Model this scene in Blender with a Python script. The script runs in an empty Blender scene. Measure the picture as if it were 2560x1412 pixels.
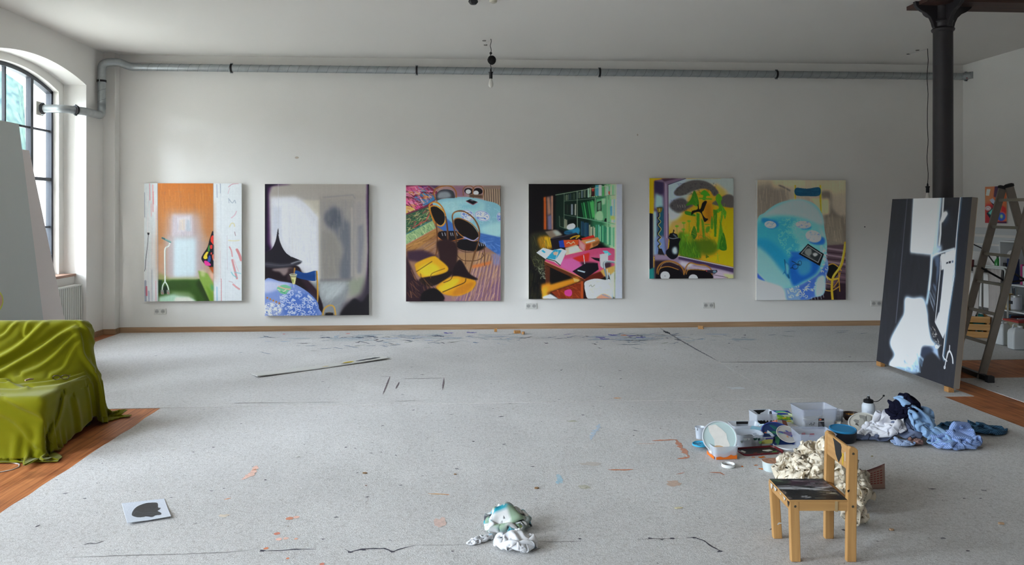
import bpy, bmesh, math, random
import numpy as np
from mathutils import Vector, Matrix
R = math.radians
PI = math.pi
rnd = random.Random(7)
npr = np.random.RandomState(7)

# ---------------------------------------------------------------- camera
PSI = R(3.735); F = 1991.0; CZ = 1.69; HZ = 526.0
sc = bpy.context.scene
cam_d = bpy.data.cameras.new('camera'); cam = bpy.data.objects.new('camera', cam_d)
sc.collection.objects.link(cam); sc.camera = cam
cam_d.sensor_width = 36.0; cam_d.lens = F / 2560 * 36.0
cam_d.shift_y = -(706 - HZ) / 2560.0
cam.location = (0, 0, CZ); cam.rotation_euler = (R(90), 0, -PSI)
cam_d.clip_start = 0.05; cam_d.clip_end = 500

# ---------------------------------------------------------------- world, sun, exposure
sc.view_settings.view_transform = 'Standard'; sc.view_settings.look = 'None'
sc.view_settings.gamma = 1.0; sc.view_settings.exposure = 0.0
sc.view_settings.use_curve_mapping = False
world = bpy.data.worlds.new('daylight'); sc.world = world; world.use_nodes = True
wn = world.node_tree.nodes; wl = world.node_tree.links; wn.clear()
w_out = wn.new('ShaderNodeOutputWorld'); w_bg = wn.new('ShaderNodeBackground')
w_tc = wn.new('ShaderNodeTexCoord'); w_sep = wn.new('ShaderNodeSeparateXYZ'); w_r = wn.new('ShaderNodeValToRGB')
wl.new(w_tc.outputs['Generated'], w_sep.inputs[0]); wl.new(w_sep.outputs['Z'], w_r.inputs[0])
_e = w_r.color_ramp.elements                       # by sine of elevation: ground and wooded hills low, bright overcast sky above
_e[0].position = 0.0; _e[0].color = (0.026, 0.028, 0.028, 1)
_e[1].position = 1.0; _e[1].color = (0.26, 0.29, 0.33, 1)
for p_, c_ in ((0.11, (0.032, 0.034, 0.035)), (0.15, (0.79, 0.90, 1.0)), (0.38, (0.77, 0.88, 1.0)), (0.6, (0.35, 0.40, 0.46))):
    e = _e.new(p_); e.color = (*c_, 1)
w_n = wn.new('ShaderNodeMath'); w_n.operation = 'MULTIPLY_ADD'; w_n.inputs[1].default_value = .5; w_n.inputs[2].default_value = .5; wl.new(w_sep.outputs['Y'], w_n.inputs[0])
w_y = wn.new('ShaderNodeValToRGB'); wl.new(w_n.outputs[0], w_y.inputs[0])        # made-up sky bands along Y, shaped to balance light on the back wall
_y = w_y.color_ramp.elements; _y[0].position = 0; _y[0].color = (.28, .28, .28, 1); _y[1].position = 1; _y[1].color = (.5, .5, .5, 1)
for p_, v_ in ((.075, .30), (.10, 1.15), (.18, 1.15), (.225, .48)): e = _y.new(p_); e.color = (v_, v_, v_, 1)
w_m = wn.new('ShaderNodeVectorMath'); w_m.operation = 'SCALE'; wl.new(w_r.outputs[0], w_m.inputs[0]); wl.new(w_y.outputs[0], w_m.inputs['Scale'])
wl.new(w_m.outputs[0], w_bg.inputs[0]); w_bg.inputs[1].default_value = 75.0
wl.new(w_bg.outputs[0], w_out.inputs[0])
SUN_E = 1.6
sd = bpy.data.lights.new('sun', 'SUN'); so = bpy.data.objects.new('sun', sd); sc.collection.objects.link(so)
sd.energy = SUN_E; sd.angle = R(2.5); sd.color = (1.0, 0.95, 0.86)
_d = Vector((0.33, 1.0, -0.55)); so.rotation_euler = _d.to_track_quat('-Z', 'Y').to_euler(); so.location = (-12, -6, 12)
WIN_Y = [9.53, 5.93, 2.33, -1.27]
for wy in WIN_Y:                                                   # portals: they only guide the daylight through the windows
    pd = bpy.data.lights.new('window_portal', 'AREA'); po = bpy.data.objects.new('window_portal', pd); sc.collection.objects.link(po)
    pd.shape = 'RECTANGLE'; pd.size = 2.6; pd.size_y = 2.1; pd.cycles.is_portal = True
    po.location = (-5.52, wy, 2.13); po.rotation_euler = (0, R(-90), 0)

# ---------------------------------------------------------------- pixel helpers (2560x1412 frame)
SP, CP = math.sin(PSI), math.cos(PSI)
def ray(x, y):
    u = (x - 1280) / F; v = (HZ - y) / F
    return Vector((SP + u * CP, CP - u * SP, v))
CO = Vector((0, 0, CZ))
def fp(x, y, z=0.0): r = ray(x, y); return CO + r * ((z - CZ) / r.z)       # point on a level plane
def yp(x, y, Y): r = ray(x, y); return CO + r * (Y / r.y)                    # point on a plane parallel to the back wall
def xp(x, y, X): r = ray(x, y); return CO + r * (X / r.x)                    # point on a plane parallel to the side walls
def proj(p):
    dx, dy, dz = p[0], p[1], p[2] - CZ
    s = dx * SP + dy * CP; return (1280 + F * (dx * CP - dy * SP) / s, HZ - F * dz / s)
def ppm(y, z=0.0): return (y - HZ) / (CZ - z)                               # pixels per metre at a level point seen at row y

# ---------------------------------------------------------------- materials
MATS = {}
def lin(c):
    if isinstance(c, str):
        c = c.lstrip('#'); c = [int(c[i:i+2], 16) / 255 for i in (0, 2, 4)]
    return tuple((v / 12.92 if v <= 0.04045 else ((v + 0.055) / 1.055) ** 2.4) for v in c[:3])
def node_mat(name):
    m = bpy.data.materials.new(name); m.use_nodes = True
    nt = m.node_tree; b = nt.nodes['Principled BSDF']; return m, nt, b
def mat(name, col, rough=0.6, metal=0.0, noise=0.0, nscale=8.0, bump=0.0, bscale=60.0, trans=0.0, spec=0.5, sheen=0.0, coat=0.0, ior=1.45, col2=None):
    if name in MATS: return MATS[name]
    m, nt, b = node_mat(name); N = nt.nodes; L = nt.links
    c = lin(col)
    b.inputs['Base Color'].default_value = (*c, 1); b.inputs['Roughness'].default_value = rough
    b.inputs['Metallic'].default_value = metal; b.inputs['Specular IOR Level'].default_value = spec
    b.inputs['Transmission Weight'].default_value = trans; b.inputs['IOR'].default_value = ior
    if sheen: b.inputs['Sheen Weight'].default_value = sheen; b.inputs['Sheen Roughness'].default_value = 0.4
    if coat: b.inputs['Coat Weight'].default_value = coat
    tc = N.new('ShaderNodeTexCoord')
    if noise or col2:
        nz = N.new('ShaderNodeTexNoise'); nz.inputs['Scale'].default_value = nscale; nz.inputs['Detail'].default_value = 5
        L.new(tc.outputs['Object'], nz.inputs['Vector'])
        rp = N.new('ShaderNodeValToRGB'); L.new(nz.outputs[0], rp.inputs[0])
        rp.color_ramp.elements[0].position = 0.3; rp.color_ramp.elements[1].position = 0.7
        c2 = lin(col2) if col2 else tuple(min(1, v * (1 + noise)) for v in c)
        c1 = c if col2 else tuple(v * (1 - noise) for v in c)
        rp.color_ramp.elements[0].color = (*c1, 1); rp.color_ramp.elements[1].color = (*c2, 1)
        L.new(rp.outputs[0], b.inputs['Base Color'])
    if bump:
        n2 = N.new('ShaderNodeTexNoise'); n2.inputs['Scale'].default_value = bscale; n2.inputs['Detail'].default_value = 4
        L.new(tc.outputs['Object'], n2.inputs['Vector'])
        bp = N.new('ShaderNodeBump'); bp.inputs['Strength'].default_value = bump; bp.inputs['Distance'].default_value = 0.01
        L.new(n2.outputs[0], bp.inputs['Height']); L.new(bp.outputs[0], b.inputs['Normal'])
    MATS[name] = m; return m
def wood(name, c1, c2, scale=1.0, axis=1, rough=0.55, grain=14.0, spec=0.4):
    if name in MATS: return MATS[name]
    m, nt, b = node_mat(name); N = nt.nodes; L = nt.links
    tc = N.new('ShaderNodeTexCoord'); mp = N.new('ShaderNodeMapping'); L.new(tc.outputs['Object'], mp.inputs[0])
    s = [grain * scale] * 3; s[axis] = 0.9 * scale; mp.inputs['Scale'].default_value = s
    nz = N.new('ShaderNodeTexNoise'); nz.inputs['Scale'].default_value = 2.0; nz.inputs['Detail'].default_value = 6; nz.inputs['Distortion'].default_value = 0.6
    L.new(mp.outputs[0], nz.inputs['Vector'])
    rp = N.new('ShaderNodeValToRGB'); L.new(nz.outputs[0], rp.inputs[0])
    rp.color_ramp.elements[0].position = 0.32; rp.color_ramp.elements[1].position = 0.68
    rp.color_ramp.elements[0].color = (*lin(c1), 1); rp.color_ramp.elements[1].color = (*lin(c2), 1)
    L.new(rp.outputs[0], b.inputs['Base Color']); b.inputs['Roughness'].default_value = rough; b.inputs['Specular IOR Level'].default_value = spec
    MATS[name] = m; return m
def attr_mat(name, rough=0.55, spec=0.3, bump=0.15, bscale=400, sheen=0.0):
    """colour comes from the mesh's own painted colour attribute"""
    if name in MATS: return MATS[name]
    m, nt, b = node_mat(name); N = nt.nodes; L = nt.links
    a = N.new('ShaderNodeAttribute'); a.attribute_name = 'paint'; L.new(a.outputs['Color'], b.inputs['Base Color'])
    b.inputs['Roughness'].default_value = rough; b.inputs['Specular IOR Level'].default_value = spec
    if sheen: b.inputs['Sheen Weight'].default_value = sheen
    tc = N.new('ShaderNodeTexCoord'); n2 = N.new('ShaderNodeTexNoise'); n2.inputs['Scale'].default_value = bscale
    L.new(tc.outputs['Object'], n2.inputs['Vector'])
    bp = N.new('ShaderNodeBump'); bp.inputs['Strength'].default_value = bump; bp.inputs['Distance'].default_value = 0.002
    L.new(n2.outputs[0], bp.inputs['Height']); L.new(bp.outputs[0], b.inputs['Normal'])
    MATS[name] = m; return m
def stripe_mat(name, c1, c2, scale, axis='X', rough=0.85, width=0.5):
    if name in MATS: return MATS[name]
    m, nt, b = node_mat(name); N = nt.nodes; L = nt.links
    tc = N.new('ShaderNodeTexCoord'); wv = N.new('ShaderNodeTexWave'); wv.wave_type = 'BANDS'; wv.bands_direction = axis
    wv.inputs['Scale'].default_value = scale; L.new(tc.outputs['UV'], wv.inputs['Vector'])
    rp = N.new('ShaderNodeValToRGB'); L.new(wv.outputs[0], rp.inputs[0])
    rp.color_ramp.elements[0].position = width; rp.color_ramp.elements[1].position = min(1, width + .12)
    rp.color_ramp.elements[0].color = (*lin(c1), 1); rp.color_ramp.elements[1].color = (*lin(c2), 1)
    L.new(rp.outputs[0], b.inputs['Base Color']); b.inputs['Roughness'].default_value = rough; b.inputs['Specular IOR Level'].default_value = 0.2
    MATS[name] = m; return m
def clear_mat(name, tint='#dfe8f0', fac=0.75, rough=0.15):
    """thin translucent plastic / glass"""
    if name in MATS: return MATS[name]
    m, nt, b = node_mat(name); N = nt.nodes; L = nt.links
    t = N.new('ShaderNodeBsdfTransparent'); mx = N.new('ShaderNodeMixShader'); out = N['Material Output']
    b.inputs['Base Color'].default_value = (*lin(tint), 1); b.inputs['Roughness'].default_value = rough; b.inputs['Specular IOR Level'].default_value = 0.8
    mx.inputs[0].default_value = fac; L.new(b.outputs[0], mx.inputs[1]); L.new(t.outputs[0], mx.inputs[2]); L.new(mx.outputs[0], out.inputs['Surface'])
    MATS[name] = m; return m

# ---------------------------------------------------------------- mesh helpers
COL = sc.collection
class MB:
    def __init__(s): s.v = []; s.f = []; s.mi = []; s.cur = 0
    def add(s, vs, fs, M=None):
        o = len(s.v)
        s.v += [tuple(M @ Vector(p)) if M is not None else tuple(p) for p in vs]
        s.f += [tuple(o + i for i in f) for f in fs]; s.mi += [s.cur] * len(fs); return s
    def box(s, a, b, M=None):
        x0, y0, z0 = a; x1, y1, z1 = b
        return s.add([(x0,y0,z0),(x1,y0,z0),(x1,y1,z0),(x0,y1,z0),(x0,y0,z1),(x1,y0,z1),(x1,y1,z1),(x0,y1,z1)],
                     [(0,3,2,1),(4,5,6,7),(0,1,5,4),(1,2,6,5),(2,3,7,6),(3,0,4,7)], M)
    def prism(s, poly, h0, h1, ax='z', M=None):
        n = len(poly)
        f = {'z': lambda a, b, h: (a, b, h), 'y': lambda a, b, h: (a, h, b), 'x': lambda a, b, h: (h, a, b)}[ax]
        vs = [f(a, b, h0) for a, b in poly] + [f(a, b, h1) for a, b in poly]
        return s.add(vs, [tuple(range(n))[::-1], tuple(range(n, 2*n))] + [(i, (i+1) % n, n+(i+1) % n, n+i) for i in range(n)], M)
    def lathe(s, prof, n=24, M=None, cap=True, sx=1, sy=1):
        vs = []; fs = []
        for r, z in prof:
            for k in range(n):
                a = 2*PI*k/n; vs.append((r*sx*math.cos(a), r*sy*math.sin(a), z))
        for i in range(len(prof)-1):
            for k in range(n):
                k2 = (k+1) % n; fs.append((i*n+k, i*n+k2, (i+1)*n+k2, (i+1)*n+k))
        if cap:
            if prof[0][0] > 1e-5: fs.append(tuple(range(n))[::-1])
            if prof[-1][0] > 1e-5: fs.append(tuple((len(prof)-1)*n+k for k in range(n)))
        return s.add(vs, fs, M)
    def tube(s, pts, r, n=10, closed=False, M=None, cap=True):
        pts = [Vector(p) for p in pts]; m = len(pts); rr = r if isinstance(r, (list, tuple)) else [r]*m
        vs = []; fs = []; up = None
        for i, p in enumerate(pts):
            if closed: t = (pts[(i+1) % m] - pts[i-1])
            else: t = (pts[min(i+1, m-1)] - pts[max(i-1, 0)])
            t = t.normalized() if t.length > 1e-9 else Vector((0,0,1))
            if up is None:
                up = Vector((0,0,1)) if abs(t.z) < 0.9 else Vector((1,0,0))
            a = t.cross(up).normalized(); up = a.cross(t).normalized()
            for k in range(n):
                g = 2*PI*k/n; vs.append(p + (a*math.cos(g) + up*math.sin(g))*rr[i])
        for i in range(m if closed else m-1):
            j = (i+1) % m
            for k in range(n):
                k2 = (k+1) % n; fs.append((i*n+k, i*n+k2, j*n+k2, j*n+k))
        if cap and not closed: fs += [tuple(range(n))[::-1], tuple((m-1)*n+k for k in range(n))]
        return s.add(vs, fs, M)
    def build(s, name, mats, parent=None, smooth=False, bevel=0, loc=None, seg=2, angle=40):
        me = bpy.data.meshes.new(name); me.from_pydata([tuple(p) for p in s.v], [], s.f)
        if not isinstance(mats, (list, tuple)): mats = [mats]
        for m in mats: me.materials.append(m)
        if len(mats) > 1: me.polygons.foreach_set('material_index', s.mi)
        bm = bmesh.new(); bm.from_mesh(me); bmesh.ops.recalc_face_normals(bm, faces=bm.faces); bm.to_mesh(me); bm.free()
        o = bpy.data.objects.new(name, me); COL.objects.link(o)
        if parent is not None: o.parent = parent
        if loc is not None: o.location = loc
        if smooth: me.shade_smooth(); _auto(o, angle)
        if bevel:
            b = o.modifiers.new('bevel', 'BEVEL'); b.width = bevel; b.segments = seg; b.limit_method = 'ANGLE'; b.angle_limit = R(35)
            b.harden_normals = False
        return o
def _auto(o, angle):
    me = o.data
    try: me.set_sharp_from_angle(angle=R(angle))
    except Exception: pass
def tag(o, label=None, cat=None, group=None, kind=None):
    if label: o['label'] = label
    if cat: o['category'] = cat
    if group: o['group'] = group
    if kind: o['kind'] = kind
    return o
def thing(name, label, cat, loc=(0,0,0), rotz=0.0, group=None):
    o = bpy.data.objects.new(name, None); COL.objects.link(o); o.location = loc; o.rotation_euler = (0, 0, rotz)
    o.empty_display_size = 0.05
    return tag(o, label, cat, group)
def struct(name, mb, m, **k): return tag(mb.build(name, m, **k), kind='structure')
def T(x, y, z): return Matrix.Translation((x, y, z))
def RX(a): return Matrix.Rotation(a, 4, 'X')
def RY(a): return Matrix.Rotation(a, 4, 'Y')
def RZ(a): return Matrix.Rotation(a, 4, 'Z')
def S3(x, y, z): return Matrix.Diagonal((x, y, z, 1))
def grid_obj(name, P, m, parent=None, smooth=True, colors=None, wrap=False, uv=True, solid=0, sub=0, loc=None):
    """P: (ny,nx,3) array -> quad grid mesh, optional point colours (linear)"""
    ny, nx = P.shape[:2]; me = bpy.data.meshes.new(name)
    idx = np.arange(ny*nx).reshape(ny, nx)
    q = np.stack([idx[:-1,:-1], idx[:-1,1:], idx[1:,1:], idx[1:,:-1]], -1).reshape(-1, 4)
    me.vertices.add(ny*nx); me.vertices.foreach_set('co', P.reshape(-1).astype(np.float32))
    me.loops.add(q.size); me.loops.foreach_set('vertex_index', q.reshape(-1).astype(np.int32))
    me.polygons.add(len(q)); me.polygons.foreach_set('loop_start', (np.arange(len(q))*4).astype(np.int32))
    me.update(calc_edges=True)
    if uv:
        u = me.uv_layers.new(name='UVMap'); uu, vv = np.meshgrid(np.linspace(0,1,nx), np.linspace(0,1,ny))
        U = np.stack([uu, vv], -1).reshape(-1, 2)[q.reshape(-1)]; u.data.foreach_set('uv', U.reshape(-1).astype(np.float32))
    if colors is not None:
        ca = me.color_attributes.new('paint', 'FLOAT_COLOR', 'POINT')
        c4 = np.ones((ny*nx, 4), np.float32); c4[:, :3] = colors.reshape(-1, 3); ca.data.foreach_set('color', c4.reshape(-1))
    me.materials.append(m); me.validate()
    o = bpy.data.objects.new(name, me); COL.objects.link(o)
    if parent is not None: o.parent = parent
    if loc is not None: o.location = loc
    if smooth: me.shade_smooth()
    if sub:
        md = o.modifiers.new('sub', 'SUBSURF'); md.levels = sub; md.render_levels = sub
    if solid:
        md = o.modifiers.new('solid', 'SOLIDIFY'); md.thickness = solid; md.offset = 0
    return o
# cheap smooth noise on arrays
def vnoise(x, y, seed=0):
    r = np.random.RandomState(seed); G = r.rand(64, 64)
    xi = np.floor(x).astype(int); yi = np.floor(y).astype(int); fx = x - xi; fy = y - yi
    fx = fx*fx*(3-2*fx); fy = fy*fy*(3-2*fy)
    g = lambda a, b: G[b % 64, a % 64]
    return (g(xi,yi)*(1-fx)+g(xi+1,yi)*fx)*(1-fy) + (g(xi,yi+1)*(1-fx)+g(xi+1,yi+1)*fx)*fy
def curve(pts, closed=False, n=7):
    p = [np.asarray(q, float) for q in pts]; m = len(p); o = []
    for i in range(m if closed else m-1):
        g = (lambda j: p[j % m]) if closed else (lambda j: p[min(max(j, 0), m-1)])
        a, b, c, d = g(i-1), g(i), g(i+1), g(i+2)
        for k in range(n):
            t = k/n; o.append(.5*(2*b + (c-a)*t + (2*a-5*b+4*c-d)*t*t + (3*b-a-3*c+d)*t**3))
    if not closed: o.append(p[-1])
    return np.array(o)
# ================================================================= the room
XL, XR, YB, YF, HC = -4.852, 7.43, 11.33, -3.2, 3.84
m_wall = mat('white_plaster', '#eeebe6', rough=0.9, noise=0.015, nscale=1.2, bump=0.12, bscale=90, spec=0.15)
m_ceil = mat('ceiling_plaster', '#e9e5df', rough=0.95, noise=0.01, nscale=0.7, spec=0.1)
def archwall(mb, x0, x1, ya, yb, yc, hw, spring, rise, sill, ztop, n=24):
    mb.box((x0, ya, 0), (x1, yc-hw, ztop)); mb.box((x0, yc+hw, 0), (x1, yb, ztop))
    Rr = (hw*hw + rise*rise) / (2*rise); zc = spring + rise - Rr
    for k in range(n):
        y0 = yc - hw + 2*hw*k/n; y1 = yc - hw + 2*hw*(k+1)/n
        z0 = zc + math.sqrt(max(0, Rr*Rr-(y0-yc)**2)); z1 = zc + math.sqrt(max(0, Rr*Rr-(y1-yc)**2))
        mb.prism([(y0, z0), (y1, z1), (y1, ztop), (y0, ztop)], x0, x1, 'x')
    if sill > 0: mb.box((x0, yc-hw, 0), (x1, yc+hw, sill))
    return Rr, zc
wl_mb = MB(); bnd = [YB + .3] + [(WIN_Y[i] + WIN_Y[i+1]) / 2 for i in range(3)] + [YF - .3]
for i, wy in enumerate(WIN_Y):
    archwall(wl_mb, -5.133, XL, bnd[i+1], bnd[i], wy, 1.17, 3.32, 0.16, 0, HC + .3)
    archwall(wl_mb, -5.50, -5.133, bnd[i+1], bnd[i], wy, 1.04, 3.21, 0.185, 0.84, HC + .3)
    wl_mb.box((-5.133, wy-1.17, 0), (-5.0, wy+1.17, 0.84))
wl_mb.box((XL - .02, 11.18, 0), (-4.693, YB + .02, HC + .05))      # pilaster in the corner
struct('wall_left', wl_mb, m_wall)
struct('wall_back', MB().box((XL - .7, YB, -.1), (XR + .3, YB + .3, HC + .3)), m_wall)
struct('wall_right', MB().box((XR, YF - .3, -.1), (XR + .3, YB, HC + .3)), m_wall)
struct('wall_front', MB().box((XL - .7, YF - .3, -.1), (XR, YF, HC + .3)), mat('darkened_front_wall', '#8f8a82', rough=.9))  # unseen wall behind the camera, colour darkened to cut bounced light
struct('ceiling', MB().box((XL - .7, YF, HC), (XR, YB, HC + .3)), m_ceil)

# planked floor, boards running away from the camera
def floor_mat():
    m, nt, b = node_mat('plank_floor'); N = nt.nodes; L = nt.links
    tc = N.new('ShaderNodeTexCoord'); sp = N.new('ShaderNodeSeparateXYZ'); L.new(tc.outputs['Object'], sp.inputs[0])
    dv = N.new('ShaderNodeMath'); dv.operation = 'DIVIDE'; dv.inputs[1].default_value = 0.125; L.new(sp.outputs['X'], dv.inputs[0])
    fl = N.new('ShaderNodeMath'); fl.operation = 'FLOOR'; L.new(dv.outputs[0], fl.inputs[0])
    fr = N.new('ShaderNodeMath'); fr.operation = 'FRACT'; L.new(dv.outputs[0], fr.inputs[0])
    wn_ = N.new('ShaderNodeTexWhiteNoise'); wn_.noise_dimensions = '1D'; L.new(fl.outputs[0], wn_.inputs['W'])
    mp = N.new('ShaderNodeMapping'); mp.inputs['Scale'].default_value = (22, 1.0, 1); L.new(tc.outputs['Object'], mp.inputs[0])
    ad = N.new('ShaderNodeVectorMath'); ad.operation = 'ADD'; L.new(mp.outputs[0], ad.inputs[0])
    ml = N.new('ShaderNodeVectorMath'); ml.operation = 'SCALE'; ml.inputs['Scale'].default_value = 30; L.new(wn_.outputs['Color'], ml.inputs[0]); L.new(ml.outputs[0], ad.inputs[1])
    nz = N.new('ShaderNodeTexNoise'); nz.inputs['Scale'].default_value = 1.6; nz.inputs['Detail'].default_value = 6; nz.inputs['Distortion'].default_value = 0.8; L.new(ad.outputs[0], nz.inputs['Vector'])
    rp = N.new('ShaderNodeValToRGB'); L.new(nz.outputs[0], rp.inputs[0])
    rp.color_ramp.elements[0].position = .3; rp.color_ramp.elements[1].position = .72
    rp.color_ramp.elements[0].color = (*lin('#8f4c26'), 1); rp.color_ramp.elements[1].color = (*lin('#cf8652'), 1)
    n3 = N.new('ShaderNodeTexNoise'); n3.inputs['Scale'].default_value = 5; n3.inputs['Detail'].default_value = 3; L.new(tc.outputs['Object'], n3.inputs['Vector'])
    r3 = N.new('ShaderNodeValToRGB'); L.new(n3.outputs[0], r3.inputs[0]); r3.color_ramp.elements[0].position = .32; r3.color_ramp.elements[0].color = (.68, .66, .64, 1); r3.color_ramp.elements[1].position = .5; r3.color_ramp.elements[1].color = (1, 1, 1, 1)
    mm = N.new('ShaderNodeMix'); mm.data_type = 'RGBA'; mm.blend_type = 'MULTIPLY'; mm.inputs[0].default_value = 1; L.new(rp.outputs[0], mm.inputs[6]); L.new(r3.outputs[0], mm.inputs[7])
    cr = N.new('ShaderNodeValToRGB'); L.new(fr.outputs[0], cr.inputs[0])
    cr.color_ramp.elements[0].position = 0; cr.color_ramp.elements[0].color = (.12, .08, .06, 1); cr.color_ramp.elements[1].position = .035; cr.color_ramp.elements[1].color = (1, 1, 1, 1)
    m2 = N.new('ShaderNodeMix'); m2.data_type = 'RGBA'; m2.blend_type = 'MULTIPLY'; m2.inputs[0].default_value = 1; L.new(mm.outputs[2], m2.inputs[6]); L.new(cr.outputs[0], m2.inputs[7])
    L.new(m2.outputs[2], b.inputs['Base Color']); b.inputs['Roughness'].default_value = 0.5; b.inputs['Specular IOR Level'].default_value = 0.35
    return m
struct('floor', MB().box((XL - .7, YF - .3, -.12), (XR + .3, YB + .3, 0)), floor_mat())

m_base = wood('baseboard_oak', '#98795c', '#b59472', axis=0, grain=30)
bb = MB(); bh, bt = 0.075, 0.016
bb.box((-4.693, YB - bt, 0), (XR, YB, bh))
struct('baseboard_back', bb, m_base, bevel=.003)
bb = MB(); bb.box((XL, 11.18 - bt, 0), (-4.677, 11.18, bh)); bb.box((-4.693, 11.18, 0), (-4.693 + bt, YB - bt, bh)); bb.box((XL, 10.70, 0), (XL + bt, 11.18 - bt, bh))
struct('baseboard_left', bb, m_base, bevel=.003)
struct('baseboard_right', MB().box((XR - bt, YF, 0), (XR, YB - bt, bh)), m_base, bevel=.003)

# windows
m_frame = mat('dark_window_steel', '#3c4048', rough=0.45, metal=0.3)
m_glass = clear_mat('window_glass', '#f4fbff', 0.93, 0.02)
m_sill = wood('sill_wood', '#9a7766', '#b08e7a', axis=1, grain=20)
def window(i, wy):
    t = bpy.data.objects.new('window_%d' % i, None); COL.objects.link(t); t.location = (-5.24, wy, 0); tag(t, kind='structure')
    hw, spring, rise = 1.04, 3.21, .185; Rr = (hw*hw + rise*rise)/(2*rise); zc = spring + rise - Rr
    top = lambda y: zc + math.sqrt(Rr*Rr - y*y)
    mb = MB(); fw = .042; n = 28
    for k in range(n):
        a = -hw + 2*hw*k/n; c = -hw + 2*hw*(k+1)/n
        mb.prism([(a, top(a)-fw*1.15), (c, top(c)-fw*1.15), (c, top(c)), (a, top(a))], -.035, .035, 'x')
    mb.box((-.035, -hw, .84), (.035, -hw+fw, top(hw))); mb.box((-.035, hw-fw, .84), (.035, hw, top(hw))); mb.box((-.035, -hw, .84), (.035, hw, .90))
    mb.build('window_frame', m_frame, t)
    mb = MB()
    for y, w in ((-.55, .030), (.55, .030)): mb.box((-.03, y-w, .88), (.03, y+w, top(y)-.03))
    mb.box((-.018, -.014, .88), (.018, .014, top(0)-.03))
    mb.box((-.03, -hw, 2.065), (.03, hw, 2.105))
    for z in (2.70, 1.48): mb.box((-.018, -hw, z-.013), (.018, hw, z+.013))
    mb.build('glazing_bars', m_frame, t)
    ga = [(-hw+.02, .86)] + [(hw-.02, .86)] + [((hw-.02)*math.cos(0), top(hw-.02)-.02)] + [(hw-.02 - (2*hw-.04)*k/12, top(hw-.02 - (2*hw-.04)*k/12)-.02) for k in range(1, 13)]
    MB().prism(ga, -.004, .004, 'x').build('glass_pane', m_glass, t)
    s = MB().box((.02, -1.035, .84), (.107, 1.035, .872)); s.box((.107, -1.165, .84), (.262, 1.165, .872)); s.build('window_sill', m_sill, t, bevel=.004)
    return t
for i, wy in enumerate(WIN_Y): window(i+1, wy)

# radiator under the window
m_rad = mat('radiator_enamel', '#dcdcd6', rough=.35)
t = thing('radiator', 'white ribbed radiator below the arched window, partly behind the leaning canvases', 'radiator', (-4.93, 9.55, .12))
mb = MB();
for k in range(44): y = -1.02 + k*.0474; mb.box((-.02, y, .02), (.045, y+.030, .60))
mb.box((-.03, -1.04, .0), (.02, 1.08, .60)); mb.build('ribbed_panel', m_rad, t, bevel=.002)
MB().box((-.05, -1.05, .60), (.05, 1.09, .618)).build('top_grille', m_rad, t, bevel=.002)
MB().box((-.05, 1.08, 0), (.05, 1.095, .60)).build('side_panel', m_rad, t, bevel=.002)
for yy in (-.9, .9): MB().box((-.03, yy-.02, -.12), (.01, yy+.02, .0)).build('foot', m_rad, t)

# outside: a wooded hillside far below and behind the windows
def hill():
    n = 80; ys = np.linspace(20, 230, n*2); xs = np.linspace(0, 1, n)
    YY, TT = np.meshgrid(ys, xs); X = -62 - TT*50
    q = YY/-X; fall = np.clip((1.91 - q)/.05, 0, 1); fall = fall*fall*(3-2*fall)
    Z = -9 + fall*(56*np.sin(TT*PI/2) + (vnoise(YY*.8, TT*40, 3)-.5)*5 + (vnoise(YY*.11, TT*5, 5)-.5)*4)
    P = np.stack([X + (vnoise(YY*.4, TT*22, 9)-.5)*3, YY, Z], -1)
    m = mat('hillside_woods', '#2c3a3c', rough=1, noise=0, col2='#4a5a4e', nscale=.9, spec=0)
    o = grid_obj('wooded_hillside', P, m, smooth=False)
    tag(o, kind='structure')
hill()
gnd = MB().box((-130, -80, -9), (-5.6, 220, -8.5)).build('courtyard_ground', mat('pale_ground', '#a9a79c', rough=1, noise=.05, nscale=.3))
tag(gnd, kind='structure')
# unseen block added outside, between the first two windows, to shade the corner window
struct('added_shade_block', MB().box((-7.7, 7.2, -9), (-5.95, 8.0, 6.5)), mat('shade_block_render', '#cfcac0', rough=.95))
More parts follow.
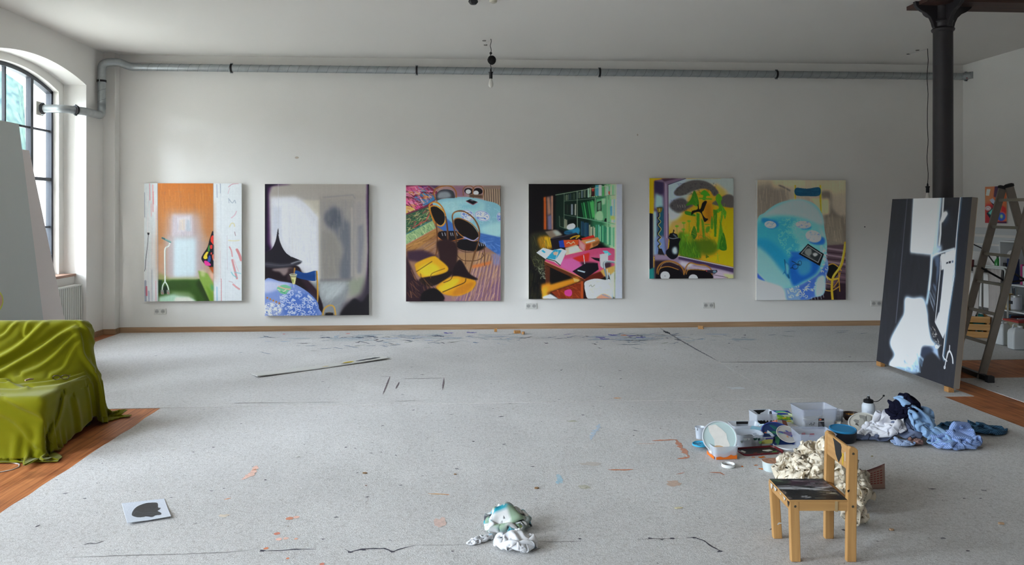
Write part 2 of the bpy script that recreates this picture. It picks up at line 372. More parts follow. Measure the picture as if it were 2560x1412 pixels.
# ================================================================= drop cloths on the floor
def felt_mat():
    m, nt, b = node_mat('grey_painters_felt'); N = nt.nodes; L = nt.links
    tc = N.new('ShaderNodeTexCoord')
    def noise(scale, det=4, dist=0):
        n = N.new('ShaderNodeTexNoise'); n.inputs['Scale'].default_value = scale; n.inputs['Detail'].default_value = det; n.inputs['Distortion'].default_value = dist
        L.new(tc.outputs['Object'], n.inputs['Vector']); return n
    def ramp(src, p0, p1, c0, c1):
        r = N.new('ShaderNodeValToRGB'); L.new(src, r.inputs[0]); e = r.color_ramp.elements
        e[0].position = p0; e[1].position = p1; e[0].color = (*c0, 1); e[1].color = (*c1, 1); return r.outputs[0]
    def mult(a, c):
        x = N.new('ShaderNodeMix'); x.data_type = 'RGBA'; x.blend_type = 'MULTIPLY'; x.inputs[0].default_value = 1; L.new(a, x.inputs[6]); L.new(c, x.inputs[7]); return x.outputs[2]
    base = ramp(noise(0.9, 3).outputs[0], .3, .7, lin('#d2d0ce'), lin('#dddbd9'))
    fib = ramp(noise(150, 5, 1.2).outputs[0], .34, .6, (.72, .71, .70), (1.04, 1.04, 1.04))
    c = mult(base, fib)
    c = mult(c, ramp(noise(38, 4).outputs[0], .33, .5, (.86, .85, .84), (1, 1, 1)))
    # dark flecks: cells of a voronoi whose random value is high
    for sc_, thr, dark, seed in ((18, .030, (.32, .32, .34), 0), (8, .032, (.4, .4, .43), 3), (46, .055, (.6, .58, .56), 5)):
        v = N.new('ShaderNodeTexVoronoi'); v.inputs['Scale'].default_value = sc_; v.inputs['Randomness'].default_value = 1
        mp = N.new('ShaderNodeMapping'); mp.inputs['Location'].default_value = (seed, seed*2, 0); mp.inputs['Scale'].default_value = (.75, 1.0, 1)
        nn = noise(60, 2); vm = N.new('ShaderNodeVectorMath'); vm.operation = 'SCALE'; vm.inputs['Scale'].default_value = .03
        L.new(nn.outputs['Color'], vm.inputs[0]); va = N.new('ShaderNodeVectorMath'); va.operation = 'ADD'; L.new(tc.outputs['Object'], va.inputs[0]); L.new(vm.outputs[0], va.inputs[1])
        L.new(va.outputs[0], mp.inputs[0]); L.new(mp.outputs[0], v.inputs['Vector'])
        # radius per cell from its colour
        sx = N.new('ShaderNodeSeparateColor'); L.new(v.outputs['Color'], sx.inputs[0])
        pw = N.new('ShaderNodeMath'); pw.operation = 'POWER'; pw.inputs[1].default_value = 4; L.new(sx.outputs[0], pw.inputs[0])
        ml = N.new('ShaderNodeMath'); ml.operation = 'MULTIPLY'; ml.inputs[1].default_value = thr*3.2; L.new(pw.outputs[0], ml.inputs[0])
        gt = N.new('ShaderNodeMath'); gt.operation = 'LESS_THAN'; L.new(v.outputs['Distance'], gt.inputs[0]); L.new(ml.outputs[0], gt.inputs[1])
        c = mult(c, ramp(gt.outputs[0], .2, .8, (1, 1, 1), dark))
    L.new(c, b.inputs['Base Color']); b.inputs['Roughness'].default_value = 1; b.inputs['Specular IOR Level'].default_value = 0.05
    bp = N.new('ShaderNodeBump'); bp.inputs['Strength'].default_value = .9; bp.inputs['Distance'].default_value = .0035
    n1 = noise(85, 6, 1.5); L.new(n1.outputs[0], bp.inputs['Height'])
    b2 = N.new('ShaderNodeBump'); b2.inputs['Strength'].default_value = .35; b2.inputs['Distance'].default_value = .05
    n2 = noise(1.6, 3); L.new(n2.outputs[0], b2.inputs['Height']); L.new(b2.outputs[0], bp.inputs['Normal']); L.new(bp.outputs[0], b.inputs['Normal'])
    return m
m_felt = felt_mat()
# ---- stains: thin painted patches in the cloth's own mesh, given by rows of pixel points, laid on the cloth top
STAIN = {}
def smat(c):
    k = 'stain_' + c.strip('#')
    return mat(k, c, rough=.9, noise=.12, nscale=60, spec=.1)
stains = []                                             # (material key, [(x,y) world])
def stroke(px, w, col, jag=.35, step=.02):
    """px: pixel points; w: world width (m) along the stroke -> irregular ribbon"""
    P = [fp(x, y, .004) for x, y in px]; pts = []
    for a, c in zip(P[:-1], P[1:]):
        n = max(2, int((c-a).length/step)); pts += [a.lerp(c, k/n) for k in range(n)]
    pts.append(P[-1]); n = len(pts); L_, R_ = [], []
    for i, p in enumerate(pts):
        t = (pts[min(i+1, n-1)] - pts[max(i-1, 0)]); t.z = 0; t.normalize(); nn = Vector((-t.y, t.x, 0))
        e = min(1, .25 + 3*min(i, n-1-i)/max(1, n-1)); f = w*.5*e
        L_.append(p + nn*f*(1+rnd.uniform(-jag, jag))); R_.append(p - nn*f*(1+rnd.uniform(-jag, jag)))
    stains.append((col, [(q.x, q.y) for q in L_ + R_[::-1]], 'strip', n))
def blob(x, y, rx, ry, col, jag=.2, n=14, rot=0):
    """rx, ry in metres on the floor"""
    c = fp(x, y, .004); o = []
    for k in range(n):
        a = 2*PI*k/n; r = 1 + rnd.uniform(-jag, jag); dx, dy = rx*r*math.cos(a), ry*r*math.sin(a)
        o.append((c.x + dx*math.cos(rot) - dy*math.sin(rot), c.y + dx*math.sin(rot) + dy*math.cos(rot)))
    stains.append((col, o, 'poly', n))
K, DG, GB, PU, OR, SA = '#3b3a40', '#6e7078', '#7d8894', '#6f6aa0', '#e2783a', '#dba58a'
# band of brush marks along the wall
for i in range(190):
    x = rnd.choice([rnd.uniform(640, 1250), rnd.uniform(1180, 1960), rnd.gauss(920, 90), rnd.gauss(1590, 70)]); y = 836 + abs(rnd.gauss(0, 11)) + (rnd.random() < .1)*rnd.uniform(5, 25)
    if x < 1250: y += 3
    ln = rnd.uniform(5, 38); sl = rnd.uniform(-.25, .25)
    col = rnd.choice([GB, DG, GB, '#8a93a0', '#9aa0a8', K, PU if x > 1350 else '#7f94b8', '#a7a9a0', '#9db3c4'])
    stroke([(x, y), (x + ln*.5, y + ln*.5*sl + rnd.uniform(-1.5, 1.5)), (x + ln, y + ln*sl)], rnd.uniform(.008, .035), col, jag=.8, step=.03)
for i in range(46):
    x = rnd.choice([rnd.gauss(930, 110), rnd.uniform(1000, 1300), rnd.gauss(1590, 90)]); y = rnd.uniform(835, 852); blob(x, y, rnd.uniform(.06, .20), rnd.uniform(.03, .08), rnd.choice(['#b4b9bd', '#bbbfc0', '#aeb4ba', '#b9bdc6']), .45, 16)
for x, y in ((905, 841), (915, 843), (880, 844), (800, 844), (1080, 841), (1075, 839), (1578, 839), (1560, 845)): stroke([(x, y), (x+16, y-1), (x+30, y+1)], .055, '#6a707c', jag=.8, step=.02)
for x, y in ((1490, 842), (1500, 846), (1520, 836), (1565, 838), (1590, 842), (1110, 831), (1168, 830)): stroke([(x, y), (x+10, y+2), (x+24, y+1)], .06, '#6662a4', jag=.6)
blob(710, 835, .02, .03, '#cf8078'); blob(870, 834, .03, .03, '#d88a80'); blob(1560, 838, .05, .04, '#d08a6a')
for x, y, w in ((1540, 851, 45), (1545, 862, 60), (800, 872, 30), (915, 865, 25), (975, 864, 20), (740, 865, 12), (596, 882, 10), (2085, 828, 40), (1960, 829, 30), (2090, 832, 26), (1920, 838, 20), (2150, 834, 20)):
    stroke([(x, y), (x+w, y-1.5)], .025, GB, jag=.6)
# pencilled rectangle and other drawn lines on the cloth
for a in ([(975, 941), (957, 986)], [(1003, 947), (1110, 945)], [(1110, 945), (1106, 975)], [(998, 955), (989, 972)], [(950, 941), (976, 941)]):
    stroke(a, .012, '#7b6f74', jag=.4)
# seams
for a in ([(560, 1008), (640, 1007), (740, 1007)], [(750, 1006), (855, 1005)], [(985, 1004), (1048, 1001)], [(300, 1022), (405, 1022)]): stroke(a, .008, '#8c8782', jag=.5)
stroke([(1650, 821), (1680, 838), (1700, 850), (1740, 873), (1797, 904)], .022, '#7a7a7e', jag=.6)
stroke([(1799, 905), (1900, 905), (2050, 904.5), (2205, 904)], .03, '#4d4a4a', jag=.2)
stroke([(1660, 827), (1674, 835)], .05, '#4a4a50', .7); stroke([(1688, 847), (1702, 852)], .05, '#75757a', .7)
stroke([(150, 1394), (330, 1388), (430, 1386), (560, 1381), (620, 1376), (652, 1369)], .006, '#8d8a88', .6)
stroke([(651, 1377), (700, 1376), (735, 1373), (790, 1373)], .008, '#55525a', .7)
stroke([(862, 1372), (876, 1380), (905, 1372), (960, 1371), (980, 1379), (1015, 1368), (1040, 1363)], .009, '#4c4a52', .6)
stroke([(1040, 1363), (1120, 1363), (1170, 1360)], .004, '#8d8a88'); stroke([(1340, 1354), (1400, 1354), (1468, 1353)], .005, '#8a8684')
stroke([(1590, 1349), (1625, 1347), (1700, 1346)], .005, '#7a7674', .5)
stroke([(1716, 1344), (1738, 1344), (1760, 1352), (1780, 1367), (1805, 1379)], .010, '#4c4a50', .5)
for x, y in ((655, 1377), (876, 1380), (981, 1379), (908, 1374), (1735, 1344), (1800, 1378), (1626, 1346), (1680, 1346), (1930, 1323), (2110, 1325)): blob(x, y, .014, .010, '#55535b', .4)
stroke([(208, 1362), (225, 1358), (240, 1359), (262, 1351)], .010, '#6e6a6e', .6); stroke([(88, 1318), (100, 1312)], .012, '#55525a')
# dark scraps
for x, y, w in ((137, 1200, 9), (254, 1159, 4), (424, 1244, 8), (1245, 1042, 16), (1496, 965, 14), (1453, 1037, 9), (1582, 1075, 12), (1394, 999, 8), (1581, 1089, 6), (2320, 1222, 20), (1121, 1037, 14),
                (952, 1065, 8), (913, 1243, 9), (1029, 1026, 8), (1270, 1008, 10), (2450, 1120, 8), (2415, 1378, 10), (2220, 1325, 14), (1400, 926, 7), (1546, 927, 8), (1548, 948, 7), (1637, 900, 5), (2407, 1246, 7), (2448, 1247, 7), (1050, 937, 12), (1180, 1103, 7), (862, 1119, 6), (885, 1120, 6), (600, 1060, 6), (1500, 1070, 6), (950, 1130, 6), (660, 1200, 7), (890, 1183, 7), (988, 1137, 5), (2190, 1352, 8), (1650, 1350, 9), (1445, 1347, 9), (480, 1130, 7), (525, 1227, 8), (530, 1118, 7)):
    stroke([(x, y), (x+w, y + rnd.uniform(-2.5, 2.5))], rnd.uniform(.008, .016), rnd.choice(['#3d3b42', '#4b4a50', '#5a575c']), .5)
# orange and brown paint
stroke([(603, 1199), (615, 1194), (628, 1186), (636, 1172), (641, 1164)], .045, '#e6c0b0', .5); stroke([(630, 1176), (640, 1172)], .025, '#cf9478', .6)
for x, y, r, c in ((724, 1296, .02, '#d8967c'), (741, 1293, .016, '#eec3b2'), (692, 1334, .016, '#d8907a'), (697, 1348, .016, '#eec6b8'), (715, 1346, .014, '#ecc5b4'), (740, 1347, .010, '#ecb9a0'), (665, 1371, .012, '#df8f6c'), (719, 1396, .008, '#df8f6c'), (805, 1410, .012, '#d08878')): blob(x, y, r, r*1.1, c, .12)
stroke([(560, 1249), (578, 1245)], .012, '#e49a6c', .6); stroke([(1070, 1234), (1110, 1236), (1122, 1236)], .011, '#d9a36a', .6); stroke([(1110, 1236), (1124, 1237)], .014, '#cf8038', .5)
blob(1100, 1308, .03, .07, '#d9bfb4', .4); blob(560, 1289, .03, .02, '#d9ccbb', .4); stroke([(912, 1214), (918, 1213)], .02, '#7a5a48')
stroke([(1533, 995), (1554, 995)], .03, '#dba070', .5); stroke([(1520, 1174), (1560, 1175), (1583, 1173)], .020, '#cc8664', .4)
stroke([(1630, 1102), (1660, 1100), (1690, 1099)], .024, '#c9917a', .5); stroke([(1690, 1099), (1702, 1118), (1722, 1142)], .035, '#c9917a', .7); stroke([(1693, 1147), (1724, 1143)], .028, '#c98a70', .5); stroke([(1590, 1109), (1640, 1109)], .012, '#d1aa98', .6)
stroke([(1774, 1181), (1800, 1182), (1812, 1188)], .016, '#c98a70', .5); blob(1685, 1209, .045, .05, '#c9b1a0', .35); stroke([(1690, 1186), (1712, 1181)], .008, '#c98a70')
for x, y, w in ((1907, 1143, 9), (1855, 1166, 5), (1890, 1163, 5), (1903, 1172, 6), (1883, 1143, 5)): blob(x, y, w*.0025, w*.002, '#dd7a2e', .5)
blob(1460, 1218, .035, .035, '#b9b6a6', .3); blob(1695, 1270, .02, .015, '#d8d0bc', .5); blob(1400, 1200, .02, .08, '#b4c9d2', .5)
stroke([(1402, 1190), (1395, 1210)], .03, '#a9c4d0', .8); stroke([(1500, 1060), (1475, 1100)], .035, '#bfccd8', .9); blob(1840, 970, .06, .05, '#d9dcde', .6); stroke([(1815, 968), (1850, 970)], .03, '#dfe2e4', .7)
blob(1432, 1053, .04, .02, '#b9b8a4', .4); blob(1475, 1160, .06, .04, '#c4bcb4', .4)
for i in range(60):
    x, y = rnd.uniform(420, 2400), rnd.uniform(880, 1400)
    if y > 1000 and x > 1700: continue
    stroke([(x, y), (x + rnd.uniform(3, 9), y + rnd.uniform(-2, 2))], rnd.uniform(.005, .012), rnd.choice(['#6b686c', '#504e54', '#8a7d72', '#e9e6e0']), .6)

def cloth_piece(poly, z0, z1, label, idx, group=None):
    mb = MB(); mb.prism(poly, z0, z1, 'z')
    o = mb.build('drop_cloth', m_felt); return tag(o, label, 'drop cloth', group)
def wob(a, b, n, amp, sd):
    r = random.Random(sd); a = Vector(a); b = Vector(b); d = (b-a); nn = Vector((-d.y, d.x)).normalized()
    return [tuple(a + d*(k/n) + nn*r.uniform(-amp, amp)*(0 if k == 0 else 1)) for k in range(n)]
front = wob((-2.56, -2.6), (-2.55, 6.975), 60, .010, 1) + wob((-2.55, 6.975), (4.375, 6.950), 2, 0, 2) + wob((4.375, 6.950), (4.375, -2.6), 40, .006, 3) + [(4.375, -2.6)]
back = wob((-4.67, 6.992), (-4.67, 11.30), 20, .006, 4) + wob((-4.67, 11.30), (2.870, 11.305), 4, 0, 5) + wob((2.870, 11.305), (2.870, 6.968), 20, .001, 6) + [(2.870, 6.968)]
mid = wob((2.8745, 6.964), (2.8745, 8.596), 3, 0, 7) + wob((2.8745, 8.596), (4.665, 8.596), 2, 0, 8) + wob((4.665, 8.596), (4.665, 6.955), 2, .002, 9) + [(4.665, 6.955)]
rightb = wob((2.878, 8.61), (2.878, 11.30), 3, 0, 10) + wob((2.878, 11.30), (7.40, 11.30), 3, 0, 11) + wob((7.40, 11.30), (7.40, 8.64), 3, 0, 12) + wob((7.40, 8.64), (2.878, 8.61), 30, .004, 13)
right = wob((4.96, 7.70), (7.40, 7.68), 20, .004, 14) + wob((7.40, 7.68), (7.40, -2.6), 2, 0, 15) + wob((7.40, -2.6), (4.94, -2.6), 2, 0, 16) + wob((4.94, -2.6), (4.96, 7.7), 30, .005, 17)
cl = []
cl.append(cloth_piece(front, 0, .004, 'large stained grey felt covering the foreground floor, under chair and paint tubs', 0))
cl.append(cloth_piece(back, 0, .004, 'grey felt reaching from the sofa back to the wall below the paintings', 1))
cl.append(cloth_piece(mid, 0, .004, 'grey felt strip whose sharp corner pokes out below the leaning black painting', 2))
cl.append(cloth_piece(rightb, 0, .0045, 'grey felt in the far right corner with a dark outlined front edge', 3))
cl.append(cloth_piece(right, 0, .004, 'grey felt at right edge under the ladder foot, beyond the bare planks', 4))
def inside(p, poly):
    x, y = p; c = False; n = len(poly)
    for i in range(n):
        x1, y1 = poly[i]; x2, y2 = poly[i-1]
        if (y1 > y) != (y2 > y) and x < (x2-x1)*(y-y1)/(y2-y1)+x1: c = not c
    return c
by = {}
for col, pts, kd, n in stains:
    cx, cy = sum(p[0] for p in pts)/len(pts), sum(p[1] for p in pts)/len(pts)
    for ci, pl in enumerate((front, back, mid, rightb, right)):
        if inside((cx, cy), pl): by.setdefault(ci, []).append((col, pts, kd, n)); break
# join the stains into their cloth's mesh
for ci, lst in by.items():
    o = cl[ci]; me = o.data; z = .0052
    vs = [tuple(v.co) for v in me.vertices]; fs = [tuple(p.vertices) for p in me.polygons]; mi = [0]*len(fs); cols = {}
    for col, pts, kd, n in lst:
        if col not in cols: cols[col] = len(cols)+1; me.materials.append(smat(col))
        z += .0000035; b0 = len(vs); vs += [(x, y, z) for x, y in pts]
        if kd == 'poly': fs.append(tuple(range(b0, b0+len(pts)))); mi.append(cols[col])
        else:
            m_ = len(pts)
            for i in range(n-1): fs.append((b0+i, b0+i+1, b0+m_-2-i, b0+m_-1-i)); mi.append(cols[col])
    mats_ = [m for m in me.materials]; nm = bpy.data.meshes.new('drop_cloth'); nm.from_pydata(vs, [], fs)
    for m in mats_: nm.materials.append(m)
    nm.polygons.foreach_set('material_index', mi); o.data = nm
    bm = bmesh.new(); bm.from_mesh(nm)
    for f in bm.faces:
        if f.material_index and f.normal.z < 0: f.normal_flip()
    bm.to_mesh(nm); bm.free()
# ================================================================= painted canvases
def homography(src, dst):
    A = []; b = []
    for (x, y), (u, v) in zip(src, dst):
        A.append([x, y, 1, 0, 0, 0, -u*x, -u*y]); b.append(u); A.append([0, 0, 0, x, y, 1, -v*x, -v*y]); b.append(v)
    h = np.linalg.solve(np.array(A, float), np.array(b, float)); return np.append(h, 1).reshape(3, 3)
def boxblur(m, r):
    r = int(round(r))
    if r < 1: return m
    for ax in (0, 1):
        p = np.pad(m, [(r+1, r) if a == ax else (0, 0) for a in (0, 1)], mode='edge'); c = np.cumsum(p, axis=ax); k = 2*r+1
        m = (c[k:] - c[:-k])/k if ax == 0 else (c[:, k:] - c[:, :-k])/k
    return m
class Art:
    """a small paint box: shapes are given in the sketch frame `quad` and painted on a W x H grid"""
    def __init__(s, W, H, quad, base, seed=1):
        s.W, s.H = W, H; s.Hm = homography(quad, [(0, 0), (W, 0), (W, H), (0, H)])
        s.k = W / (math.dist(quad[0], quad[1])); s.r = np.random.RandomState(seed)
        s.yy, s.xx = np.mgrid[0:H, 0:W] + 0.5; s.a = np.empty((H, W, 3)); s.a[:] = s.c(base)
        s.Hi = np.linalg.inv(s.Hm); w = s.Hi[2, 0]*s.xx + s.Hi[2, 1]*s.yy + s.Hi[2, 2]
        s.X = (s.Hi[0, 0]*s.xx + s.Hi[0, 1]*s.yy + s.Hi[0, 2])/w; s.Y = (s.Hi[1, 0]*s.xx + s.Hi[1, 1]*s.yy + s.Hi[1, 2])/w
    def c(s, h): h = h.lstrip('#'); return np.array([int(h[i:i+2], 16)/255 for i in (0, 2, 4)])
    def uv(s, p):
        p = np.asarray(p, float); q = np.c_[p, np.ones(len(p))] @ s.Hm.T; return q[:, :2]/q[:, 2:]
    def put(s, m, col, a=1):
        if isinstance(col, str): col = s.c(col)
        m = np.clip(m, 0, 1)[..., None]*a; s.a = s.a*(1-m) + col*m
    def mask(s, poly):
        q = s.uv(poly); m = np.zeros((s.H, s.W)); x0, x1 = int(max(0, q[:, 0].min()-1)), int(min(s.W, q[:, 0].max()+2)); y0, y1 = int(max(0, q[:, 1].min()-1)), int(min(s.H, q[:, 1].max()+2))
        if x1 <= x0 or y1 <= y0: return m
        for ox in (-.25, .25):
            for oy in (-.25, .25):
                X = s.xx[y0:y1, x0:x1]+ox; Y = s.yy[y0:y1, x0:x1]+oy; c = np.zeros(X.shape, bool); n = len(q)
                for i in range(n):
                    ax, ay = q[i]; bx, by_ = q[i-1]
                    if ay == by_: continue
                    c ^= ((ay > Y) != (by_ > Y)) & (X < (bx-ax)*(Y-ay)/(by_-ay)+ax)
                m[y0:y1, x0:x1] += c*.25
        return m
    def P(s, poly, col, b=0, a=1, to=None, tv=(0, 1)):
        m = s.mask(poly)
        if b: m = boxblur(boxblur(m, b*s.k), b*s.k)
        if to: # gradient from col to `to` along tv
            q = np.asarray(poly, float); d = np.asarray(tv, float); t = q @ d; g = ((s.X*d[0]+s.Y*d[1])-t.min())/(t.max()-t.min()+1e-9); g = np.clip(g, 0, 1)[..., None]
            col = s.c(col)*(1-g) + s.c(to)*g
        s.put(m, col, a); return m
    def L(s, pts, w, col, b=0, a=1, taper=False):
        q = s.uv(pts); m = np.zeros((s.H, s.W)); w = max(w*s.k/2, .35); n = len(q)
        for i in range(n-1):
            (ax, ay), (bx, by_) = q[i], q[i+1]; ww = w*(1-i/(n-1)*.8) if taper else w; pad = ww+2
            x0, x1 = int(max(0, min(ax, bx)-pad)), int(min(s.W, max(ax, bx)+pad)); y0, y1 = int(max(0, min(ay, by_)-pad)), int(min(s.H, max(ay, by_)+pad))
            if x1 <= x0 or y1 <= y0: continue
            X = s.xx[y0:y1, x0:x1]-ax; Y = s.yy[y0:y1, x0:x1]-ay; dx, dy = bx-ax, by_-ay; t = np.clip((X*dx+Y*dy)/(dx*dx+dy*dy+1e-9), 0, 1)
            d = np.hypot(X-t*dx, Y-t*dy); m[y0:y1, x0:x1] = np.maximum(m[y0:y1, x0:x1], np.clip(ww+.5-d, 0, 1)*min(1, ww*2))
        if b: m = boxblur(boxblur(m, b*s.k), b*s.k)
        s.put(m, col, a)
    def C(s, pts, w, col, **k): s.L(curve(pts), w, col, **k)
    def PC(s, pts, col, **k): return s.P(curve(pts, True), col, **k)
    def E(s, cx, cy, rx, ry, col, b=0, a=1, rot=0, w=0):
        t = np.linspace(0, 2*PI, 37); x = rx*np.cos(t); y = ry*np.sin(t); c, n = math.cos(R(rot)), math.sin(R(rot))
        p = np.c_[cx + x*c - y*n, cy + x*n + y*c]
        if w: s.L(p, w, col, b, a)
        else: s.P(p[:-1], col, b, a)
    def curls(s, poly, col, n, size, w=4, a=.9):
        m0 = s.mask(poly); keep = s.a.copy(); q = np.asarray(poly); x0, y0 = q.min(0); x1, y1 = q.max(0)
        for _ in range(n):
            x, y = s.r.uniform(x0, x1), s.r.uniform(y0, y1); t0 = s.r.uniform(0, 6.3); sg = s.r.choice([-1, 1]); z = size*s.r.uniform(.5, 1.2)
            t = np.linspace(0, s.r.uniform(2.2, 5.5), 10); rr = z*(1-t/8); s.L(np.c_[x+rr*np.cos(t0+sg*t), y+rr*np.sin(t0+sg*t)*.8], w*s.r.uniform(.6, 1.3), col, a=a)
        s.a = keep*(1-m0[..., None]) + s.a*m0[..., None]
    def strokes(s, poly, cols, n, ln, w, ang, jit=12, a=.6, b=0):
        m0 = s.mask(poly); keep = s.a.copy(); q = np.asarray(poly); x0, y0 = q.min(0); x1, y1 = q.max(0)
        for _ in range(n):
            x, y = s.r.uniform(x0, x1), s.r.uniform(y0, y1); g = R(ang + s.r.uniform(-jit, jit)); l = ln*s.r.uniform(.4, 1.1)
            s.L([(x, y), (x+l*math.cos(g), y+l*math.sin(g))], w*s.r.uniform(.5, 1.4), cols[s.r.randint(len(cols))], b=b, a=a*s.r.uniform(.4, 1))
        s.a = keep*(1-m0[..., None]) + s.a*m0[..., None]
    def grain(s, amt=.012, vert=True):
        n = s.r.rand(s.H, s.W)-.5; n2 = boxblur(s.r.rand(s.H, s.W)-.5, 2)*3; n3 = (s.r.rand(1, s.W)-.5)*.8 + (s.r.rand(s.H, 1)-.5)*.5
        s.a = np.clip(s.a*(1 + (n*.8+n2+n3)[..., None]*amt*2) + n[..., None]*amt*.3, 0, 1)
    def lin(s, ref='#d0d2d4', alb=.72, g=1.0):
        l = lambda a: np.where(a <= .04045, a/12.92, ((a+.055)/1.055)**2.4)
        ref_l = l(s.c(ref)); out = l(np.clip(s.a, 0, 1))/ref_l*alb*g; return np.clip(out, .002, .93)
m_art = attr_mat('oil_paint', rough=.5, spec=.3, bump=.12, bscale=500)
m_stretch = wood('stretcher_pine', '#c9b092', '#dcc9ac', axis=2, grain=20)
m_canvas_edge = mat('primed_canvas_edge', '#d9d6ce', rough=.8, bump=.2, bscale=300)
def canvas(name, label, corners, art, ref, thick=.045, edge=None, alb=.72, g=1.0, cat='painting', wrap=None):
    """corners: TL, TR, BR, BL of the painted face (world). The face is a painted grid, with canvas sides and a wooden stretcher behind"""
    TL, TR, BR, BL = [Vector(c) for c in corners]; c0 = (BL + BR)/2
    n = (TR-TL).cross(BL-TL).normalized(); n = -n if n.dot(Vector((0, -1, 0)) if abs(n.y) > .5 else Vector((-1, 0, 0)) ) < 0 else n
    if art.__class__ is not Art: raise ValueError
    t = thing(name, label, cat, c0)
    H, W = art.H, art.W
    v, u = np.meshgrid(np.linspace(0, 1, H), np.linspace(0, 1, W), indexing='ij')
    tl, tr, br, bl = [np.array(c - c0) for c in (TL, TR, BR, BL)]
    P = (tl*(1-u)[..., None] + tr*u[..., None])*(1-v)[..., None] + (bl*(1-u)[..., None] + br*u[..., None])*v[..., None]
    f = grid_obj('painted_face', P, m_art, t, smooth=False, colors=art.lin(ref, alb, g), uv=False)
    a = [c - c0 - n*.0008 for c in (TL, TR, BR, BL)]; b = [c - c0 - n*thick for c in (TL, TR, BR, BL)]
    MB().add(a + b, [(0,1,2,3), (7,6,5,4), (0,4,5,1), (1,5,6,2), (2,6,7,3), (3,7,4,0)]).build('canvas_sides', edge or m_canvas_edge, t)
    mb = MB(); e1 = (TR-TL).normalized(); e2 = (BL-TL).normalized(); w_, h_ = (TR-TL).length, (BL-TL).length
    o = TL - c0 - n*(thick+.001)
    def bar(x0, x1, y0, y1):
        q = [o + e1*x + e2*y for x, y in ((x0, y0), (x1, y0), (x1, y1), (x0, y1))]
        mb.add(q + [p - n*.006 for p in q], [(0,1,2,3), (7,6,5,4), (0,4,5,1), (1,5,6,2), (2,6,7,3), (3,7,4,0)])
    bar(.005, w_-.005, .005, .06); bar(.005, w_-.005, h_-.06, h_-.005); bar(.005, .06, .06, h_-.06); bar(w_-.06, w_-.005, .06, h_-.06); bar(.06, w_-.06, h_/2-.03, h_/2+.03)
    mb.build('stretcher_bars', m_stretch, t); return t
def wallrect(x0, y0, x1, y1, Y=YB-.055):
    """axis-aligned canvas hanging on the back wall from its pixel corners (mean of both sides)"""
    a, b = yp(x0, y0, Y), yp(x1, y0, Y); c, d = yp(x1, y1, Y), yp(x0, y1, Y)
    zt, zb = (a.z+b.z)/2, (c.z+d.z)/2; xl, xr = (a.x+d.x)/2, (b.x+c.x)/2
    return [(xl, Y, zt), (xr, Y, zt), (xr, Y, zb), (xl, Y, zb)]
def crop(q, x0, y0, k): return [(x0 + x/k, y0 + y/k) for x, y in q]
# ---- 1: orange corridor with a walking stick
Q = [(45, 78), (1088, 80), (1088, 1338), (45, 1338)]
A = Art(250, 302, Q, '#dfe8ee', 1)
A.strokes([(45, 78), (188, 78), (195, 1338), (45, 1338)], ['#eef2f6', '#d6dde6', '#e8e4ea'], 60, 300, 10, 90, 3, .6, 1)
A.P([(188, 78), (783, 80), (787, 1338), (195, 1338)], '#c9762f', to='#b9a492')
A.P([(190, 620), (785, 620), (787, 1120), (195, 1120)], '#b5947c', b=60)
A.strokes([(188, 78), (783, 80), (787, 700), (190, 700)], ['#d8822e', '#b96d38', '#d9924c', '#a9724c'], 260, 110, 8, 88, 6, .35, 2)
A.strokes([(188, 78), (783, 80), (787, 700), (190, 700)], ['#cf7e34', '#b97447', '#a97a5c'], 160, 90, 5, 2, 6, .25, 1)
A.P([(300, 400), (640, 400), (700, 1100), (290, 1100)], '#b9aeb6', b=45, a=.85)
A.P([(190, 330), (250, 560), (240, 900), (195, 1000)], '#b87f52', b=22, a=.8); A.P([(783, 250), (690, 480), (700, 640), (785, 620)], '#bd7e4c', b=25, a=.8)
A.P([(195, 730), (250, 740), (250, 1010), (195, 1010)], '#c49a7c', b=14, a=.7)
A.P([(345, 410), (560, 410), (570, 640), (340, 640)], '#cdc8d2', b=14, a=.8); A.P([(400, 450), (540, 430), (540, 580), (400, 600)], '#d8d6dc', b=9)
A.P([(420, 470), (480, 460), (480, 580), (410, 580)], '#d9cdbf', b=5, a=.7); A.P([(490, 470), (540, 470), (545, 590), (490, 590)], '#a9bccb', b=8, a=.6)
A.strokes([(340, 400), (570, 400), (570, 650), (340, 650)], ['#e6e8ee', '#c4bcc6', '#b4b4c4'], 70, 120, 5, 89, 3, .5)
A.P([(355, 655), (600, 655), (600, 1090), (350, 1090)], '#c9dbe4', b=24); A.P([(380, 700), (580, 700), (580, 1040), (370, 1060)], '#cfe3ec', b=18)
A.P([(300, 655), (345, 655), (345, 1090), (300, 1090)], '#b9b2b6', b=12, a=.7)
A.P([(195, 1100), (640, 1100), (750, 1338), (195, 1338)], '#35581c', b=5); A.P([(200, 1030), (320, 1090), (320, 1110), (195, 1110)], '#8f9a5c', b=12, a=.8); A.P([(320, 1085), (620, 1080), (620, 1105), (300, 1110)], '#9fb07e', b=7, a=.8)
A.P([(300, 1120), (520, 1120), (560, 1200), (300, 1240)], '#2c4a18', b=16, a=.7); A.P([(620, 1105), (680, 1150), (760, 1338), (700, 1338), (600, 1160)], '#20330f', b=12, a=.8)
A.P([(620, 1010), (720, 1040), (785, 1150), (787, 1338), (745, 1338), (640, 1110)], '#86a84a', b=6); A.P([(700, 1160), (780, 1260), (785, 1338), (750, 1338)], '#6f9a2e', b=8); A.P([(755, 1150), (783, 1180), (783, 1230), (757, 1210)], '#4fa06a', b=7)
A.P([(640, 1000), (700, 1010), (690, 1080), (650, 1070)], '#c9cf9a', b=10, a=.7)
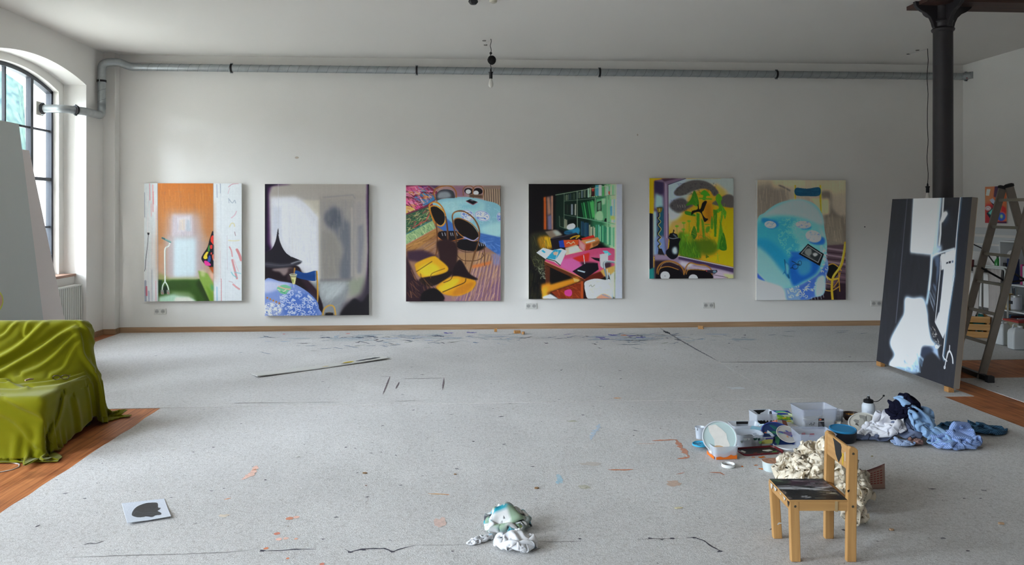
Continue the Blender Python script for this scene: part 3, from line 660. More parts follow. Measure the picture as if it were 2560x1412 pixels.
A.P([(200, 1290), (360, 1255), (560, 1300), (600, 1338), (200, 1338)], '#b5dcc6', b=12); A.P([(300, 1225), (520, 1240), (600, 1300), (430, 1290)], '#9ab58a', b=12, a=.6)
A.P([(380, 1290), (520, 1290), (590, 1338), (360, 1338)], '#e4ece2', b=8)
A.P([(197, 1110), (235, 1110), (225, 1230), (200, 1250)], '#1b3a1c', b=6)
A.PC([(272, 1170), (290, 1190), (292, 1240), (270, 1255), (250, 1240), (252, 1190)], '#16281a', b=3)
A.C([(322, 712), (305, 745), (270, 775), (265, 850), (267, 1000), (268, 1130)], 15, '#dfe8e4'); A.C([(316, 730), (280, 768), (273, 860), (274, 1060)], 4, '#8fa6a4')
A.C([(268, 1125), (245, 1165), (238, 1210), (240, 1240)], 13, '#c9dcd4'); A.C([(268, 1125), (292, 1165), (305, 1210), (303, 1240)], 13, '#cfe0d8')
A.L([(240, 662), (325, 705)], 20, '#7fa6a6'); A.L([(238, 662), (262, 672)], 16, '#3f6468'); A.L([(262, 680), (330, 712)], 5, '#4d7476')
for x in (240, 303): A.P([(x-18, 1215), (x+14, 1215), (x+16, 1262), (x-16, 1262)], '#8a8f88', b=2); A.L([(x-8, 1240), (x+8, 1256)], 6, '#b0685c')
A.PC([(783, 600), (745, 670), (720, 760), (670, 840), (655, 885), (685, 935), (735, 968), (785, 970)], '#15121c', b=1)
for c, p in (('#e0402e', [(760, 650), (784, 640), (784, 730), (765, 715), (752, 690)]), ('#d83a34', [(748, 745), (772, 740), (770, 775), (750, 780)]), ('#e8d23e', [(690, 838), (712, 812), (730, 815), (716, 850), (718, 880), (690, 888), (676, 870)]),
             ('#3f8f3c', [(728, 760), (742, 738), (742, 800), (724, 805)]), ('#2e55a8', [(735, 855), (752, 860), (750, 915), (722, 915)]), ('#e03a9a', [(684, 912), (712, 908), (752, 940), (748, 958), (700, 955)]), ('#e86a4a', [(770, 850), (786, 840), (786, 905), (775, 890)]), ('#d84a3a', [(752, 825), (768, 818), (762, 845)])):
    A.PC(p, c)
A.P([(735, 975), (786, 970), (786, 1050)], '#b5561e', b=4); A.P([(735, 1020), (787, 1050), (787, 1120), (752, 1080)], '#dfb49c', b=8)
A.L([(188, 78), (195, 1338)], 5, '#8e94a4'); A.L([(783, 80), (787, 1338)], 4, '#9aa4b0')
for x, y0, y1, c, w in ((105, 85, 260, '#d9607a', 6), (138, 100, 380, '#efb4bc', 14), (143, 170, 300, '#e68a94', 8), (120, 300, 430, '#eec4cc', 8), (50, 180, 440, '#8d96ac', 7), (180, 320, 470, '#d8a8b8', 5), (128, 1000, 1330, '#7d8aa0', 4), (170, 1120, 1335, '#e0b8c4', 12), (820, 95, 230, '#a9b0c4', 10), (857, 85, 185, '#6e7c98', 6), (862, 190, 600, '#c9d2da', 5), (930, 640, 1000, '#d2cdd6', 6), (866, 1100, 1336, '#c0505e', 6), (820, 1190, 1330, '#9ecbe0', 16), (858, 800, 1100, '#d0a8b0', 3), (910, 880, 1338, '#ccd6dc', 4), (60, 1120, 1330, '#8f98b0', 22), (70, 1180, 1270, '#c9566c', 18), (95, 1230, 1338, '#a0aac0', 16)):
    A.L([(x, y0), (x+3, y1)], w, c, b=1.5, a=.75)
A.L([(92, 615), (80, 760), (62, 900), (58, 990), (48, 1015)], 5, '#34363e'); A.P([(78, 604), (104, 604), (100, 628), (84, 628)], '#22242c'); A.P([(76, 596), (112, 596), (112, 640), (100, 640), (104, 606), (76, 606)], '#f2f4f6', a=.6)
for p, c, w in (([(945, 120), (985, 90), (1050, 82)], '#c9788a', 7), ([(955, 135), (940, 190)], '#d8a8b8', 5), ([(948, 240), (950, 290)], '#7888a0', 5), ([(955, 255), (985, 290), (1010, 262), (1020, 290)], '#98a8b8', 9), ([(975, 450), (1010, 420), (1030, 380)], '#d8b0c0', 10), ([(955, 545), (975, 510), (1000, 510), (1010, 540)], '#dcd49a', 10), ([(1010, 600), (1020, 640)], '#8a5a6a', 6), ([(945, 690), (1000, 695), (1060, 690)], '#e2dcb0', 10),
                ([(955, 760), (975, 800), (985, 860)], '#d08088', 14), ([(985, 900), (1005, 980), (1025, 1060), (1035, 1095)], '#cf7a80', 22), ([(1035, 790), (1060, 840), (1080, 900)], '#cf6a6e', 28), ([(975, 1030), (995, 1060), (1030, 1085)], '#7cc4cc', 12), ([(1010, 1030), (1075, 1045)], '#8ccad2', 10), ([(995, 1160), (1030, 1190), (1060, 1210)], '#d88a90', 18), ([(950, 1125), (990, 1140)], '#c8a0a8', 5), ([(1000, 890), (1050, 1020)], '#dfa0a6', 5)):
    A.C(p, w, c, a=.7, b=1)
A.grain(.014)
canvas('canvas_painting', 'painting of an orange room with a walking stick, leftmost on the back wall', wallrect(*crop(Q, 350, 440, 4.28)[0], *crop(Q, 350, 440, 4.28)[2]), A, '#cfd4d8')

# ---- 2: grey room, black pendant lamp, blue table
Q = [(46, 77), (1034, 77), (1040, 1330), (50, 1334)]
A = Art(264, 334, Q, '#a8a49e', 2)
A.P([(46, 77), (1034, 77), (1034, 380), (46, 380)], '#a9a49c', to='#aaa6a2', b=10)
A.P([(560, 200), (900, 200), (900, 1000), (570, 1000)], '#9c9894', b=8)
A.P([(560, 180), (1034, 170), (1034, 230), (560, 230)], '#a39d96', b=14); A.P([(890, 250), (1000, 250), (1000, 900), (880, 900)], '#a29d9a', b=14)
A.P([(100, 200), (330, 195), (470, 260), (560, 380), (568, 900), (570, 1200), (400, 900), (100, 700)], '#dadde4', b=14)
A.P([(140, 230), (300, 225), (420, 330), (530, 500), (545, 900), (400, 860), (130, 500)], '#e3e7ef', b=20)
A.P([(400, 230), (560, 230), (560, 400), (470, 300)], '#cdc9b8', b=9, a=.7)
A.P([(120, 300), (200, 300), (200, 600), (120, 560)], '#c5cddc', b=16, a=.6)
A.strokes([(120, 220), (560, 220), (560, 860), (120, 700)], ['#eef0f4', '#cfd4e0', '#d8d8d2'], 160, 130, 6, 88, 5, .3, 1)
A.PC([(640, 330), (700, 290), (770, 330), (790, 400), (850, 450), (865, 560), (862, 980), (770, 990), (745, 860), (790, 700), (720, 560), (640, 480), (610, 400)], '#6f737c', b=18)
A.PC([(640, 340), (730, 320), (770, 420), (740, 500), (660, 480), (620, 420)], '#5c616c', b=16)
A.P([(590, 520), (720, 560), (770, 720), (740, 960), (590, 990)], '#8d8a84', b=22, a=.8)
A.P([(862, 300), (880, 300), (882, 960), (864, 960)], '#b2aca4', b=4, a=.7); A.L([(560, 230), (566, 600), (570, 1000)], 7, '#b9b4a4', b=2); A.L([(600, 205), (880, 180), (900, 215)], 6, '#86848a', b=3)
A.P([(930, 480), (975, 460), (985, 600), (960, 930), (925, 930)], '#7e828c', b=12, a=.8)
A.P([(570, 985), (870, 975), (865, 1010), (575, 1015)], '#7c7a7c', b=9)
A.P([(440, 1010), (840, 1010), (860, 1060), (760, 1330), (560, 1330)], '#8d9296', b=18); A.P([(575, 1020), (830, 1015), (780, 1120), (640, 1200), (570, 1120)], '#b4bdbf', b=18)
A.P([(840, 1000), (1000, 960), (980, 1120), (860, 1150)], '#8f9884', b=20, a=.8); A.strokes([(560, 1010), (850, 1010), (800, 1250), (560, 1250)], ['#c9d0d2', '#7c8288', '#a8b0b0'], 60, 140, 8, -50, 25, .35, 2)
A.strokes([(580, 200), (1010, 200), (1000, 1000), (580, 1000)], ['#b2aca2', '#8e8c90', '#a29a90', '#83868e'], 200, 150, 8, 88, 6, .25, 2)
A.P([(46, 77), (300, 77), (110, 95), (85, 180), (100, 640), (120, 700), (50, 760)], '#3c1a4a', b=12); A.P([(46, 77), (180, 77), (75, 110), (70, 640), (100, 700), (50, 740)], '#150c20', b=7)
A.P([(1012, 77), (1034, 77), (1040, 1330), (1000, 1330), (1025, 700), (1010, 300)], '#4a2a58', b=7); A.P([(1024, 77), (1034, 77), (1040, 1330), (1015, 1330), (1030, 700)], '#141018', b=4)
A.P([(960, 1130), (1040, 900), (1040, 1334), (760, 1334), (800, 1220)], '#3a3340', b=24); A.PC([(1040, 1130), (970, 1200), (900, 1170), (840, 1220), (780, 1290), (790, 1340), (1045, 1345)], '#1c191e', b=8)
A.PC([(50, 860), (340, 850), (420, 960), (560, 1130), (560, 1330), (50, 1330)], '#1b1018', b=5); A.P([(350, 870), (400, 920), (560, 1110), (530, 1200), (400, 1000)], '#32202c', b=10)
A.PC([(125, 885), (280, 870), (320, 890), (270, 920), (230, 950), (190, 915), (140, 905)], '#8a7c7c', b=6); A.P([(270, 880), (340, 870), (330, 1010), (260, 990)], '#3c2c30', b=9)
A.C([(174, 80), (176, 300), (174, 500)], 3, '#c9ccd4')
A.PC([(174, 500), (185, 590), (215, 680), (270, 750), (375, 800), (400, 815), (360, 845), (230, 870), (50, 868), (50, 740), (110, 700), (150, 620)], '#1f1c26', b=1)
A.PC([(60, 820), (200, 835), (330, 825), (400, 815), (350, 850), (200, 872), (60, 862)], '#3b3a45', b=3); A.C([(300, 835), (370, 812), (400, 818)], 9, '#b8c0c8', b=2); A.C([(180, 560), (200, 640), (250, 720), (300, 770)], 5, '#c9ced8', b=1.5); A.C([(60, 840), (200, 853), (320, 840)], 5, '#5c5a66')
A.L([(332, 880), (328, 940)], 14, '#a87a3a'); A.PC([(342, 900), (430, 925), (538, 905), (535, 995), (440, 990), (345, 960)], '#174a92', b=1); A.P([(345, 925), (530, 940), (530, 995), (345, 965)], '#113a7c', b=6, a=.7)
A.L([(528, 910), (532, 995)], 4, '#e8ecf2', a=.7); A.C([(542, 908), (548, 1000), (552, 1130), (548, 1200)], 12, '#d9a83c'); A.C([(536, 912), (541, 1010), (545, 1190)], 4, '#8a5c1c')
A.PC([(50, 995), (200, 1005), (330, 1030), (450, 1100), (540, 1190), (562, 1260), (548, 1334), (50, 1334)], '#7d96d4', b=1); A.PC([(50, 1000), (200, 1010), (300, 1035), (180, 1080), (50, 1110)], '#c2cbea', b=12)
A.P([(230, 1130), (450, 1110), (540, 1190), (555, 1330), (230, 1330)], '#4f74c8', b=18)
A.curls([(180, 1090), (300, 1080), (440, 1110), (530, 1190), (550, 1260), (540, 1330), (220, 1330)], '#d4def4', 110, 20, 7, .9); A.curls([(250, 1050), (420, 1110), (520, 1190), (400, 1200)], '#a8bce8', 50, 14, 5, .8)
A.E(120, 1270, 95, 70, '#eef2fa'); A.E(120, 1270, 90, 64, '#4a6cc0', w=4); A.curls([(50, 1210), (200, 1210), (212, 1330), (50, 1330)], '#5d7cc8', 55, 14, 4)
A.PC([(165, 1065), (235, 1035), (300, 1065), (270, 1100), (250, 1125), (200, 1115)], '#79c49a'); A.C([(180, 1050), (230, 1070), (290, 1080)], 10, '#eab4a4'); A.C([(175, 1080), (220, 1100), (250, 1085)], 8, '#f2d8cc'); A.C([(200, 1095), (240, 1115)], 8, '#3fa878')
A.P([(285, 938), (352, 938), (335, 1030), (312, 1032)], '#a8a878', a=.85); A.P([(300, 965), (345, 965), (335, 1030), (314, 1030)], '#d9d69a'); A.E(319, 940, 34, 9, '#dfe8e0', w=4); A.L([(322, 1030), (326, 1062)], 4, '#dce4ec'); A.P([(305, 985), (320, 985), (322, 1020), (312, 1010)], '#7c8a2c', b=2)
for i in range(5): A.E(75+i*28, 1160+i*13, 9, 10, '#c99a5c'); A.E(75+i*28, 1160+i*13, 5, 5, '#a85a2c')
A.C([(600, 1334), (612, 1270), (660, 1235), (705, 1250), (722, 1334)], 14, '#c9a04c'); A.C([(610, 1330), (660, 1300), (715, 1330)], 5, '#8a6a2c'); A.P([(625, 1305), (700, 1305), (700, 1334), (620, 1334)], '#141014', b=4)
A.grain(.012)
q = crop(Q, 650, 440, 3.817); canvas('canvas_painting', 'painting of a grey room with black pendant lamp and blue table, second from left', wallrect(*q[0], *q[2]), A, '#cbcfd2')

# ---- 3: bentwood chairs round a turquoise table
Q = [(64, 100), (1076, 102), (1076, 1338), (70, 1340)]
A = Art(244, 296, Q, '#8a6a56', 3)
A.P([(64, 560), (1076, 560), (1076, 1340), (70, 1340)], '#9a744e', to='#8a6878', tv=(.5, 1)); A.P([(300, 100), (1076, 100), (1076, 330), (420, 230)], '#a88a8a', b=6)
A.P([(560, 110), (700, 110), (700, 230), (590, 230)], '#8e6a80', b=15); A.P([(290, 100), (420, 105), (400, 150)], '#4c3858', b=8)
for i in range(9): x = 890+i*24; A.L([(x, 135+i*2), (x+6, 250+i*9)], 15, '#b09c82'); A.L([(x+11, 140), (x+16, 270+i*8)], 8, '#4c3e34');
A.P([(890, 110), (1076, 102), (1076, 130), (890, 150)], '#8d7c70', b=5)
A.P([(64, 100), (300, 100), (400, 170), (385, 330), (330, 600), (64, 745)], '#7a2c48', b=2)
for p, c in (([(64, 120), (180, 105), (290, 140), (200, 185), (64, 160)], '#c75a86'), ([(64, 180), (190, 190), (120, 225), (64, 215)], '#dd84a8'), ([(64, 240), (140, 250), (240, 330), (180, 360), (64, 300)], '#d0508c'), ([(150, 230), (260, 180), (380, 200), (370, 260), (270, 320)], '#3f7fb0'), ([(64, 320), (130, 330), (170, 360), (64, 405)], '#d9b25c'), ([(210, 240), (290, 210), (340, 240), (280, 255)], '#d98a3c'), ([(230, 110), (300, 105), (260, 160)], '#5a3068')): A.P(p, c, b=2)
A.strokes([(64, 110), (300, 110), (380, 190), (240, 350), (64, 400)], ['#e8a8c0', '#a8305c', '#c86a94', '#5c1c38', '#4a98c0', '#d8a050', '#eac0b0'], 260, 60, 9, 20, 45, .8)
A.P([(64, 420), (330, 320), (400, 470), (250, 560), (64, 620)], '#2f5a40', b=3); A.strokes([(64, 430), (330, 330), (400, 470), (64, 610)], ['#7a9a5c', '#c9b07a', '#1c3c30', '#4a7c58', '#b04a4c', '#8a7c4c', '#d0c090'], 300, 50, 7, -20, 50, .8)
A.P([(64, 620), (350, 480), (385, 560), (64, 740)], '#8fb07c', b=2); A.strokes([(64, 620), (350, 490), (385, 560), (64, 740)], ['#b9d09a', '#5c8c5c', '#d0d8a8', '#3c6c54'], 160, 26, 7, 60, 30, .8); A.L([(64, 628), (350, 470)], 8, '#1c6a7c'); A.L([(64, 742), (220, 655), (385, 562)], 7, '#c98a7c'); A.L([(140, 555), (280, 480), (320, 400)], 8, '#c8404c')
A.P([(385, 565), (64, 750), (70, 860), (420, 620)], '#a87a44', b=4)
A.strokes([(64, 750), (420, 580), (560, 800), (300, 900), (64, 900)], ['#b98a4c', '#8a5c34', '#c99a5c', '#6c4428'], 130, 160, 10, -28, 8, .6, 1)
A.P([(75, 800), (250, 790), (420, 860), (330, 940), (80, 900)], '#3c2838', b=14); A.P([(70, 850), (180, 1100), (420, 1250), (480, 1340), (70, 1340)], '#2b1820', b=8)
A.P([(560, 820), (1076, 820), (1076, 1340), (560, 1340)], '#a07c58', b=10); A.P([(780, 960), (1076, 900), (1076, 1340), (560, 1340)], '#94747c', b=24); A.P([(700, 1240), (1076, 1100), (1076, 1340), (560, 1340)], '#7c5c7c', b=28, a=.8)
for i in range(11): A.L([(840+i*30, 800+i*15), (700+i*42, 1340)], 8, '#d0aa80', a=.7); A.L([(855+i*30, 800+i*15), (718+i*42, 1340)], 9, '#6c4c5c', a=.6, b=2)
A.strokes([(580, 830), (1076, 830), (1076, 1340), (580, 1340)], ['#c9a070', '#8a6450', '#6c4c60', '#d8b48c', '#a87c50'], 200, 150, 9, 112, 8, .45, 1)
A.P([(760, 960), (980, 910), (960, 950), (780, 990)], '#c9763c', b=9)
A.PC([(350, 290), (500, 240), (720, 228), (900, 262), (1080, 345), (1076, 660), (960, 650), (780, 590), (600, 540), (450, 420)], '#84bccb', b=1)
A.PC([(400, 300), (560, 255), (740, 250), (900, 290), (860, 420), (600, 420), (480, 380)], '#9ed0d6', b=16); A.PC([(860, 560), (1076, 500), (1076, 640), (960, 640)], '#a8d8dc', b=18); A.P([(640, 300), (860, 290), (820, 350), (640, 360)], '#7cc0d0', b=18, a=.7)
A.curls([(450, 280), (900, 280), (1070, 380), (1070, 620), (880, 600), (500, 380)], '#bfe0e6', 60, 34, 5, .4)
A.P([(400, 540), (480, 440), (600, 540), (840, 610), (1076, 660), (1076, 870), (920, 760), (700, 690), (480, 600)], '#3f6cb4', b=3); A.strokes([(840, 620), (1076, 660), (1076, 850), (900, 750)], ['#5c8cd0', '#2c58a4', '#7ca4d8'], 70, 60, 9, 30, 40, .5)
A.P([(970, 830), (1076, 840), (1070, 960), (1000, 960)], '#8a80a8', b=7, a=.7)
for x in (1010, 1035, 1055): A.L([(x, 840), (x-6, 940)], 5, '#6c8cc0')
for cx, cy, rx, ry, ro in ((720, 425, 78, 58, 25), (880, 430, 85, 55, 18), (1062, 440, 30, 50, 0)): A.E(cx, cy, rx, ry, '#dce6f4', rot=ro); A.E(cx, cy, rx-6, ry-6, '#4a74c8', rot=ro, w=4); A.curls([(cx-rx*.7, cy-ry*.7), (cx+rx*.7, cy-ry*.7), (cx+rx*.7, cy+ry*.7), (cx-rx*.7, cy+ry*.7)], '#3c64bc', 16, 15, 5)
A.P([(705, 270), (750, 250), (828, 280), (780, 308)], '#141218'); A.L([(705, 272), (780, 312), (828, 284)], 5, '#a0405c'); A.P([(735, 258), (765, 258), (790, 268), (770, 272)], '#6c6c7c')
def chair_back(pts, fill, rim, hi):
    A.PC(pts, fill); A.L(list(curve(pts, True)), 12, rim)
A.C([(395, 270), (362, 200), (380, 140), (450, 112), (540, 112), (595, 165), (600, 230)], 13, '#9c6430'); A.C([(400, 262), (372, 200), (392, 150), (455, 122)], 4, '#dca060')
A.PC([(392, 262), (388, 200), (430, 155), (500, 145), (565, 165), (588, 230), (560, 240), (470, 240)], '#3c4048', b=1); A.PC([(410, 240), (420, 180), (500, 170), (540, 200), (530, 232)], '#8a949c', b=9)
for cx in (732, 832): A.C([(cx-55, 210), (cx-55, 140), (cx-10, 108), (cx+40, 118), (cx+62, 160), (cx+50, 235)], 9, '#8a5c34'); A.E(cx+3, 165, 48, 34, '#1a1216', rot=10); A.E(cx+(-3 if cx < 800 else -20), 170 if cx < 800 else 183, 28, 24, '#f0f0f2')
A.P([(740, 200), (880, 205), (880, 240), (740, 228)], '#5c4838', b=3)
# near chairs
A.PC([(420, 600), (520, 590), (640, 600), (690, 660), (600, 700), (460, 690), (410, 650)], '#171016'); A.C([(410, 660), (500, 705), (690, 665)], 8, '#c9742c'); A.C([(412, 720), (450, 780), (600, 790), (640, 760)], 8, '#4c3028')
A.PC([(600, 720), (680, 680), (830, 700), (915, 750), (860, 800), (700, 800), (620, 770)], '#141014'); A.C([(600, 770), (700, 815), (850, 800), (915, 755)], 9, '#5c4430')
for x in (450, 480, 540, 560, 605, 840, 865, 885, 905): A.L([(x, 610 if x < 700 else 715), (x+8, 640 if x < 700 else 750)], 7, '#c4d0dc', a=.8)
A.PC([(330, 340), (400, 335), (470, 400), (475, 490), (440, 530), (380, 490), (345, 420)], '#16100e'); A.L(list(curve([(325, 335), (400, 328), (480, 400), (482, 495), (440, 538), (372, 500), (338, 420)], True)), 13, '#c98a2c'); A.C([(400, 330), (478, 400), (480, 490), (442, 535)], 5, '#f0b850')
A.C([(375, 500), (322, 380), (315, 310), (370, 280), (430, 310), (480, 400), (505, 560), (515, 740)], 14, '#b8782c'); A.C([(322, 360), (320, 312), (370, 286), (428, 318)], 5, '#f0b450'); A.C([(385, 500), (400, 640), (395, 800), (345, 915), (180, 1020)], 13, '#6c4424'); A.C([(490, 440), (512, 600), (512, 740)], 16, '#5a3c28')
A.PC([(580, 480), (640, 458), (760, 520), (830, 610), (832, 670), (790, 690), (680, 640), (600, 560)], '#17100f'); A.L(list(curve([(576, 478), (640, 455), (765, 515), (836, 605), (836, 676), (785, 697), (672, 650), (595, 570)], True)), 10, '#a06c34'); A.C([(680, 655), (780, 694), (836, 660)], 8, '#b8b4d8')
A.C([(605, 700), (570, 520), (562, 420), (610, 380), (690, 385), (790, 460), (845, 570), (840, 700), (780, 900), (735, 1080)], 14, '#6c482c'); A.C([(566, 440), (572, 400), (620, 384)], 5, '#c88c48'); A.C([(615, 384), (700, 395), (790, 470), (838, 570)], 4, '#b08850'); A.C([(598, 620), (605, 800), (590, 950), (565, 1070), (470, 1140)], 14, '#54381f')
A.L([(700, 800), (700, 945)], 6, '#4c3020'); A.L([(900, 770), (905, 960)], 9, '#5c3c24'); A.C([(610, 850), (680, 905), (820, 905), (890, 860), (880, 830)], 8, '#5a3e28'); A.L([(800, 800), (735, 1070)], 12, '#6c4a2c')
A.PC([(400, 700), (600, 720), (600, 1000), (560, 1060), (420, 1120), (320, 1130), (420, 900)], '#2c1a1c', b=7); A.PC([(590, 950), (650, 900), (740, 1040), (830, 1110), (620, 1100), (560, 1060)], '#1c1014', b=4)
A.PC([(180, 930), (350, 860), (420, 890), (520, 990), (440, 1060), (280, 1100), (200, 1060), (170, 980)], '#d9a01c', b=4); A.PC([(200, 1000), (330, 930), (430, 1000), (300, 1080)], '#efc02c', b=13)
A.PC([(220, 1095), (400, 1060), (560, 1020), (480, 1120), (330, 1180), (240, 1150)], '#1c1210', b=5); A.PC([(390, 1180), (560, 1075), (700, 1090), (810, 1130), (770, 1220), (650, 1275), (520, 1275), (430, 1240)], '#cf9018', b=4); A.PC([(410, 1190), (560, 1100), (640, 1110), (560, 1200), (460, 1240)], '#ecbc28', b=12); A.PC([(640, 1180), (790, 1140), (700, 1250), (560, 1270)], '#c07c1c', b=10)
A.C([(185, 1020), (345, 915)], 7, '#4c2c14'); A.C([(330, 1090), (350, 1040), (480, 990)], 7, '#6c4414'); A.C([(460, 1240), (600, 1180), (690, 1140), (705, 1100)], 9, '#3c2414'); A.C([(470, 1140), (540, 1110), (570, 1060)], 7, '#3c2414')
A.strokes([(80, 1000), (180, 1000), (400, 1200), (400, 1300), (80, 1300)], ['#8a5c34', '#140c10', '#5c3c2c', '#a8784c'], 70, 130, 9, 60, 25, .45, 1); A.PC([(250, 1240), (380, 1200), (480, 1300), (420, 1340), (240, 1340)], '#0e080c', b=5)
A.grain(.012)
q = crop(Q, 1000, 440, 4.28); canvas('canvas_painting', 'painting of bentwood chairs around a turquoise table, third from left', wallrect(*q[0], *q[2]), A, '#bcc2c5')

# ---- 4: bookshelves and a crowded desk
Q = [(93, 85), (1088, 85), (1093, 1312), (99, 1316)]
A = Art(238, 294, Q, '#0d090c', 4)
A.P([(380, 190), (1020, 85), (1020, 790), (640, 640), (380, 560)], '#10241c', b=7); A.P([(760, 110), (1020, 85), (1020, 780), (760, 640)], '#2c6c48', b=20); A.P([(900, 85), (1020, 85), (1025, 800), (900, 740)], '#6fae7c', b=16); A.P([(960, 85), (1025, 85), (1025, 800), (960, 780)], '#b4d4a4', b=9)
def books(x0, x1, yt0, yt1, yb0, yb1, cols, w=14):
    x = x0
    while x < x1:
        t = (x-x0)/(x1-x0); yt = yt0+(yt1-yt0)*t + A.r.uniform(0, 22); yb = yb0+(yb1-yb0)*t; ww = w*A.r.uniform(.5, 1.3); A.P([(x, yt), (x+ww, yt-2), (x+ww, yb), (x, yb)], cols[A.r.randint(len(cols))], a=.9); x += ww + A.r.choice([1, 3, 8])
dk = ['#23352c', '#3c4c3c', '#6c7c64', '#1a2c28', '#8a9478', '#2c3c44', '#4c5c58']; md = ['#3c6c58', '#7c9c78', '#2c5c48', '#5c8c8c', '#a4b894', '#2f8050', '#1c4838']; lt = ['#9cd0a0', '#c4dcb4', '#7cc094', '#b0d8c0', '#8cc8b0', '#dce8cc', '#6cb080']
books(475, 610, 190, 165, 262, 245, dk); books(615, 720, 160, 130, 240, 228, dk+['#7c90a0'], 12); books(720, 930, 128, 90, 232, 212, md+lt+['#5ccc6c']); A.P([(760, 120), (795, 115), (795, 215), (760, 222)], '#3c1c1c'); A.P([(762, 130), (790, 130), (785, 165), (765, 165)], '#b83c34'); A.P([(800, 100), (835, 97), (835, 212), (800, 212)], '#4c9cac'); A.P([(836, 97), (868, 95), (868, 212), (836, 212)], '#d8e4d4')
books(930, 1015, 95, 85, 205, 200, lt); A.P([(940, 165), (956, 165), (956, 200), (942, 200)], '#c8503c')
books(480, 540, 290, 300, 400, 412, ['#18201c', '#26302a']); books(545, 606, 300, 300, 415, 425, ['#b0b4a4', '#1c2420', '#8a94a0', '#d0d0c0']); A.P([(620, 260), (800, 240), (800, 470), (620, 440)], '#0c2a1c', b=5)
for i, x in enumerate(range(650, 790, 22)): A.P([(x, 290-i*6), (x+14, 288-i*6), (x+44, 455+i*2), (x+28, 455+i*2)], ['#1f6a3c', '#3c9c58', '#184c30', '#2c8048'][i % 4])
A.P([(740, 280), (790, 268), (800, 440), (770, 450)], '#4cb060', b=3); A.P([(810, 250), (920, 235), (925, 485), (800, 465)], '#5ca474', b=5); A.P([(820, 280), (865, 265), (868, 380), (818, 385)], '#1c2c20'); A.P([(828, 292), (858, 280), (858, 362), (828, 366)], '#6c9478', b=2); A.PC([(810, 400), (850, 370), (880, 400), (880, 470), (830, 480), (806, 450)], '#9cd09c', b=4); A.P([(868, 245), (910, 240), (905, 300), (875, 310)], '#a4d0a8', b=3); A.P([(905, 455), (920, 452), (920, 492), (895, 485)], '#0c1410')
books(935, 1015, 235, 230, 490, 500, lt+['#8cb8c8'], 16); A.P([(958, 325), (982, 320), (982, 430), (960, 430)], '#5ca4b8'); A.P([(965, 425), (1010, 430), (1010, 470), (965, 465)], '#b8d86c', b=4)
books(425, 470, 430, 440, 540, 556, ['#1f2a20', '#3c4434']); books(475, 510, 445, 450, 560, 570, ['#4c4c3c', '#9c9c84']); A.P([(510, 470), (606, 460), (606, 640), (510, 600)], '#08100c', b=3); books(650, 730, 480, 500, 640, 660, ['#1c3c5c', '#28506c', '#102030', '#2c4c60']); books(735, 800, 520, 540, 640, 660, ['#9ca488', '#c8c8ac', '#5c6c50'], 18); books(805, 1015, 515, 545, 680, 770, ['#5cb484', '#8cd0a0', '#38906c', '#7cc8b8', '#b4dcb0', '#2c8060', '#a0cc94'], 17)
for p in ([(470, 190), (470, 560)], [(380, 205), (1020, 90)], [(470, 270), (760, 245), (925, 210), (1015, 205)], [(608, 165), (612, 600)], [(470, 415), (610, 440), (800, 468), (1015, 515)], [(925, 90), (930, 500)], [(930, 500), (930, 700)], [(800, 240), (800, 468)], [(420, 430), (425, 540), (560, 590)]): A.L(p, 6, '#b4ccac' if p[0][0] > 600 or p[1][0] > 900 else '#6c8470', a=.75)
A.L([(610, 440), (1015, 520)], 8, '#7cc89c', a=.7)
A.P([(250, 220), (350, 210), (355, 580), (255, 582)], '#1c0c0c', b=6); A.P([(254, 230), (278, 222), (285, 575), (256, 575)], '#b8541c', b=4); A.P([(285, 225), (350, 212), (352, 575), (290, 575)], '#4c4048', b=4); A.P([(335, 215), (352, 212), (353, 575), (340, 575)], '#c08a6c', b=3); A.P([(290, 230), (315, 230), (330, 400), (300, 420)], '#a87c64', b=7); A.P([(300, 430), (335, 420), (338, 570), (305, 575)], '#6c6884', b=6)
A.PC([(110, 640), (200, 600), (300, 600), (350, 700), (300, 800), (260, 1000), (180, 990), (120, 850)], '#28281c', b=14); A.PC([(200, 660), (330, 650), (360, 740), (330, 780), (230, 780)], '#a87414', b=14); A.PC([(260, 660), (330, 665), (350, 740), (290, 760)], '#d8a01c', b=10); A.P([(270, 595), (380, 575), (455, 630), (330, 665)], '#7c6c5c', b=4); A.P([(350, 590), (400, 580), (450, 628), (390, 640)], '#a0a8a0', b=7)
A.strokes([(110, 620), (330, 620), (330, 1000), (110, 1000)], ['#4c5430', '#0c0c08', '#7c7c3c', '#1c2414'], 120, 130, 4, 75, 30, .5); A.curls([(130, 820), (280, 820), (280, 1110), (160, 1000)], '#8a946c', 26, 50, 3, .5)
A.PC([(520, 520), (570, 508), (592, 540), (560, 575), (510, 570), (500, 545)], '#d4d8cc', b=2); A.PC([(560, 570), (620, 550), (640, 590), (600, 640), (480, 620), (490, 590)], '#2c7ca0', b=3); A.P([(475, 590), (560, 595), (560, 625), (480, 620)], '#1c4c6c', b=3)
A.P([(325, 672), (600, 605), (640, 640), (520, 700), (420, 720), (420, 770), (350, 790)], '#1c161c', b=2); A.L([(335, 668), (470, 645), (600, 612)], 6, '#4c4850'); A.C([(540, 668), (580, 648), (635, 640), (600, 668)], 12, '#d89c1c'); A.P([(650, 670), (780, 632), (800, 655), (680, 690)], '#c8281c', b=1)
A.P([(650, 690), (830, 655), (850, 690), (830, 740), (700, 800), (690, 740)], '#c8844c', b=2); A.P([(700, 705), (800, 680), (800, 695), (705, 722)], '#f0dcc0'); A.P([(700, 730), (760, 720), (740, 800), (700, 830)], '#a83c1c', b=5); A.P([(770, 720), (850, 685), (850, 720), (780, 760)], '#8a5428', b=3)
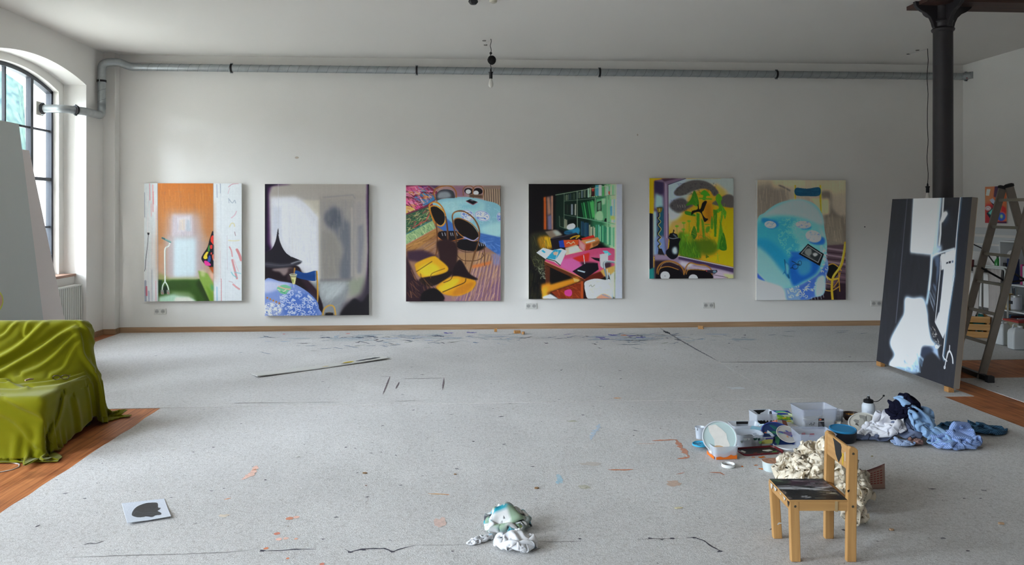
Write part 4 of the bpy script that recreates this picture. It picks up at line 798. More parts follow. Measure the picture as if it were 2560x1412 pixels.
A.P([(415, 695), (465, 685), (480, 765), (425, 765)], '#1c3c9c'); A.P([(465, 686), (625, 680), (625, 735), (480, 765)], '#d04a20'); A.L([(500, 722), (520, 708), (545, 728), (570, 702), (585, 720)], 7, '#f0c8a0')
A.P([(485, 770), (600, 735), (700, 820), (560, 850), (485, 855)], '#e8b8a0', b=3); A.P([(520, 770), (620, 745), (640, 800), (530, 830)], '#f0d0c0', b=6); A.P([(625, 670), (700, 735), (690, 820), (630, 770)], '#d8646c', b=1); A.P([(640, 700), (690, 740), (685, 800), (640, 760)], '#e89090', b=4)
A.PC([(270, 910), (440, 860), (700, 800), (860, 770), (1015, 790), (1015, 960), (860, 1060), (680, 1110), (500, 1020)], '#c04870', b=2); A.P([(430, 900), (600, 870), (680, 940), (600, 1050), (440, 980)], '#c85c98', b=8); A.P([(560, 880), (740, 820), (740, 910), (640, 920)], '#d8281c', b=5); A.P([(740, 860), (1000, 800), (1010, 950), (860, 1000), (740, 940)], '#c8547c', b=8); A.P([(880, 800), (930, 800), (975, 840), (930, 858)], '#5cbcd0', b=2); A.P([(640, 920), (740, 920), (820, 930), (700, 1000)], '#3c1c28', b=9)
A.L([(680, 850), (685, 890), (692, 945)], 7, '#f0e8e8'); A.P([(180, 820), (250, 768), (350, 795), (440, 775), (500, 800), (430, 960), (370, 920), (280, 890)], '#e4ecec', b=1); A.P([(230, 800), (250, 790), (280, 815), (262, 825)], '#2c9cb8'); A.P([(285, 880), (370, 785), (450, 795), (385, 895)], '#2c94b4', b=1); A.P([(355, 820), (385, 808), (415, 820), (400, 850), (365, 845)], '#d8a48c', b=2); A.L([(285, 884), (380, 910), (432, 955)], 10, '#2c3420'); A.L([(410, 800), (380, 905)], 4, '#f4f8f8'); A.P([(400, 880), (470, 800), (480, 840), (430, 950)], '#d4dce0', b=3)
A.P([(755, 870), (850, 880), (850, 915), (800, 900)], '#18141a'); A.P([(850, 840), (940, 825), (940, 960), (880, 985), (860, 960)], '#dcdcdc', b=2); A.P([(870, 835), (935, 828), (925, 870), (880, 870)], '#c8e0e4', b=2); A.L([(850, 890), (855, 960), (880, 985)], 5, '#a09ca4'); A.P([(890, 920), (970, 920), (970, 1000), (900, 1000)], '#402c38', b=7)
A.P([(265, 915), (300, 930), (690, 1105), (690, 1140), (660, 1135), (265, 945)], '#5c2c14'); A.L([(270, 912), (690, 1100)], 6, '#c88850'); A.P([(690, 1100), (1010, 960), (1012, 1010), (700, 1180)], '#c88c4c', b=5); A.P([(790, 1060), (880, 1000), (1010, 960), (1010, 1040), (860, 1090)], '#d8a050', b=6); A.P([(690, 1080), (860, 1020), (900, 1080), (700, 1180)], '#5c1c10', b=5)
A.P([(560, 1020), (700, 935), (830, 930), (840, 1000), (690, 1105)], '#15121a', b=1); A.P([(620, 1003), (700, 1022), (690, 1036), (612, 1014)], '#a4b4c0')
A.P([(265, 950), (325, 980), (325, 1310), (290, 1312)], '#4c2414', b=1); A.P([(230, 1160), (620, 1080), (650, 1130), (330, 1240), (230, 1250)], '#c8801c', b=12); A.P([(240, 1200), (300, 1180), (300, 1312), (240, 1312)], '#d89c28', b=14); A.P([(330, 1000), (560, 1090), (330, 1160)], '#0c0806', b=9); A.P([(570, 1090), (640, 1110), (620, 1130), (580, 1130)], '#d8a45c')
A.P([(330, 1240), (650, 1130), (650, 1312), (410, 1312)], '#7c2c10', b=4); A.strokes([(340, 1230), (650, 1130), (650, 1310), (420, 1310)], ['#a84418', '#5c1c0c', '#c05c24'], 70, 90, 9, 30, 40, .5, 1); A.PC([(480, 1230), (540, 1212), (560, 1250), (540, 1285), (490, 1275)], '#d03c84', b=2); A.L([(335, 1240), (650, 1128)], 5, '#3c140c'); A.L([(340, 1245), (415, 1312)], 5, '#2c0c08')
A.P([(650, 1125), (680, 1125), (680, 1312), (650, 1312)], '#a8481c', b=1); A.P([(680, 1130), (720, 1120), (730, 1312), (682, 1312)], '#240c0c', b=3)
A.PC([(700, 1130), (800, 1098), (900, 1110), (970, 1120), (990, 1300), (850, 1305), (730, 1312), (700, 1240), (690, 1180)], '#dadcc8', b=2); A.strokes([(710, 1130), (980, 1120), (980, 1300), (720, 1300)], ['#eceee0', '#c4c8b0'], 50, 70, 12, 20, 60, .4, 2); A.C([(740, 1180), (760, 1165), (770, 1185), (800, 1165)], 4, '#5c645c'); A.PC([(830, 1290), (900, 1260), (980, 1312), (830, 1312)], '#c89078', b=4); A.C([(880, 1268), (960, 1300)], 8, '#7c98b4')
A.C([(1010, 925), (930, 915), (895, 940), (905, 1000), (930, 1100)], 22, '#7c8c94'); A.C([(1010, 915), (935, 908), (900, 930), (905, 990)], 7, '#d4e0e4'); A.C([(930, 1000), (940, 1090)], 7, '#dce4e8'); A.C([(950, 1040), (990, 1200), (985, 1305)], 14, '#a8b8c4'); A.P([(960, 1060), (1010, 1020), (1015, 1300), (995, 1300)], '#ccd4c0', b=6)
A.P([(1022, 85), (1088, 85), (1093, 1312), (1015, 1312)], '#b6bccb'); A.P([(1012, 85), (1026, 85), (1026, 800), (1014, 1312), (1004, 1312)], '#ccdcb0', b=4, a=.7)
A.P([(250, 1290), (330, 1260), (415, 1312), (250, 1312)], '#d4d8d8', b=3); A.strokes([(99, 1000), (240, 1000), (240, 1312), (99, 1312)], ['#1c2414', '#2c2c14', '#0c0c08'], 60, 150, 12, 95, 10, .6, 2)
A.curls([(200, 980), (280, 980), (280, 1130), (215, 1120)], '#9ca48c', 12, 26, 4)
A.grain(.012)
q = crop(Q, 1300, 440, 4.28); canvas('canvas_painting', 'painting of green bookshelves and a cluttered desk, third from the right', wallrect(*q[0], *q[2]), A, '#aeb0b2')

# ---- 5: yellow window view with green trees
Q = [(117, 76), (1142, 84), (1130, 1295), (106, 1295)]
A = Art(216, 250, Q, '#c98f10', 5)
A.P([(345, 84), (1142, 84), (1142, 330), (345, 500)], '#98a2a0', b=5); A.P([(345, 100), (560, 84), (420, 500), (345, 640)], '#98a8c4', b=22, a=.9); A.P([(350, 420), (540, 500), (470, 620), (350, 700)], '#a8b4b8', b=22)
A.PC([(560, 480), (600, 300), (760, 200), (900, 180), (1020, 260), (1140, 430), (1135, 1180), (700, 1060), (470, 1000), (380, 700), (380, 640), (480, 560)], '#cf8c1c', b=22); A.P([(880, 430), (1140, 430), (1135, 1180), (800, 1070)], '#d8980c', b=18); A.P([(380, 600), (560, 600), (560, 760), (380, 760)], '#c98c4c', b=18); A.P([(760, 380), (880, 360), (900, 600), (800, 640)], '#8c5c10', b=28, a=.8); A.P([(680, 700), (820, 700), (820, 820), (660, 820)], '#c8701c', b=18, a=.8); A.P([(930, 150), (1060, 250), (1000, 300), (900, 230)], '#d09a4c', b=20)
A.PC([(420, 240), (520, 150), (660, 105), (800, 120), (900, 180), (960, 260), (900, 300), (850, 230), (760, 210), (640, 240), (520, 290), (440, 290)], '#4e4a4a', b=7); A.PC([(360, 400), (420, 340), (520, 320), (580, 370), (660, 400), (590, 450), (470, 500), (380, 450)], '#4a4648', b=9); A.PC([(880, 380), (960, 330), (1060, 280), (1142, 310), (1142, 435), (1000, 425), (900, 405)], '#55504e', b=5)
A.curls([(440, 140), (930, 130), (940, 290), (450, 280)], '#2c2a2e', 120, 14, 6, .35); A.curls([(370, 340), (620, 340), (600, 480), (390, 480)], '#2e2c30', 70, 12, 6, .35)
for x in (460, 485, 515, 545): A.L([(x, 405), (x+6, 432)], 4, '#a8a498')
G = ['#3f7a14', '#2c5c18', '#6c9a1c', '#4c8c20', '#8aa824']
A.PC([(460, 760), (560, 740), (700, 860), (740, 1000), (700, 1060), (470, 1010)], '#3c6414', b=16); A.PC([(640, 860), (820, 800), (960, 900), (900, 1000), (760, 1010)], '#3c5c10', b=24, a=.9); A.P([(560, 620), (640, 620), (640, 860), (500, 820)], '#8c8c1c', b=22, a=.7)
A.strokes([(460, 700), (640, 760), (740, 1050), (470, 1020)], G + ['#1c4c14'], 130, 130, 4, 82, 22, .7)
def tree(p, c='#35701a'): A.PC(p, c, b=1.5)
tree([(660, 230), (700, 300), (718, 400), (680, 420), (640, 400), (560, 410), (620, 330)]); tree([(550, 480), (620, 490), (680, 540), (560, 520)]); tree([(790, 225), (855, 290), (810, 300), (800, 345), (760, 340), (770, 290), (735, 270)], '#3f8a1c'); A.L([(725, 325), (870, 335)], 16, '#4c8c1c')
tree([(955, 270), (1000, 320), (985, 380), (1030, 460), (1050, 500), (1030, 580), (1000, 480), (950, 500), (890, 480), (960, 440), (920, 330)], '#4c8c20'); A.P([(890, 460), (940, 470), (925, 790), (900, 790)], '#3c7418', b=2); A.P([(990, 460), (1020, 470), (990, 640), (1050, 950), (930, 940), (960, 700)], '#4a8420', b=3); tree([(1010, 740), (1050, 940), (960, 930)], '#2c6418'); A.PC([(660, 660), (690, 760), (655, 820), (620, 760), (635, 700)], '#2c5c18')
A.P([(685, 500), (725, 510), (720, 740), (690, 740)], '#3a7818', b=2); A.P([(740, 560), (775, 600), (790, 800), (760, 800)], '#4c7c1c', b=3); A.PC([(875, 540), (890, 600), (885, 690), (860, 690), (860, 600)], '#4c7c1c'); A.L([(790, 640), (840, 640)], 10, '#4c8420'); A.PC([(800, 680), (850, 660), (840, 720), (800, 740)], '#4c7c1c', b=3)
A.strokes([(620, 240), (720, 300), (720, 800), (640, 800)], G, 90, 60, 5, 80, 35, .6); A.strokes([(880, 300), (1050, 400), (1050, 950), (880, 900)], G + ['#7cb42c'], 150, 60, 5, 75, 40, .6); A.strokes([(600, 640), (880, 640), (860, 840), (600, 840)], G + ['#c8a41c'], 90, 60, 7, 60, 50, .45, 1)
for x, y in ((447, 660), (525, 700), (565, 770), (530, 620), (595, 600)): A.E(x, y, 24, 14, '#6c9424'); A.C([(x, y), (x+2, y+90), (x-6, y+180)], 5, '#4c8420')
A.PC([(700, 405), (712, 405), (722, 455), (740, 440), (760, 380), (795, 355), (815, 368), (795, 420), (775, 470), (755, 500), (790, 560), (828, 575), (790, 612), (772, 590), (750, 520), (720, 490), (660, 500), (625, 530), (632, 480), (700, 455)], '#0e0c0c')
A.PC([(800, 1003), (820, 1020), (838, 1035), (820, 1040), (795, 1048)], '#4c6414'); A.L([(935, 985), (940, 1040), (950, 1095)], 9, '#7c9424'); A.L([(890, 1010), (930, 1020), (965, 1010)], 5, '#7c9424'); A.L([(940, 1040), (915, 1100)], 5, '#7c9424')
# window frame, sill, candle stick, kettle
A.P([(117, 76), (190, 80), (176, 500), (110, 500)], '#c8920c'); A.P([(110, 500), (163, 508), (155, 1180), (106, 1180)], '#141420'); A.L([(160, 512), (156, 1160)], 5, '#6c6c80'); A.P([(106, 1180), (190, 1150), (200, 1295), (106, 1295)], '#1c6c6c', b=6)
A.P([(178, 110), (300, 95), (320, 800), (330, 1000), (160, 1030)], '#4c3c60', b=3); A.P([(178, 110), (290, 120), (290, 260), (180, 320)], '#2c2440', b=9); A.P([(190, 260), (280, 300), (285, 440), (180, 440)], '#8cb0b4', b=12); A.P([(230, 420), (290, 430), (290, 780), (200, 780)], '#1c4c60', b=12); A.P([(165, 480), (200, 480), (200, 1010), (165, 1010)], '#94b4b4', b=9); A.P([(180, 800), (300, 780), (310, 1000), (180, 1000)], '#6478a4', b=14)
A.P([(300, 110), (345, 115), (350, 790), (330, 980), (290, 760)], '#74607c', b=2); A.L([(318, 120), (322, 800)], 6, '#b0a0b4'); A.L([(345, 160), (343, 800)], 6, '#282038'); A.P([(180, 110), (300, 84), (560, 80), (345, 160), (300, 130)], '#6c5870', b=3); A.P([(260, 84), (480, 80), (300, 120)], '#3c2838', b=6); A.L([(345, 158), (560, 84)], 7, '#241c34')
A.PC([(210, 436), (268, 436), (262, 480), (236, 500), (214, 480)], '#6c5c1c'); A.L([(208, 436), (272, 436)], 8, '#2c240c'); A.L([(240, 445), (238, 480)], 6, '#e0c87c')
z = [(232, 500), (232, 540), (215, 560), (245, 600), (215, 640), (248, 690), (215, 750), (248, 790), (215, 830), (245, 870), (220, 900), (236, 930)]; A.C(z, 17, '#18141c'); A.C([(x+8, y+4) for x, y in z], 6, '#d0c46c')
A.P([(220, 930), (260, 930), (290, 1000), (320, 1050), (180, 1060), (175, 1030), (215, 1000)], '#1c181c', b=1); A.E(250, 1050, 84, 22, '#26222a'); A.C([(175, 1045), (240, 1070), (330, 1050)], 5, '#b0a8a0'); A.P([(250, 1010), (290, 1020), (270, 1050)], '#d0cc7c', b=3); A.P([(200, 1010), (235, 1000), (225, 1040)], '#7c7c34', b=3)
A.P([(176, 1000), (460, 1020), (1132, 1160), (1130, 1295), (170, 1295)], '#7c6c84', b=3); A.P([(470, 1015), (1132, 1165), (1131, 1225), (460, 1060)], '#3c2c4c', b=4); A.L([(465, 1022), (1132, 1168)], 8, '#dcd8dc'); A.P([(480, 1080), (640, 1110), (620, 1170), (480, 1140)], '#b0a8b4', b=12); A.P([(620, 1140), (1000, 1200), (1130, 1240), (1130, 1295), (600, 1295)], '#a898a8', b=9); A.P([(1000, 1240), (1130, 1250), (1130, 1295), (1060, 1295)], '#c8b478', b=9); A.L([(870, 1245), (1060, 1285)], 5, '#3c2c34')
A.P([(170, 1070), (330, 1070), (480, 1130), (540, 1180), (870, 1230), (880, 1295), (170, 1295)], '#241820', b=8); A.P([(560, 1150), (780, 1190), (780, 1230), (560, 1180)], '#8c8090', b=8)
A.PC([(405, 700), (418, 715), (410, 740), (450, 760), (462, 800), (492, 812), (470, 870), (472, 920), (460, 1010), (420, 1055), (370, 1055), (320, 1010), (312, 960), (345, 920), (355, 830), (345, 800), (362, 750), (395, 738)], '#0c0c12'); A.PC([(400, 920), (435, 910), (450, 960), (440, 995), (400, 990), (388, 950)], '#a4b8c0', b=8); A.C([(355, 800), (400, 810), (460, 800)], 6, '#8c94a0'); A.C([(405, 760), (440, 790)], 10, '#8090a0', b=4)
for cx in (360, 700):
    A.C([(cx-150, 1295), (cx-155, 1180), (cx-100, 1105), (cx-10, 1080 + (cx > 500)*45), (cx+90, 1110 + (cx > 500)*25), (cx+160, 1190), (cx+165, 1295)], 15, '#8c5c24'); A.C([(cx-140, 1230), (cx-95, 1120), (cx, 1092 + (cx > 500)*42), (cx+100, 1130 + (cx > 500)*20)], 4, '#d8b070')
    A.PC([(cx-150, 1300), (cx-140, 1200), (cx-60, 1150 + (cx > 500)*30), (cx+60, 1160 + (cx > 500)*30), (cx+150, 1230), (cx+160, 1300)], '#0c080c'); A.C([(cx-145, 1240), (cx-120, 1170+(cx > 500)*20), (cx-20, 1148+(cx > 500)*38), (cx+100, 1185+(cx > 500)*12)], 8, '#a06c2c')
A.E(299, 1258, 57, 54, '#c8c4d4'); A.E(299, 1258, 54, 51, '#e4e4f0'); A.E(297, 1260, 6, 4, '#14141c'); A.E(640, 1295, 56, 52, '#e0e0ec')
A.P([(785, 1190), (930, 1190), (935, 1215), (900, 1240), (800, 1215)], '#28242e', b=1); A.E(900, 1212, 22, 14, '#5c788c'); A.E(803, 1204, 8, 6, '#a83030')
A.grain(.012)
q = crop(Q, 1600, 430, 4.869); canvas('canvas_painting', 'painting of yellow window view with green trees and black bird, second from right', wallrect(q[0][0]-.5, q[0][1], q[2][0]+1.5, q[2][1]), A, '#97989b')

# ---- 6: blue oval table and blue chair
Q = [(92, 78), (1026, 94), (1004, 1328), (85, 1326)]
A = Art(226, 302, Q, '#8c8578', 6)
A.P([(92, 78), (1026, 94), (1020, 500), (92, 500)], '#948a78', to='#857c72', b=8); A.P([(92, 150), (400, 100), (430, 300), (92, 520)], '#6c645c', b=34); A.P([(250, 80), (600, 90), (620, 160), (260, 170)], '#a8987c', b=20, a=.8); A.P([(640, 100), (1026, 94), (1020, 230), (700, 250)], '#9a9078', b=20); A.C([(330, 140), (380, 160), (440, 195)], 14, '#544e4a', b=6)
A.P([(660, 280), (850, 280), (850, 460), (790, 460), (690, 330)], '#a49878', b=9); A.PC([(760, 220), (820, 205), (870, 230), (880, 380), (960, 470), (1015, 480), (1015, 760), (820, 780), (790, 480), (850, 440), (850, 290), (770, 280)], '#5e564e', b=12); A.P([(810, 470), (960, 480), (1000, 760), (820, 770)], '#6a6258', b=16)
A.strokes([(92, 78), (1026, 94), (1015, 760), (92, 500)], ['#a09684', '#766e64', '#8f8674', '#b0a48c'], 260, 150, 10, 88, 8, .2, 2)
A.P([(820, 770), (1012, 760), (1004, 1328), (560, 1328), (700, 1000)], '#44343c', b=3)
for i in range(8): A.L([(820, 800+i*68), (1010, 830+i*68)], 17, '#84707c' if i < 3 else '#5c4450', b=3, a=.8); A.L([(820, 840+i*68), (1010, 860+i*68)], 6, '#1c1018', a=.8)
A.P([(600, 1230), (860, 1200), (1004, 1250), (1004, 1328), (590, 1328)], '#1a1016', b=8); A.P([(900, 1150), (1004, 1160), (1004, 1328), (920, 1328)], '#241820', b=6)
A.PC([(825, 980), (880, 962), (930, 990), (930, 1060), (880, 1110), (820, 1110)], '#0c0c0c', b=1); A.C([(825, 975), (880, 960), (940, 1000), (960, 1030)], 10, '#9c7424'); A.C([(800, 1080), (850, 1120), (930, 1110)], 20, '#b0802c'); A.C([(780, 1225), (860, 1235), (940, 1190)], 9, '#9c742c'); A.C([(790, 1160), (850, 1170), (860, 1220)], 7, '#8c6c50')
A.C([(1008, 745), (990, 860), (960, 980), (880, 1090), (862, 1200), (868, 1328)], 24, '#b57f20'); A.C([(1002, 760), (980, 870), (945, 985), (870, 1095)], 6, '#e0b450'); A.L([(935, 1050), (942, 1240)], 9, '#a4741c'); A.C([(880, 1200), (930, 1130), (950, 1050)], 8, '#9c6c1c')
A.L([(497, 145), (496, 300)], 15, '#b0801c'); A.L([(492, 150), (490, 292)], 5, '#d8ac48'); A.L([(760, 150), (758, 300), (764, 430)], 16, '#b58418'); A.L([(766, 150), (768, 420)], 5, '#dcb04c'); A.PC([(502, 170), (620, 178), (750, 168), (748, 250), (620, 256), (503, 243)], '#14405c', b=1); A.strokes([(505, 172), (748, 172), (746, 250), (505, 245)], ['#1c4c6c', '#0c3450', '#285c78'], 50, 60, 8, 2, 5, .5)
tb = [(98, 520), (180, 420), (300, 335), (430, 297), (560, 292), (680, 330), (750, 400), (780, 480), (800, 640), (820, 780), (790, 960), (740, 1050), (620, 1130), (480, 1190), (320, 1195), (180, 1130), (88, 1020)]
A.PC([(88, 1000), (180, 1120), (330, 1190), (500, 1180), (680, 1080), (800, 900), (830, 1000), (800, 1100), (780, 1260), (680, 1300), (560, 1328), (85, 1328)], '#5c78bc', b=2); A.PC(tb, '#5c98b4', b=1)
A.PC([(200, 420), (430, 300), (600, 300), (740, 410), (780, 560), (560, 480), (300, 460), (130, 520)], '#86a2ac', b=12); A.PC([(110, 520), (260, 470), (520, 500), (560, 640), (500, 900), (440, 1180), (260, 900), (100, 760)], '#2f86a4', b=24); A.PC([(100, 700), (240, 720), (400, 880), (480, 1140), (380, 1160), (240, 900), (100, 800)], '#1c7496', b=22)
A.PC([(90, 780), (180, 830), (330, 1000), (480, 1180), (300, 1190), (170, 1120), (90, 1010)], '#6a96a4', b=22); A.PC([(480, 520), (700, 560), (780, 700), (720, 840), (560, 760), (460, 640)], '#5a9cb0', b=22); A.P([(740, 560), (796, 660), (810, 740), (770, 760)], '#86a8b4', b=14)
A.curls([(280, 480), (560, 480), (620, 760), (480, 1000), (280, 640)], '#7cb4c4', 90, 26, 6, .45)
A.PC([(430, 900), (560, 830), (640, 900), (740, 960), (700, 1060), (560, 1140), (470, 1180), (430, 1060)], '#144c94', b=14); A.PC([(500, 930), (640, 920), (640, 1040), (540, 1070)], '#2f74b4', b=18); A.PC([(440, 830), (520, 840), (560, 880), (470, 880)], '#1c549c', b=7)
A.P([(88, 1030), (195, 1135), (340, 1190), (400, 1328), (85, 1328)], '#96a8d0', b=9); A.PC([(100, 1180), (230, 1170), (360, 1220), (340, 1310), (120, 1310)], '#c8d2e4', b=22); A.P([(88, 1035), (180, 1130), (120, 1110), (90, 1090)], '#2c4c9c', b=5)
A.P([(520, 1190), (700, 1090), (810, 960), (825, 1010), (800, 1090), (770, 1250), (640, 1310), (540, 1326)], '#3454a8', b=9); A.curls([(400, 1200), (560, 1170), (700, 1080), (815, 880), (825, 1010), (700, 1200), (620, 1310), (420, 1310)], '#b4c4e8', 130, 20, 7, .9); A.PC([(720, 1100), (790, 1090), (780, 1250), (700, 1290), (690, 1200)], '#8cb0e0', b=9)
A.curls([(770, 790), (815, 770), (825, 920), (770, 960)], '#a8bce4', 30, 12, 5)
for x, y in ((650, 1300), (685, 1298), (712, 1290), (745, 1280), (770, 1262), (785, 1150), (790, 1190), (800, 1050), (812, 1090)): A.L([(x, y), (x+8, y+38)], 4, '#a8b4cc', a=.8)
A.PC([(190, 500), (290, 510), (325, 550), (290, 580), (220, 585)], '#1c609c', b=7)
A.PC([(570, 570), (660, 570), (640, 600), (560, 600)], '#1c70a4', b=8); A.PC([(640, 720), (760, 680), (800, 710), (780, 760), (680, 755)], '#1c549c', b=7); A.PC([(150, 480), (220, 490), (200, 530), (150, 520)], '#1c6c9c', b=7)
for cx, cy, rx, ry, ro in ((235, 545, 62, 38, 8), (577, 550, 82, 40, 4), (680, 672, 84, 62, 18)): A.E(cx, cy+4, rx, ry, '#7c8cc4', rot=ro); A.E(cx, cy, rx-3, ry-5, '#b8c4e0', rot=ro); A.curls([(cx-rx*.75, cy-ry*.75), (cx+rx*.75, cy-ry*.75), (cx+rx*.75, cy+ry*.75), (cx-rx*.75, cy+ry*.75)], '#4c64b4', 24, 13, 4, .8)
A.P([(622, 750), (786, 858), (742, 980), (525, 855)], '#0c0c0e'); A.P([(622, 766), (768, 862), (726, 950), (548, 850)], '#7c7c80'); A.P([(624, 774), (758, 866), (722, 940), (558, 850)], '#24282a'); A.PC([(600, 810), (650, 800), (660, 850), (640, 880), (700, 920), (640, 890), (590, 850)], '#686c6c', b=5); A.PC([(670, 855), (700, 845), (722, 862), (690, 882)], '#a0a4a4', b=3)
A.P([(745, 770), (775, 765), (765, 835), (748, 840)], '#7c9cc0', b=3)
A.PC([(378, 910), (400, 940), (432, 975), (430, 1100), (405, 1090), (380, 1050), (360, 1060), (385, 1000)], '#1c5c88'); A.L([(378, 910), (388, 1000), (425, 1100)], 6, '#0c2c4c'); A.PC([(390, 950), (420, 980), (415, 1060), (395, 1040)], '#4c8cac', b=4)
A.L([(455, 928), (480, 940), (520, 965)], 6, '#101c2c'); A.E(488, 985, 30, 24, '#101c34', rot=-10, w=5); A.E(535, 950, 18, 24, '#101c34', rot=15, w=5); A.L([(440, 1000), (465, 992)], 6, '#101c2c'); A.E(525, 962, 8, 6, '#101c2c', w=5)
A.P([(92, 78), (102, 78), (95, 1326), (85, 1326)], '#b4aca0', b=1)
A.grain(.012)
q = crop(Q, 1870, 430, 4.154); canvas('canvas_painting', 'painting of a blue oval table with blue-backed chair, rightmost on the back wall', wallrect((q[0][0]+q[3][0])/2, q[0][1]+1.5, (q[1][0]+q[2][0])/2, q[2][1]), A, '#848588')

# ---- 7: large black and white canvas leaning on the iron column
Q = [(172, 192), (665, 170), (540, 1340), (75, 1165)]
A = Art(300, 390, Q, '#1c1d23', 7)
A.strokes([(80, 190), (665, 170), (560, 1340), (75, 1165)], ['#17181d', '#22242b', '#1a1c22'], 160, 200, 14, 95, 10, .5, 3)
A.L([(263, 190), (240, 430), (215, 700), (192, 940)], 3, '#5a5f70', b=1)
A.P([(300, 186), (440, 182), (470, 180), (415, 530), (280, 515)], '#b4c4d4', b=6); A.P([(304, 186), (452, 181), (425, 460), (415, 522), (284, 512)], '#dfe6ea', b=2.5); A.P([(320, 190), (430, 190), (410, 480), (300, 480)], '#e0e3dc', b=9)
A.P([(345, 230), (375, 300), (360, 320), (340, 260)], '#dcd8b4', b=8, a=.8); A.PC([(355, 440), (390, 430), (385, 460), (365, 462)], '#dcd49c', b=5, a=.8)
A.P([(440, 182), (475, 180), (455, 400), (445, 530), (415, 540)], '#9cb0c4', b=6); A.L([(486, 180), (478, 290), (468, 330)], 8, '#c8d4de', b=2); A.P([(470, 330), (482, 270), (505, 262), (512, 280), (480, 330)], '#d8dcd8', b=2.5); A.P([(500, 255), (520, 255), (515, 320), (480, 360)], '#2c3c54', b=9, a=.6); A.PC([(484, 280), (500, 266), (508, 280), (480, 322), (468, 330)], '#dcdcd4', b=1.5)
A.L([(468, 330), (466, 400), (458, 470)], 9, '#c4d0dc', b=2); A.P([(425, 480), (470, 470), (475, 500), (410, 560)], '#8ca0b8', b=6); A.L([(412, 540), (440, 525), (500, 505), (552, 490)], 6, '#b0bcc8', b=2)
A.L([(412, 530), (405, 640), (390, 760), (380, 820)], 14, '#8ca4bc', b=4); A.L([(412, 530), (404, 640), (394, 740)], 6, '#c4d4e0', b=1.5); A.P([(425, 540), (462, 535), (455, 640), (430, 760), (420, 700), (440, 620)], '#3c4a60', b=5); A.P([(420, 605), (440, 600), (436, 720), (415, 690)], '#1c1e24', b=2)
A.strokes([(400, 700), (440, 720), (425, 880), (395, 800)], ['#5c6c84', '#8c9cb0', '#303a4c'], 30, 120, 4, 70, 12, .5, 1)
A.P([(468, 528), (492, 520), (488, 610), (470, 625)], '#d4dade', b=1); A.P([(495, 515), (556, 495), (545, 680), (520, 850), (500, 980), (478, 1032), (430, 940), (455, 870), (480, 640)], '#c8d4e4', b=2); A.P([(498, 520), (552, 500), (545, 560), (500, 580)], '#d8dce0', b=3)
A.P([(500, 575), (512, 570), (512, 582), (500, 586)], '#1c1e26'); A.P([(515, 568), (530, 566), (528, 580), (515, 582)], '#1c1e26'); A.P([(533, 564), (546, 561), (545, 576), (533, 579)], '#3c4454', b=1)
A.P([(462, 630), (484, 620), (470, 760), (455, 880), (436, 860), (448, 740)], '#1c1f28', b=1.5); A.L([(466, 540), (462, 640), (440, 850), (430, 935), (478, 1032)], 3.5, '#c4d0dc', b=.8); A.strokes([(510, 640), (545, 640), (510, 900), (480, 1000)], ['#7c8ca4', '#e4eaf0', '#9cacc0'], 30, 120, 4, 98, 5, .5)
A.L([(600, 172), (570, 400), (552, 640), (515, 880), (492, 1060), (478, 1150), (485, 1165)], 9, '#4c6880', b=4); A.L([(590, 173), (566, 400), (553, 560), (548, 660), (510, 880), (488, 1040), (476, 1140), (486, 1162)], 4, '#dce6ec', b=.8)
A.P([(602, 172), (640, 171), (620, 420), (590, 640), (560, 640), (575, 400)], '#1a1c24', b=4)
A.PC([(248, 788), (300, 792), (362, 792), (385, 880), (388, 940), (410, 1040), (455, 1085), (395, 1085), (355, 1110), (330, 1180), (320, 1225), (290, 1235), (220, 1210), (150, 1190), (180, 1130), (155, 1050), (215, 930), (240, 880)], '#8ca4bc', b=6)
A.PC([(252, 795), (300, 800), (355, 800), (380, 890), (385, 950), (400, 1040), (425, 1075), (370, 1090), (335, 1130), (280, 1200), (230, 1205), (155, 1188), (188, 1130), (162, 1052), (222, 930), (248, 880)], '#d4dee6', b=3); A.PC([(265, 820), (345, 820), (365, 940), (380, 1040), (300, 1120), (220, 1180), (200, 1100), (180, 1050), (240, 940)], '#dfe6ea', b=9); A.PC([(295, 840), (320, 850), (315, 880), (290, 870)], '#e2ddb8', b=5, a=.8)
A.PC([(400, 1080), (440, 1090), (450, 1140), (462, 1165), (430, 1130), (390, 1095)], '#7c90ac', b=3); A.PC([(345, 1090), (390, 1080), (420, 1110), (370, 1140), (345, 1200)], '#252c3c', b=5); A.C([(330, 1110), (310, 1170), (330, 1220), (280, 1225), (200, 1200)], 14, '#7c98b4', b=5, a=.7); A.strokes([(240, 1130), (370, 1120), (340, 1240), (230, 1220)], ['#5c7890', '#a8c0d4', '#3c5068'], 40, 60, 7, 70, 40, .5, 2)
A.strokes([(390, 940), (420, 960), (455, 1040), (470, 1080), (430, 1070)], ['#8c8c90', '#5c606c', '#c0c4c8', '#a09c94'], 60, 16, 3, 50, 70, .8); A.strokes([(425, 1070), (462, 1078), (445, 1100), (430, 1095)], ['#e4ecf0', '#b0bcc8'], 20, 16, 4, 20, 70, .8)
A.C([(518, 1080), (515, 1115), (508, 1125), (495, 1170), (486, 1215)], 4, '#b8c4d4'); A.C([(500, 1150), (508, 1120), (520, 1115), (534, 1150), (537, 1185)], 6, '#a8b4c8'); A.L([(488, 1160), (500, 1172)], 4, '#d0d8e4'); A.E(486, 1210, 5, 8, '#a8b4c4', w=2)
A.grain(.012)
bl, br = fp(2191, 903, .05), fp(2383.5, 969.5, .05); xb = (bl.x+br.x)/2; bl.x = br.x = xb
bl = CO + ray(2191, 903)*(xb/ray(2191, 903).x); br = CO + ray(2383.5, 969.5)*(xb/ray(2383.5, 969.5).x); bl.z = br.z = .05
